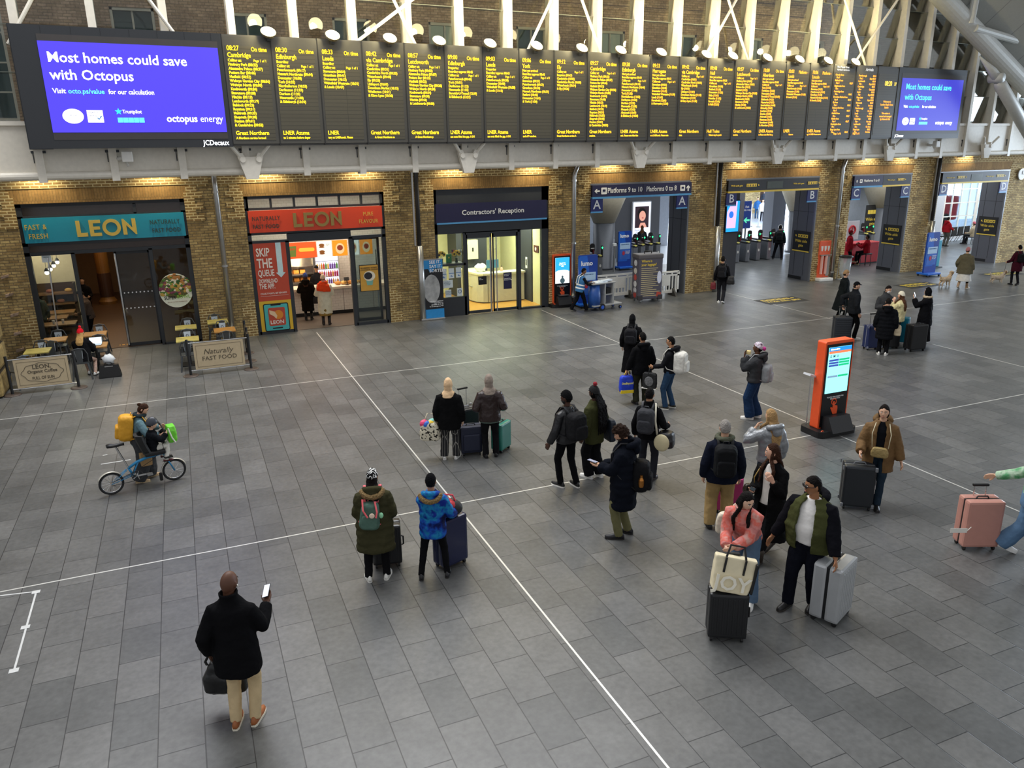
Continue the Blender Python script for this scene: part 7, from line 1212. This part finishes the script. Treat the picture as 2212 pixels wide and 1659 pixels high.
# dog walkers
P3 = person('woman in pink hat, khaki jacket and white skirt walking a dog', (2078, 624), (2098, 538), face=20, h=1.68, w=1.2, skin='#caa284', hair=('short', '#2a1c15'), hat=('beanie', '#b87a7c'), top=dict(c='#5f5a48', th=.07, hem=.66, fl=.12, sl=.02), skirt=dict(hem=.34, r=.3, c='#d8d6d0'), legs=dict(c='#2a2420', w=.0, cuff=.05), shoe=('#a88a6a', '#d8d0c0'), boot=.35, fl=(-.1, -.2, .03, 20), fr=(.1, .2), feat=False, hl=(-.32, .1, .9))
P4 = person('person in a maroon coat with a black bag walking a dog at the right edge', (2190, 616), (2207, 541), face=-30, h=1.66, w=1.0, skin='#caa284', hair=('short', '#17110f'), top=dict(c='#3c1420', th=.045, hem=.62, fl=.05), legs=dict(c='#1a1a1e', w=.004, cuff=.05), fl=(-.06, .12), fr=(.08, -.12, .01, 12), hl=(-.3, .25, .98), feat=False)
backpack(P4, 'black bag on the back of the person in maroon', '#141416', .28, .36, .14, 1.2)
def dog(label, px, py, face, c1, c2, L=.5, H=.42, lead=None):
    p = F(px, py); a = p-CAMLOC; rz = math.atan2(a.y, a.x)-R_(face)-math.pi/2; t = thing('dog', label, 'dog', p, rz)
    z = H*.78; b = B(); b.tube([(0, -L*.5, z), (0, -L*.42, z-.01), (0, -L*.1, z-.03), (0, L*.22, z-.05), (0, L*.42, z+.01), (0, L*.52, z+.1), (0, L*.58, H+.1)], [.05, .085, .085, .11, .1, .075, .06], 12)
    b.sph((0, L*.62, H+.14), (.065, .08, .065), 12, 8); b.tube([(0, L*.68, H+.12), (0, L*.84, H+.1)], [.04, .025], 8); b.tube([(0, -L*.5, z+.03), (0, -L*.62, z+.12), (0, -L*.6, z+.2)], [.03, .03, .015], 8)
    for q in (-1, 1):
        b.tube([(q*.06, L*.36, z-.02), (q*.065, L*.34, z*.5), (q*.065, L*.35, .06), (q*.065, L*.4, .02)], [.05, .032, .024, .03], 8); b.tube([(q*.06, -L*.36, z), (q*.07, -L*.28, z*.62), (q*.07, -L*.46, z*.34), (q*.07, -L*.43, .05), (q*.07, -L*.38, .02)], [.07, .052, .028, .022, .028], 8)
    b.build('body', mt(c1, 1, var=.35, sc=9, bump=.8, bsc=50), t, soft=(.01, 1, (.02, .05)))
    for q in (-1, 1): B().sph((q*.07, L*.6, H+.12), (.02, .04, .06), 8, 6).build('ear', mt(c2, 1), t, True); B().sph((q*.03, L*.74, H+.165), .01, 8, 6).build('eye', BLK, t)
    B().sph((0, L*.85, H+.11), .016, 8, 6).build('nose', BLK, t); b = B(); b.torus((0, L*.53, H+.04), .075, .014, 16, 6, T=M.Rotation(R_(35), 3, 'X')); b.build('collar', mt('#4a2a24', .5), t)
    if lead is not None: q = B().tube([t.matrix_basis @ V((0, L*.5, H+.1))-p, (t.matrix_basis @ V((0, L*.5, H+.1))-p).lerp(lead-p, .5)-V((0, 0, .04)), lead-p], .006, 6).build('dog_lead', BLK); q.location = p; tag(q, 'dark lead between %s' % label.split(' ', 1)[0]+' dog and its walker' , 'lead')
dog('curly cream dog trotting in front of the woman in the pink hat', 2040, 618, 40, '#c9b294', '#a88a64', .5, .42, P3.M @ P3.hand[-1]); dog('low white and tan dog led by the person in maroon', 2152, 611, 60, '#c8b8a4', '#8a6a4a', .5, .34, P4.M @ P4.hand[-1])
# at the gates and doors
P = person('man in black walking to entrance B with a backpack and white shoes', (1556, 655), (1562, 551), face=4, h=1.78, skin='#b5886a', hair=('short', '#100d0c'), top=dict(c='#151518', th=.035, hem=.85), legs=dict(c='#26262a', w=.014, cuff=.065), shoe=('#e8e8e6', '#f0f0ee'), fl=(-.08, .12), fr=(.08, -.14, .02, 20), feat=False)
backpack(P, 'black backpack on the man walking to entrance B', '#1b1b1e', .3, .46, .16, 1.2); bag(P, 'holdall', 'black gym bag hanging on the right of the man walking to entrance B', 'bag', '#151517', (.32, -.06, .74), .3, .3, .26, [[(.24, -.06, 1.0), (.14, -.1, 1.3), (.1, 0, 1.47)]])
t = bag(P, 'shopping_bag', 'small dark red paper bag in his left hand near entrance B', 'bag', '#6a1820', (-.3, .05, .5), .2, .26, .12, [[(-.34, .05, .74), (-.3, .05, .82), (-.26, .05, .74)]])
P = person('man with white headphones standing at the entrance B ticket gates', (1680, 560), (1684, 491), face=2, h=1.76, w=1.08, skin='#b5886a', hair=('short', '#100d0c'), extra=('headphones',), top=dict(c='#1d2022', th=.05, hem=.85), legs=dict(c='#15151a', w=.014, cuff=.07), fl=(-.24, -.05), fr=(.18, -.1), feat=False, vox=.011)
backpack(P, 'dark backpack on the man with headphones', '#17181b', .3, .45, .15, 1.2)
P = person('cleaner in a blue hi-vis vest with white stripes pushing a trolley', (1252, 673), (1252, 590), face=66, lean=12, hyaw=12, h=1.6, skin='#7a543c', hair=('short', '#0f0d0c'), top=dict(c='#1b1b1e', th=.02, hem=.9), legs=dict(c='#131316', w=.02, cuff=.075), fl=(-.1, -.3, .02, 18), fr=(.1, .25), hl=(-.14, .5, 1.12), hr=(.14, .5, 1.1))
HV = mt('#2f6a9a', .7); b = B(); zz = [.8, .95, 1.1, 1.25, 1.38, 1.44]
b.loft([[P.tp((bw(z)[0]+.045)*math.cos(a), (bw(z)[1]+.045)*math.sin(a), z) for a in [2*math.pi*k/20 for k in range(20)]] for z in zz]); b.build('vest', HV, P.root, soft=(.012, 2, (.012, .1)))
b = B()
for z in (.95, 1.08): b.loft([[P.tp((bw(z)[0]+.058)*math.cos(a), (bw(z)[1]+.058)*math.sin(a), z+d) for a in [2*math.pi*k/20 for k in range(20)]] for d in (-.025, .025)])
for q in (-1, 1): b.tube([P.tp(q*.1, -.17, 1.1), P.tp(q*.1, -.16, 1.38), P.tp(q*.11, -.02, 1.49), P.tp(q*.1, .16, 1.36), P.tp(q*.1, .175, 1.1)], .022, 6, flat=.5)
b.build('reflective_stripes', mt('#f0f0ee', .4), P.root)
RC = dict(c='#8e1420', th=.05, hem=.72, sl=.012)
P = person('staff member in a red coat standing at the left of the red desk', loc=F(1830, 573), hp=(1834, 498), face=85, skin='#5a3a28', hair=('crop', '#100c0a'), hat=('beanie', '#6a1018'), top=RC, legs=dict(c='#131316', w=.014, cuff=.07), feat=False, vox=.011)
f = F(1868, 574); t = thing('stool', 'dark stool behind the red desk', 'stool', (f.x, f.y, 0)); B().box(-.2, -.2, .56, .2, .2, .62, bev=.02).build('seat', BLK, t); [B().cyl((a*.16, c*.16, 0), (a*.16, c*.16, .56), .015, 6).build('leg', BLK, t) for a in (-1, 1) for c in (-1, 1)]
P = person('staff member in a red coat seated at the right of the red desk', loc=f, h=1.7, face=-70, sit=.72, fl=(-.12, .42, .15), fr=(.12, .42, .0), skin='#5a3a28', hair=('crop', '#100c0a'), top=dict(RC, hem=.84), legs=dict(c='#131316', w=.014, cuff=.07), hl=(-.14, .4, 1.05), hr=(.14, .4, 1.05), feat=False, vox=.011, shoe=('#a88a64', '#c8b89a'))
P = person('woman in a red jacket standing by the waiting seats in entrance D', loc=F(2040, 532), hp=(2040, 474), face=40, h=1.66, skin='#caa284', hair=('short', '#17110f'), top=dict(c='#a02028', th=.05, hem=.85, hood='down'), legs=dict(c='#5a5a54', w=.014, cuff=.07), feat=False, vox=.011, hr=(.2, .3, 1.0))
f = F(2098, 528); t = thing('stool', 'grey stool in the waiting area under the person in the pink hat', 'stool', (f.x, f.y, 0)); B().box(-.22, -.22, .4, .22, .22, .46, bev=.02).build('seat', GREYP, t); [B().cyl((a*.16, c*.16, 0), (a*.16, c*.16, .4), .015, 6).build('leg', BLK, t) for a in (-1, 1) for c in (-1, 1)]
P = person('person in a pink hat and pale coat sitting in entrance D', loc=f, h=1.66, face=-60, sit=.55, fl=(-.12, .45), fr=(.12, .45), skin='#caa284', hair=('short', '#2a1c15'), hat=('beanie', '#c8707a'), top=dict(c='#b0a48c', th=.05, hem=.84), legs=dict(c='#2a2c30', w=.014, cuff=.07), feat=False, vox=.011)
# behind the gates
for k, (px, py, c, lg, hc) in enumerate(((1634, 472, '#2f5a8a', '#2a4a6a', '#2a1c15'), (1645, 478, '#dcdcda', '#1a1a1e', '#4a3424'), (1657, 470, '#c84a3a', '#c8c6c0', '#1c1512'), (1664, 480, '#1c1f26', '#d8d6d0', '#2a1c15'), (1648, 452, '#4a4f58', '#20242a', '#1c1512'), (1666, 450, '#2a2420', '#1a1a1e', '#3a2a1c'))):
    person('distant passenger %s beyond the entrance B gates' % ['in a blue jacket', 'in a white top', 'in a red top and pale trousers', 'in a dark coat and pale trousers', 'in a grey coat, farther back', 'in a dark brown coat, farther back'][k], loc=F(px, py), h=1.7, face=[180, 170, 190, 10, 180, 0][k], skin='#caa284', hair=('short', hc), top=dict(c=c, th=.045, hem=.78), legs=dict(c=lg, w=.016, cuff=.07), feat=False, vox=.016, fl=(-.1, .15), fr=(.1, -.12), group='passengers beyond the gates')
person('brown haired passenger in a dark jacket behind the gates of entrance A', loc=F(1391, 569)+V((1.15, 2.1, 0)), h=1.7, face=0, skin='#caa284', hair=('mid', '#5a3a24'), top=dict(c='#23252a', th=.045, hem=.8), legs=dict(c='#1a1a1e', w=.014, cuff=.07), feat=False, vox=.012)
# food shop and cafe
P = person('customer in a long black quilted coat and blue hat at the food counter', (668, 692), (672, 592), face=4, h=1.68, w=1.06, skin='#caa284', hair=('mid', '#4a3424'), hat=('beanie', '#3a4a7a'), top=dict(c='#17140f', th=.055, hem=.36, q=.01, sl=.012, hood='down'), legs=dict(c='#141416', w=.0, cuff=.05), boot=.4, feat=False, hl=(-.24, .3, 1.1)); bag(P, 'handbag', 'black shoulder bag of the customer in the quilted coat', 'bag', '#141416', (.3, 0, .62), .26, .28, .12, [[(.24, 0, .88), (.18, -.08, 1.3), (.12, 0, 1.48)]])
P = person('customer in a cream coat and orange shawl at the food counter', (706, 702), (702, 590), face=4, h=1.74, w=1.08, skin='#e0b59a', hair=('short', '#8a6a4a'), hat=('beanie', '#e6c8a8'), top=dict(c='#d8cdb0', th=.055, hem=.42, sl=.02, fl=.03), skirt=dict(hem=.34, r=.22, c='#8a6a2a', m=mt('#8a6a2a', .8, var=.8, sc=20)), legs=dict(c='#1a1614', w=-.005, cuff=.045), boot=.55, shoe=('#1a1412', '#1a1412'), feat=False, extra=('scarf#e04a22',), hl=(-.2, .28, 1.12), hr=(.2, .28, 1.12))
b = B(); b.loft([[P.tp(rx*math.cos(a), ry*math.sin(a)-.015, z-.03*math.cos(a)) for a in [2*math.pi*k/20 for k in range(20)]] for z, rx, ry in ((1.2, .25, .21), (1.3, .25, .2), (1.42, .2, .16), (1.5, .11, .11))]); b.build('shawl', cloth('#e0451f', .5, 12), P.root, soft=(.012, 2, (.025, .1)))
person('server in a dark apron behind the food counter', loc=(4.35, 3.2, .012), h=1.7, rz=math.pi, skin='#a87a5c', hair=('short', '#14100e'), hat=('cap', '#1c1c1e'), top=dict(c='#1a1b1e', th=.025, hem=.85), inner=None, legs=dict(c='#1a1a1e', w=.014, cuff=.07), vox=.01)
P = person('man in grey jumper and black apron bending at the open cafe door', (205, 742), (192, 626), face=-75, lean=9, hpit=20, h=1.74, skin='#b5886a', hair=('short', '#14100e'), top=dict(c='#55483f', th=.035, hem=.82), legs=dict(c='#15161a', w=.018, cuff=.075), shoe=('#1a1a1a', '#d8d4cc'), hl=(-.14, .3, 1.0), hr=(.14, .28, .98))
person('person in dark grey at the back left of the cafe interior', loc=(-4.75, 2.9, .012), h=1.7, rz=R_(-60), skin='#caa284', hair=('short', '#1c1512'), top=dict(c='#2b2f33', th=.045, hem=.8), legs=dict(c='#1a1a1e', w=.014, cuff=.07), feat=False, vox=.011); person('customer with a dark green jacket standing behind the left cafe window', loc=(-4.5, 1.75, .012), h=1.72, rz=R_(20), skin='#caa284', hair=('short', '#1c1512'), top=dict(c='#2f3a36', th=.045, hem=.78), legs=dict(c='#1a1a1e', w=.014, cuff=.07), feat=False, vox=.011)
t = thing('dining_chair', 'dark wooden chair deep in the cafe', 'chair', (-3.75, 6.9, 0), R_(180)); B().box(-.2, -.2, .44, .2, .2, .48).build('seat', DKW, t); B().box(-.2, -.22, .48, .2, -.18, .9).build('backrest', DKW, t); [B().cyl((a*.17, c*.17, .012), (a*.17, c*.17, .44), .02, 6).build('leg', DKW, t) for a in (-1, 1) for c in (-1, 1)]
person('person in a black top sitting deep inside the cafe', loc=(-3.75, 6.9, 0), h=1.7, rz=R_(180), sit=.56, fl=(-.12, .42), fr=(.12, .42), skin='#caa284', hair=('short', '#1c1512'), top=dict(c='#141416', th=.045, hem=.84), legs=dict(c='#1a1a1e', w=.014, cuff=.07), feat=False, vox=.012)
P = person('woman in a red bobble hat and black coat sitting at the laptop outside the cafe', loc=(-2.9, -3.02, 0), h=1.66, rz=R_(-12), sit=.56, lean=6, hpit=8, fl=(-.02, .3), fr=(.2, .12), skin='#e0b59a', hair=('mid', '#b8925a'), hat=('pom', '#d8202c'), top=dict(c='#141416', th=.055, hem=.8, sl=.014, fl=.06), legs=dict(c='#b09080', w=.0, cuff=.045, m=mt('#b89a8a', .8, var=.5, sc=22)), shoe=('#e0e0de', '#1a1a1a'), feat=False, hl=(-.1, .42, .82), hr=(.16, .42, .82))
# ---------------------------------------------------------------- folding bicycle, rider and child
rp = F(245, 1068); fp_ = F(378, 1037); d = (fp_-rp); brz = math.atan2(d.y, d.x); bL = 1.04
t = thing('bicycle', 'blue folding bicycle with small wheels and silver mudguards', 'bicycle', rp, brz); BLU = mt('#2a86b8', .35, .2); BT = M.Translation(rp) @ M.Rotation(brz, 4, 'Z'); TI = M.Rotation(R_(90), 3, 'X')
for x, nm in ((0, 'rear_wheel'), (bL, 'front_wheel')):
    b = B(); b.torus((x, 0, .205), .185, .02, 36, 8, T=TI); wv = b.build(nm, mt('#1c1c1d', .7), t, True); b = B(); b.torus((x, 0, .205), .162, .009, 32, 6, T=TI); b.build('rim', CHROME, wv, True)
    b = B(); 
    for k in range(14): a = 2*math.pi*k/14; b.cyl((x, .02*(1 if k % 2 else -1), .205), (x+.16*math.cos(a), 0, .205+.16*math.sin(a)), .0025, 4)
    b.cyl((x, -.04, .205), (x, .04, .205), .02, 10); b.build('spokes', CHROME, wv)
    b = B(); b.loft([[V((x+rr*math.cos(a), yy, .205+rr*math.sin(a))) for rr, yy in ((.215, -.03), (.22, -.03), (.225, 0), (.22, .03), (.215, .03), (.218, 0))] for a in [R_((20 if x else 40)+k*(118 if x == 0 else 165)/12) for k in range(13)]]); b.build('mudguard', mt('#d6d2c4', .3, .4), t, True)
B().box(bL-.26, -.03, .06, bL-.21, .03, .2).build('mud_flap', BLK, t)
B().tube([(.3, 0, .42), (.45, 0, .5), (.62, 0, .545), (.8, 0, .56), (.9, 0, .57)], [.024, .026, .026, .026, .024], 12).tube([(.3, 0, .43), (.36, 0, .28)], .02, 10).tube([(.36, 0, .28), (.47, 0, .5)], .014, 8).tube([(.9, 0, .64), (.93, 0, .46)], .022, 10).build('frame', BLU, t, True)
for q in (-1, 1): B().tube([(.92, q*.03, .48), (.97, q*.045, .38), (bL, q*.045, .205)], .012, 8).build('fork_blade', BLU, t, True); B().tube([(.35, q*.03, .28), (0, q*.045, .205), (.27, q*.03, .4)], .009, 8).build('rear_stay', BLU, t, True)
B().cyl((.32, 0, .38), (.16, 0, .86), .016, 10).build('seat_post', CHROME, t); B().loft([[V((x, y*w_, z+dz)) for y, dz in ((-1, -.02), (-.6, .02), (0, .03), (.6, .02), (1, -.02), (0, -.03))] for x, w_, z in ((.02, .06, .9), (.08, .085, .9), (.16, .05, .885), (.27, .022, .885), (.3, .012, .88))]).build('saddle', BLK, t, True)
B().tube([(.92, 0, .62), (.95, 0, 1.02)], .018, 10).build('stem', BLK, t); B().tube([(.94, -.27, 1.06), (.95, -.1, 1.04), (.95, .1, 1.04), (.94, .27, 1.06)], .013, 8).build('handlebar', BLK, t); [B().cyl((.94, q*.17, 1.055), (.94, q*.28, 1.062), .018, 10).build('grip', BLK, t) for q in (-1, 1)]
b = B(); b.torus((.42, -.05, .27), .09, .007, 24, 6, T=TI); b.build('chainring', mt('#2a2a2c', .4), t); b = B(); [b.cyl((.42, -.05, .27), (.42+.085*math.cos(a), -.05, .27+.085*math.sin(a)), .007, 5) for a in [2*math.pi*k/5 for k in range(5)]]; b.build('spider', CHROME, t)
B().box(.42, -.075, .255, .62, -.06, .285).build('crank', CHROME, t); B().box(.57, -.15, .25, .66, -.07, .28).build('pedal', mt('#8a8a88', .4), t); B().box(.26, .06, .25, .42, .075, .28).build('crank', CHROME, t); B().tube([(0, -.05, .24), (.42, -.05, .36)], .005, 5).tube([(0, -.05, .18), (.42, -.05, .18)], .005, 5).build('chain', BLK, t)
B().tube([(.86, -.1, 1.0), (.9, -.12, .7), (.7, -.06, .5), (.45, -.05, .38)], .005, 5).tube([(.88, .0, 1.0), (1.0, -.08, .6), (.86, -.06, .42)], .005, 5).build('cable', BLK, t)
s = thing('child_seat', 'black child bike seat with backrest on the blue folding bicycle', 'child seat', BT @ V((.72, 0, .62)), brz); B().box(-.14, -.17, -.02, .2, .17, .06, bev=.025).build('seat', BLK, s); B().loft([[V((x-.03*k, y, z)) for y, k in ((-.17, -2.4), (-.1, .4), (0, 1), (.1, .4), (.17, -2.4))]+[V((x+.04-.03*k, y, z)) for y, k in ((.15, -2.2), (.09, 0), (0, .4), (-.09, 0), (-.15, -2.2))] for x, z in ((-.12, .0), (-.17, .15), (-.21, .28), (-.23, .38))]).build('backrest', mt('#171717', .6), s); B().tube([(.05, 0, 0), (.08, 0, -.06)], .025, 8).build('mount', BLK, s); B().box(.16, -.2, -.1, .3, -.1, -.08).build('footrest', BLK, s)
P = person('child in grey helmet and black jacket on the bicycle seat', loc=BT @ V((.74, 0, .42)), h=1.02, hk_=1.45, rz=brz-math.pi/2, sit=.5, lean=4, hpit=6, skin='#dbae92', hair=('short', '#2a1c15'), hat=('helmet', '#33373f'), top=dict(c='#16181c', th=.06, hem=.84, q=.01, sl=.015), legs=dict(c='#d2cfc4', w=.02, cuff=.075), shoe=('#5a2226', '#2a2020'), fl=(-.22, .3, .04), fr=(.22, .3, .04), hl=(-.16, .42, .92), hr=(.16, .42, .92), vox=.01)
cp = BT @ V((.58, .34, 0))
P = person('woman in a blue-grey jumper pushing the blue folding bicycle', loc=cp, hp=(318, 870), rz=brz-math.pi/2+R_(-8), hyaw=14, hpit=26, lean=10, skin='#dba98c', hair=('bun', '#3a2418'), top=dict(c='#5f7a82', th=.035, hem=.82, sl=.012), legs=dict(c='#3f4042', w=.045, cuff=.13, kn=.05), shoe=('#b09470', '#c8b08a'), fl=(-.14, .12), fr=(.1, -.1), hl=(-.14, .46, 1.1), hr=(.38, .42, 1.08), extra=('scarf#2c3538',), vox=.0075)
backpack(P, 'large mustard yellow roll-top backpack on the cyclist', '#d69a1e', .36, .56, .26, 1.2, '#d69a1e', mat_=mt('#d99c1f', .6, var=.12, bump=.3, bsc=12), top=.12)
g = thing('handlebar_bag', 'lime green bag hanging on the bicycle handlebar', 'bag', BT @ V((1.08, 0, .76)), brz); B().loft([[V((x*k, y*k, z)) for x, y in rnd_rect(.16, .26, .05, 3)] for z, k in ((0, .85), (.05, 1), (.22, 1), (.3, .8))]).build('bag_body', mt('#6ac832', .45), g, soft=(.011, 1, (.015, .09))); B().tube([(-.06, -.12, .28), (-.02, -.145, .1), (.03, -.13, 0)], .012, 6).build('white_piping', WHITE, g)
g = thing('paper_bag', 'brown paper bag hanging below the black child seat', 'bag', BT @ V((.62, .12, .36)), brz); B().loft([[V((x*k, y*k, z)) for x, y in rnd_rect(.2, .1, .02, 2)] for z, k in ((0, .9), (.1, 1), (.24, .95))]).build('bag_body', mt('#a58458', .8), g); B().tube([(-.05, 0, .23), (-.03, 0, .3), (.03, 0, .3), (.05, 0, .23)], .006, 5).build('handle', mt('#a58458', .8), g)
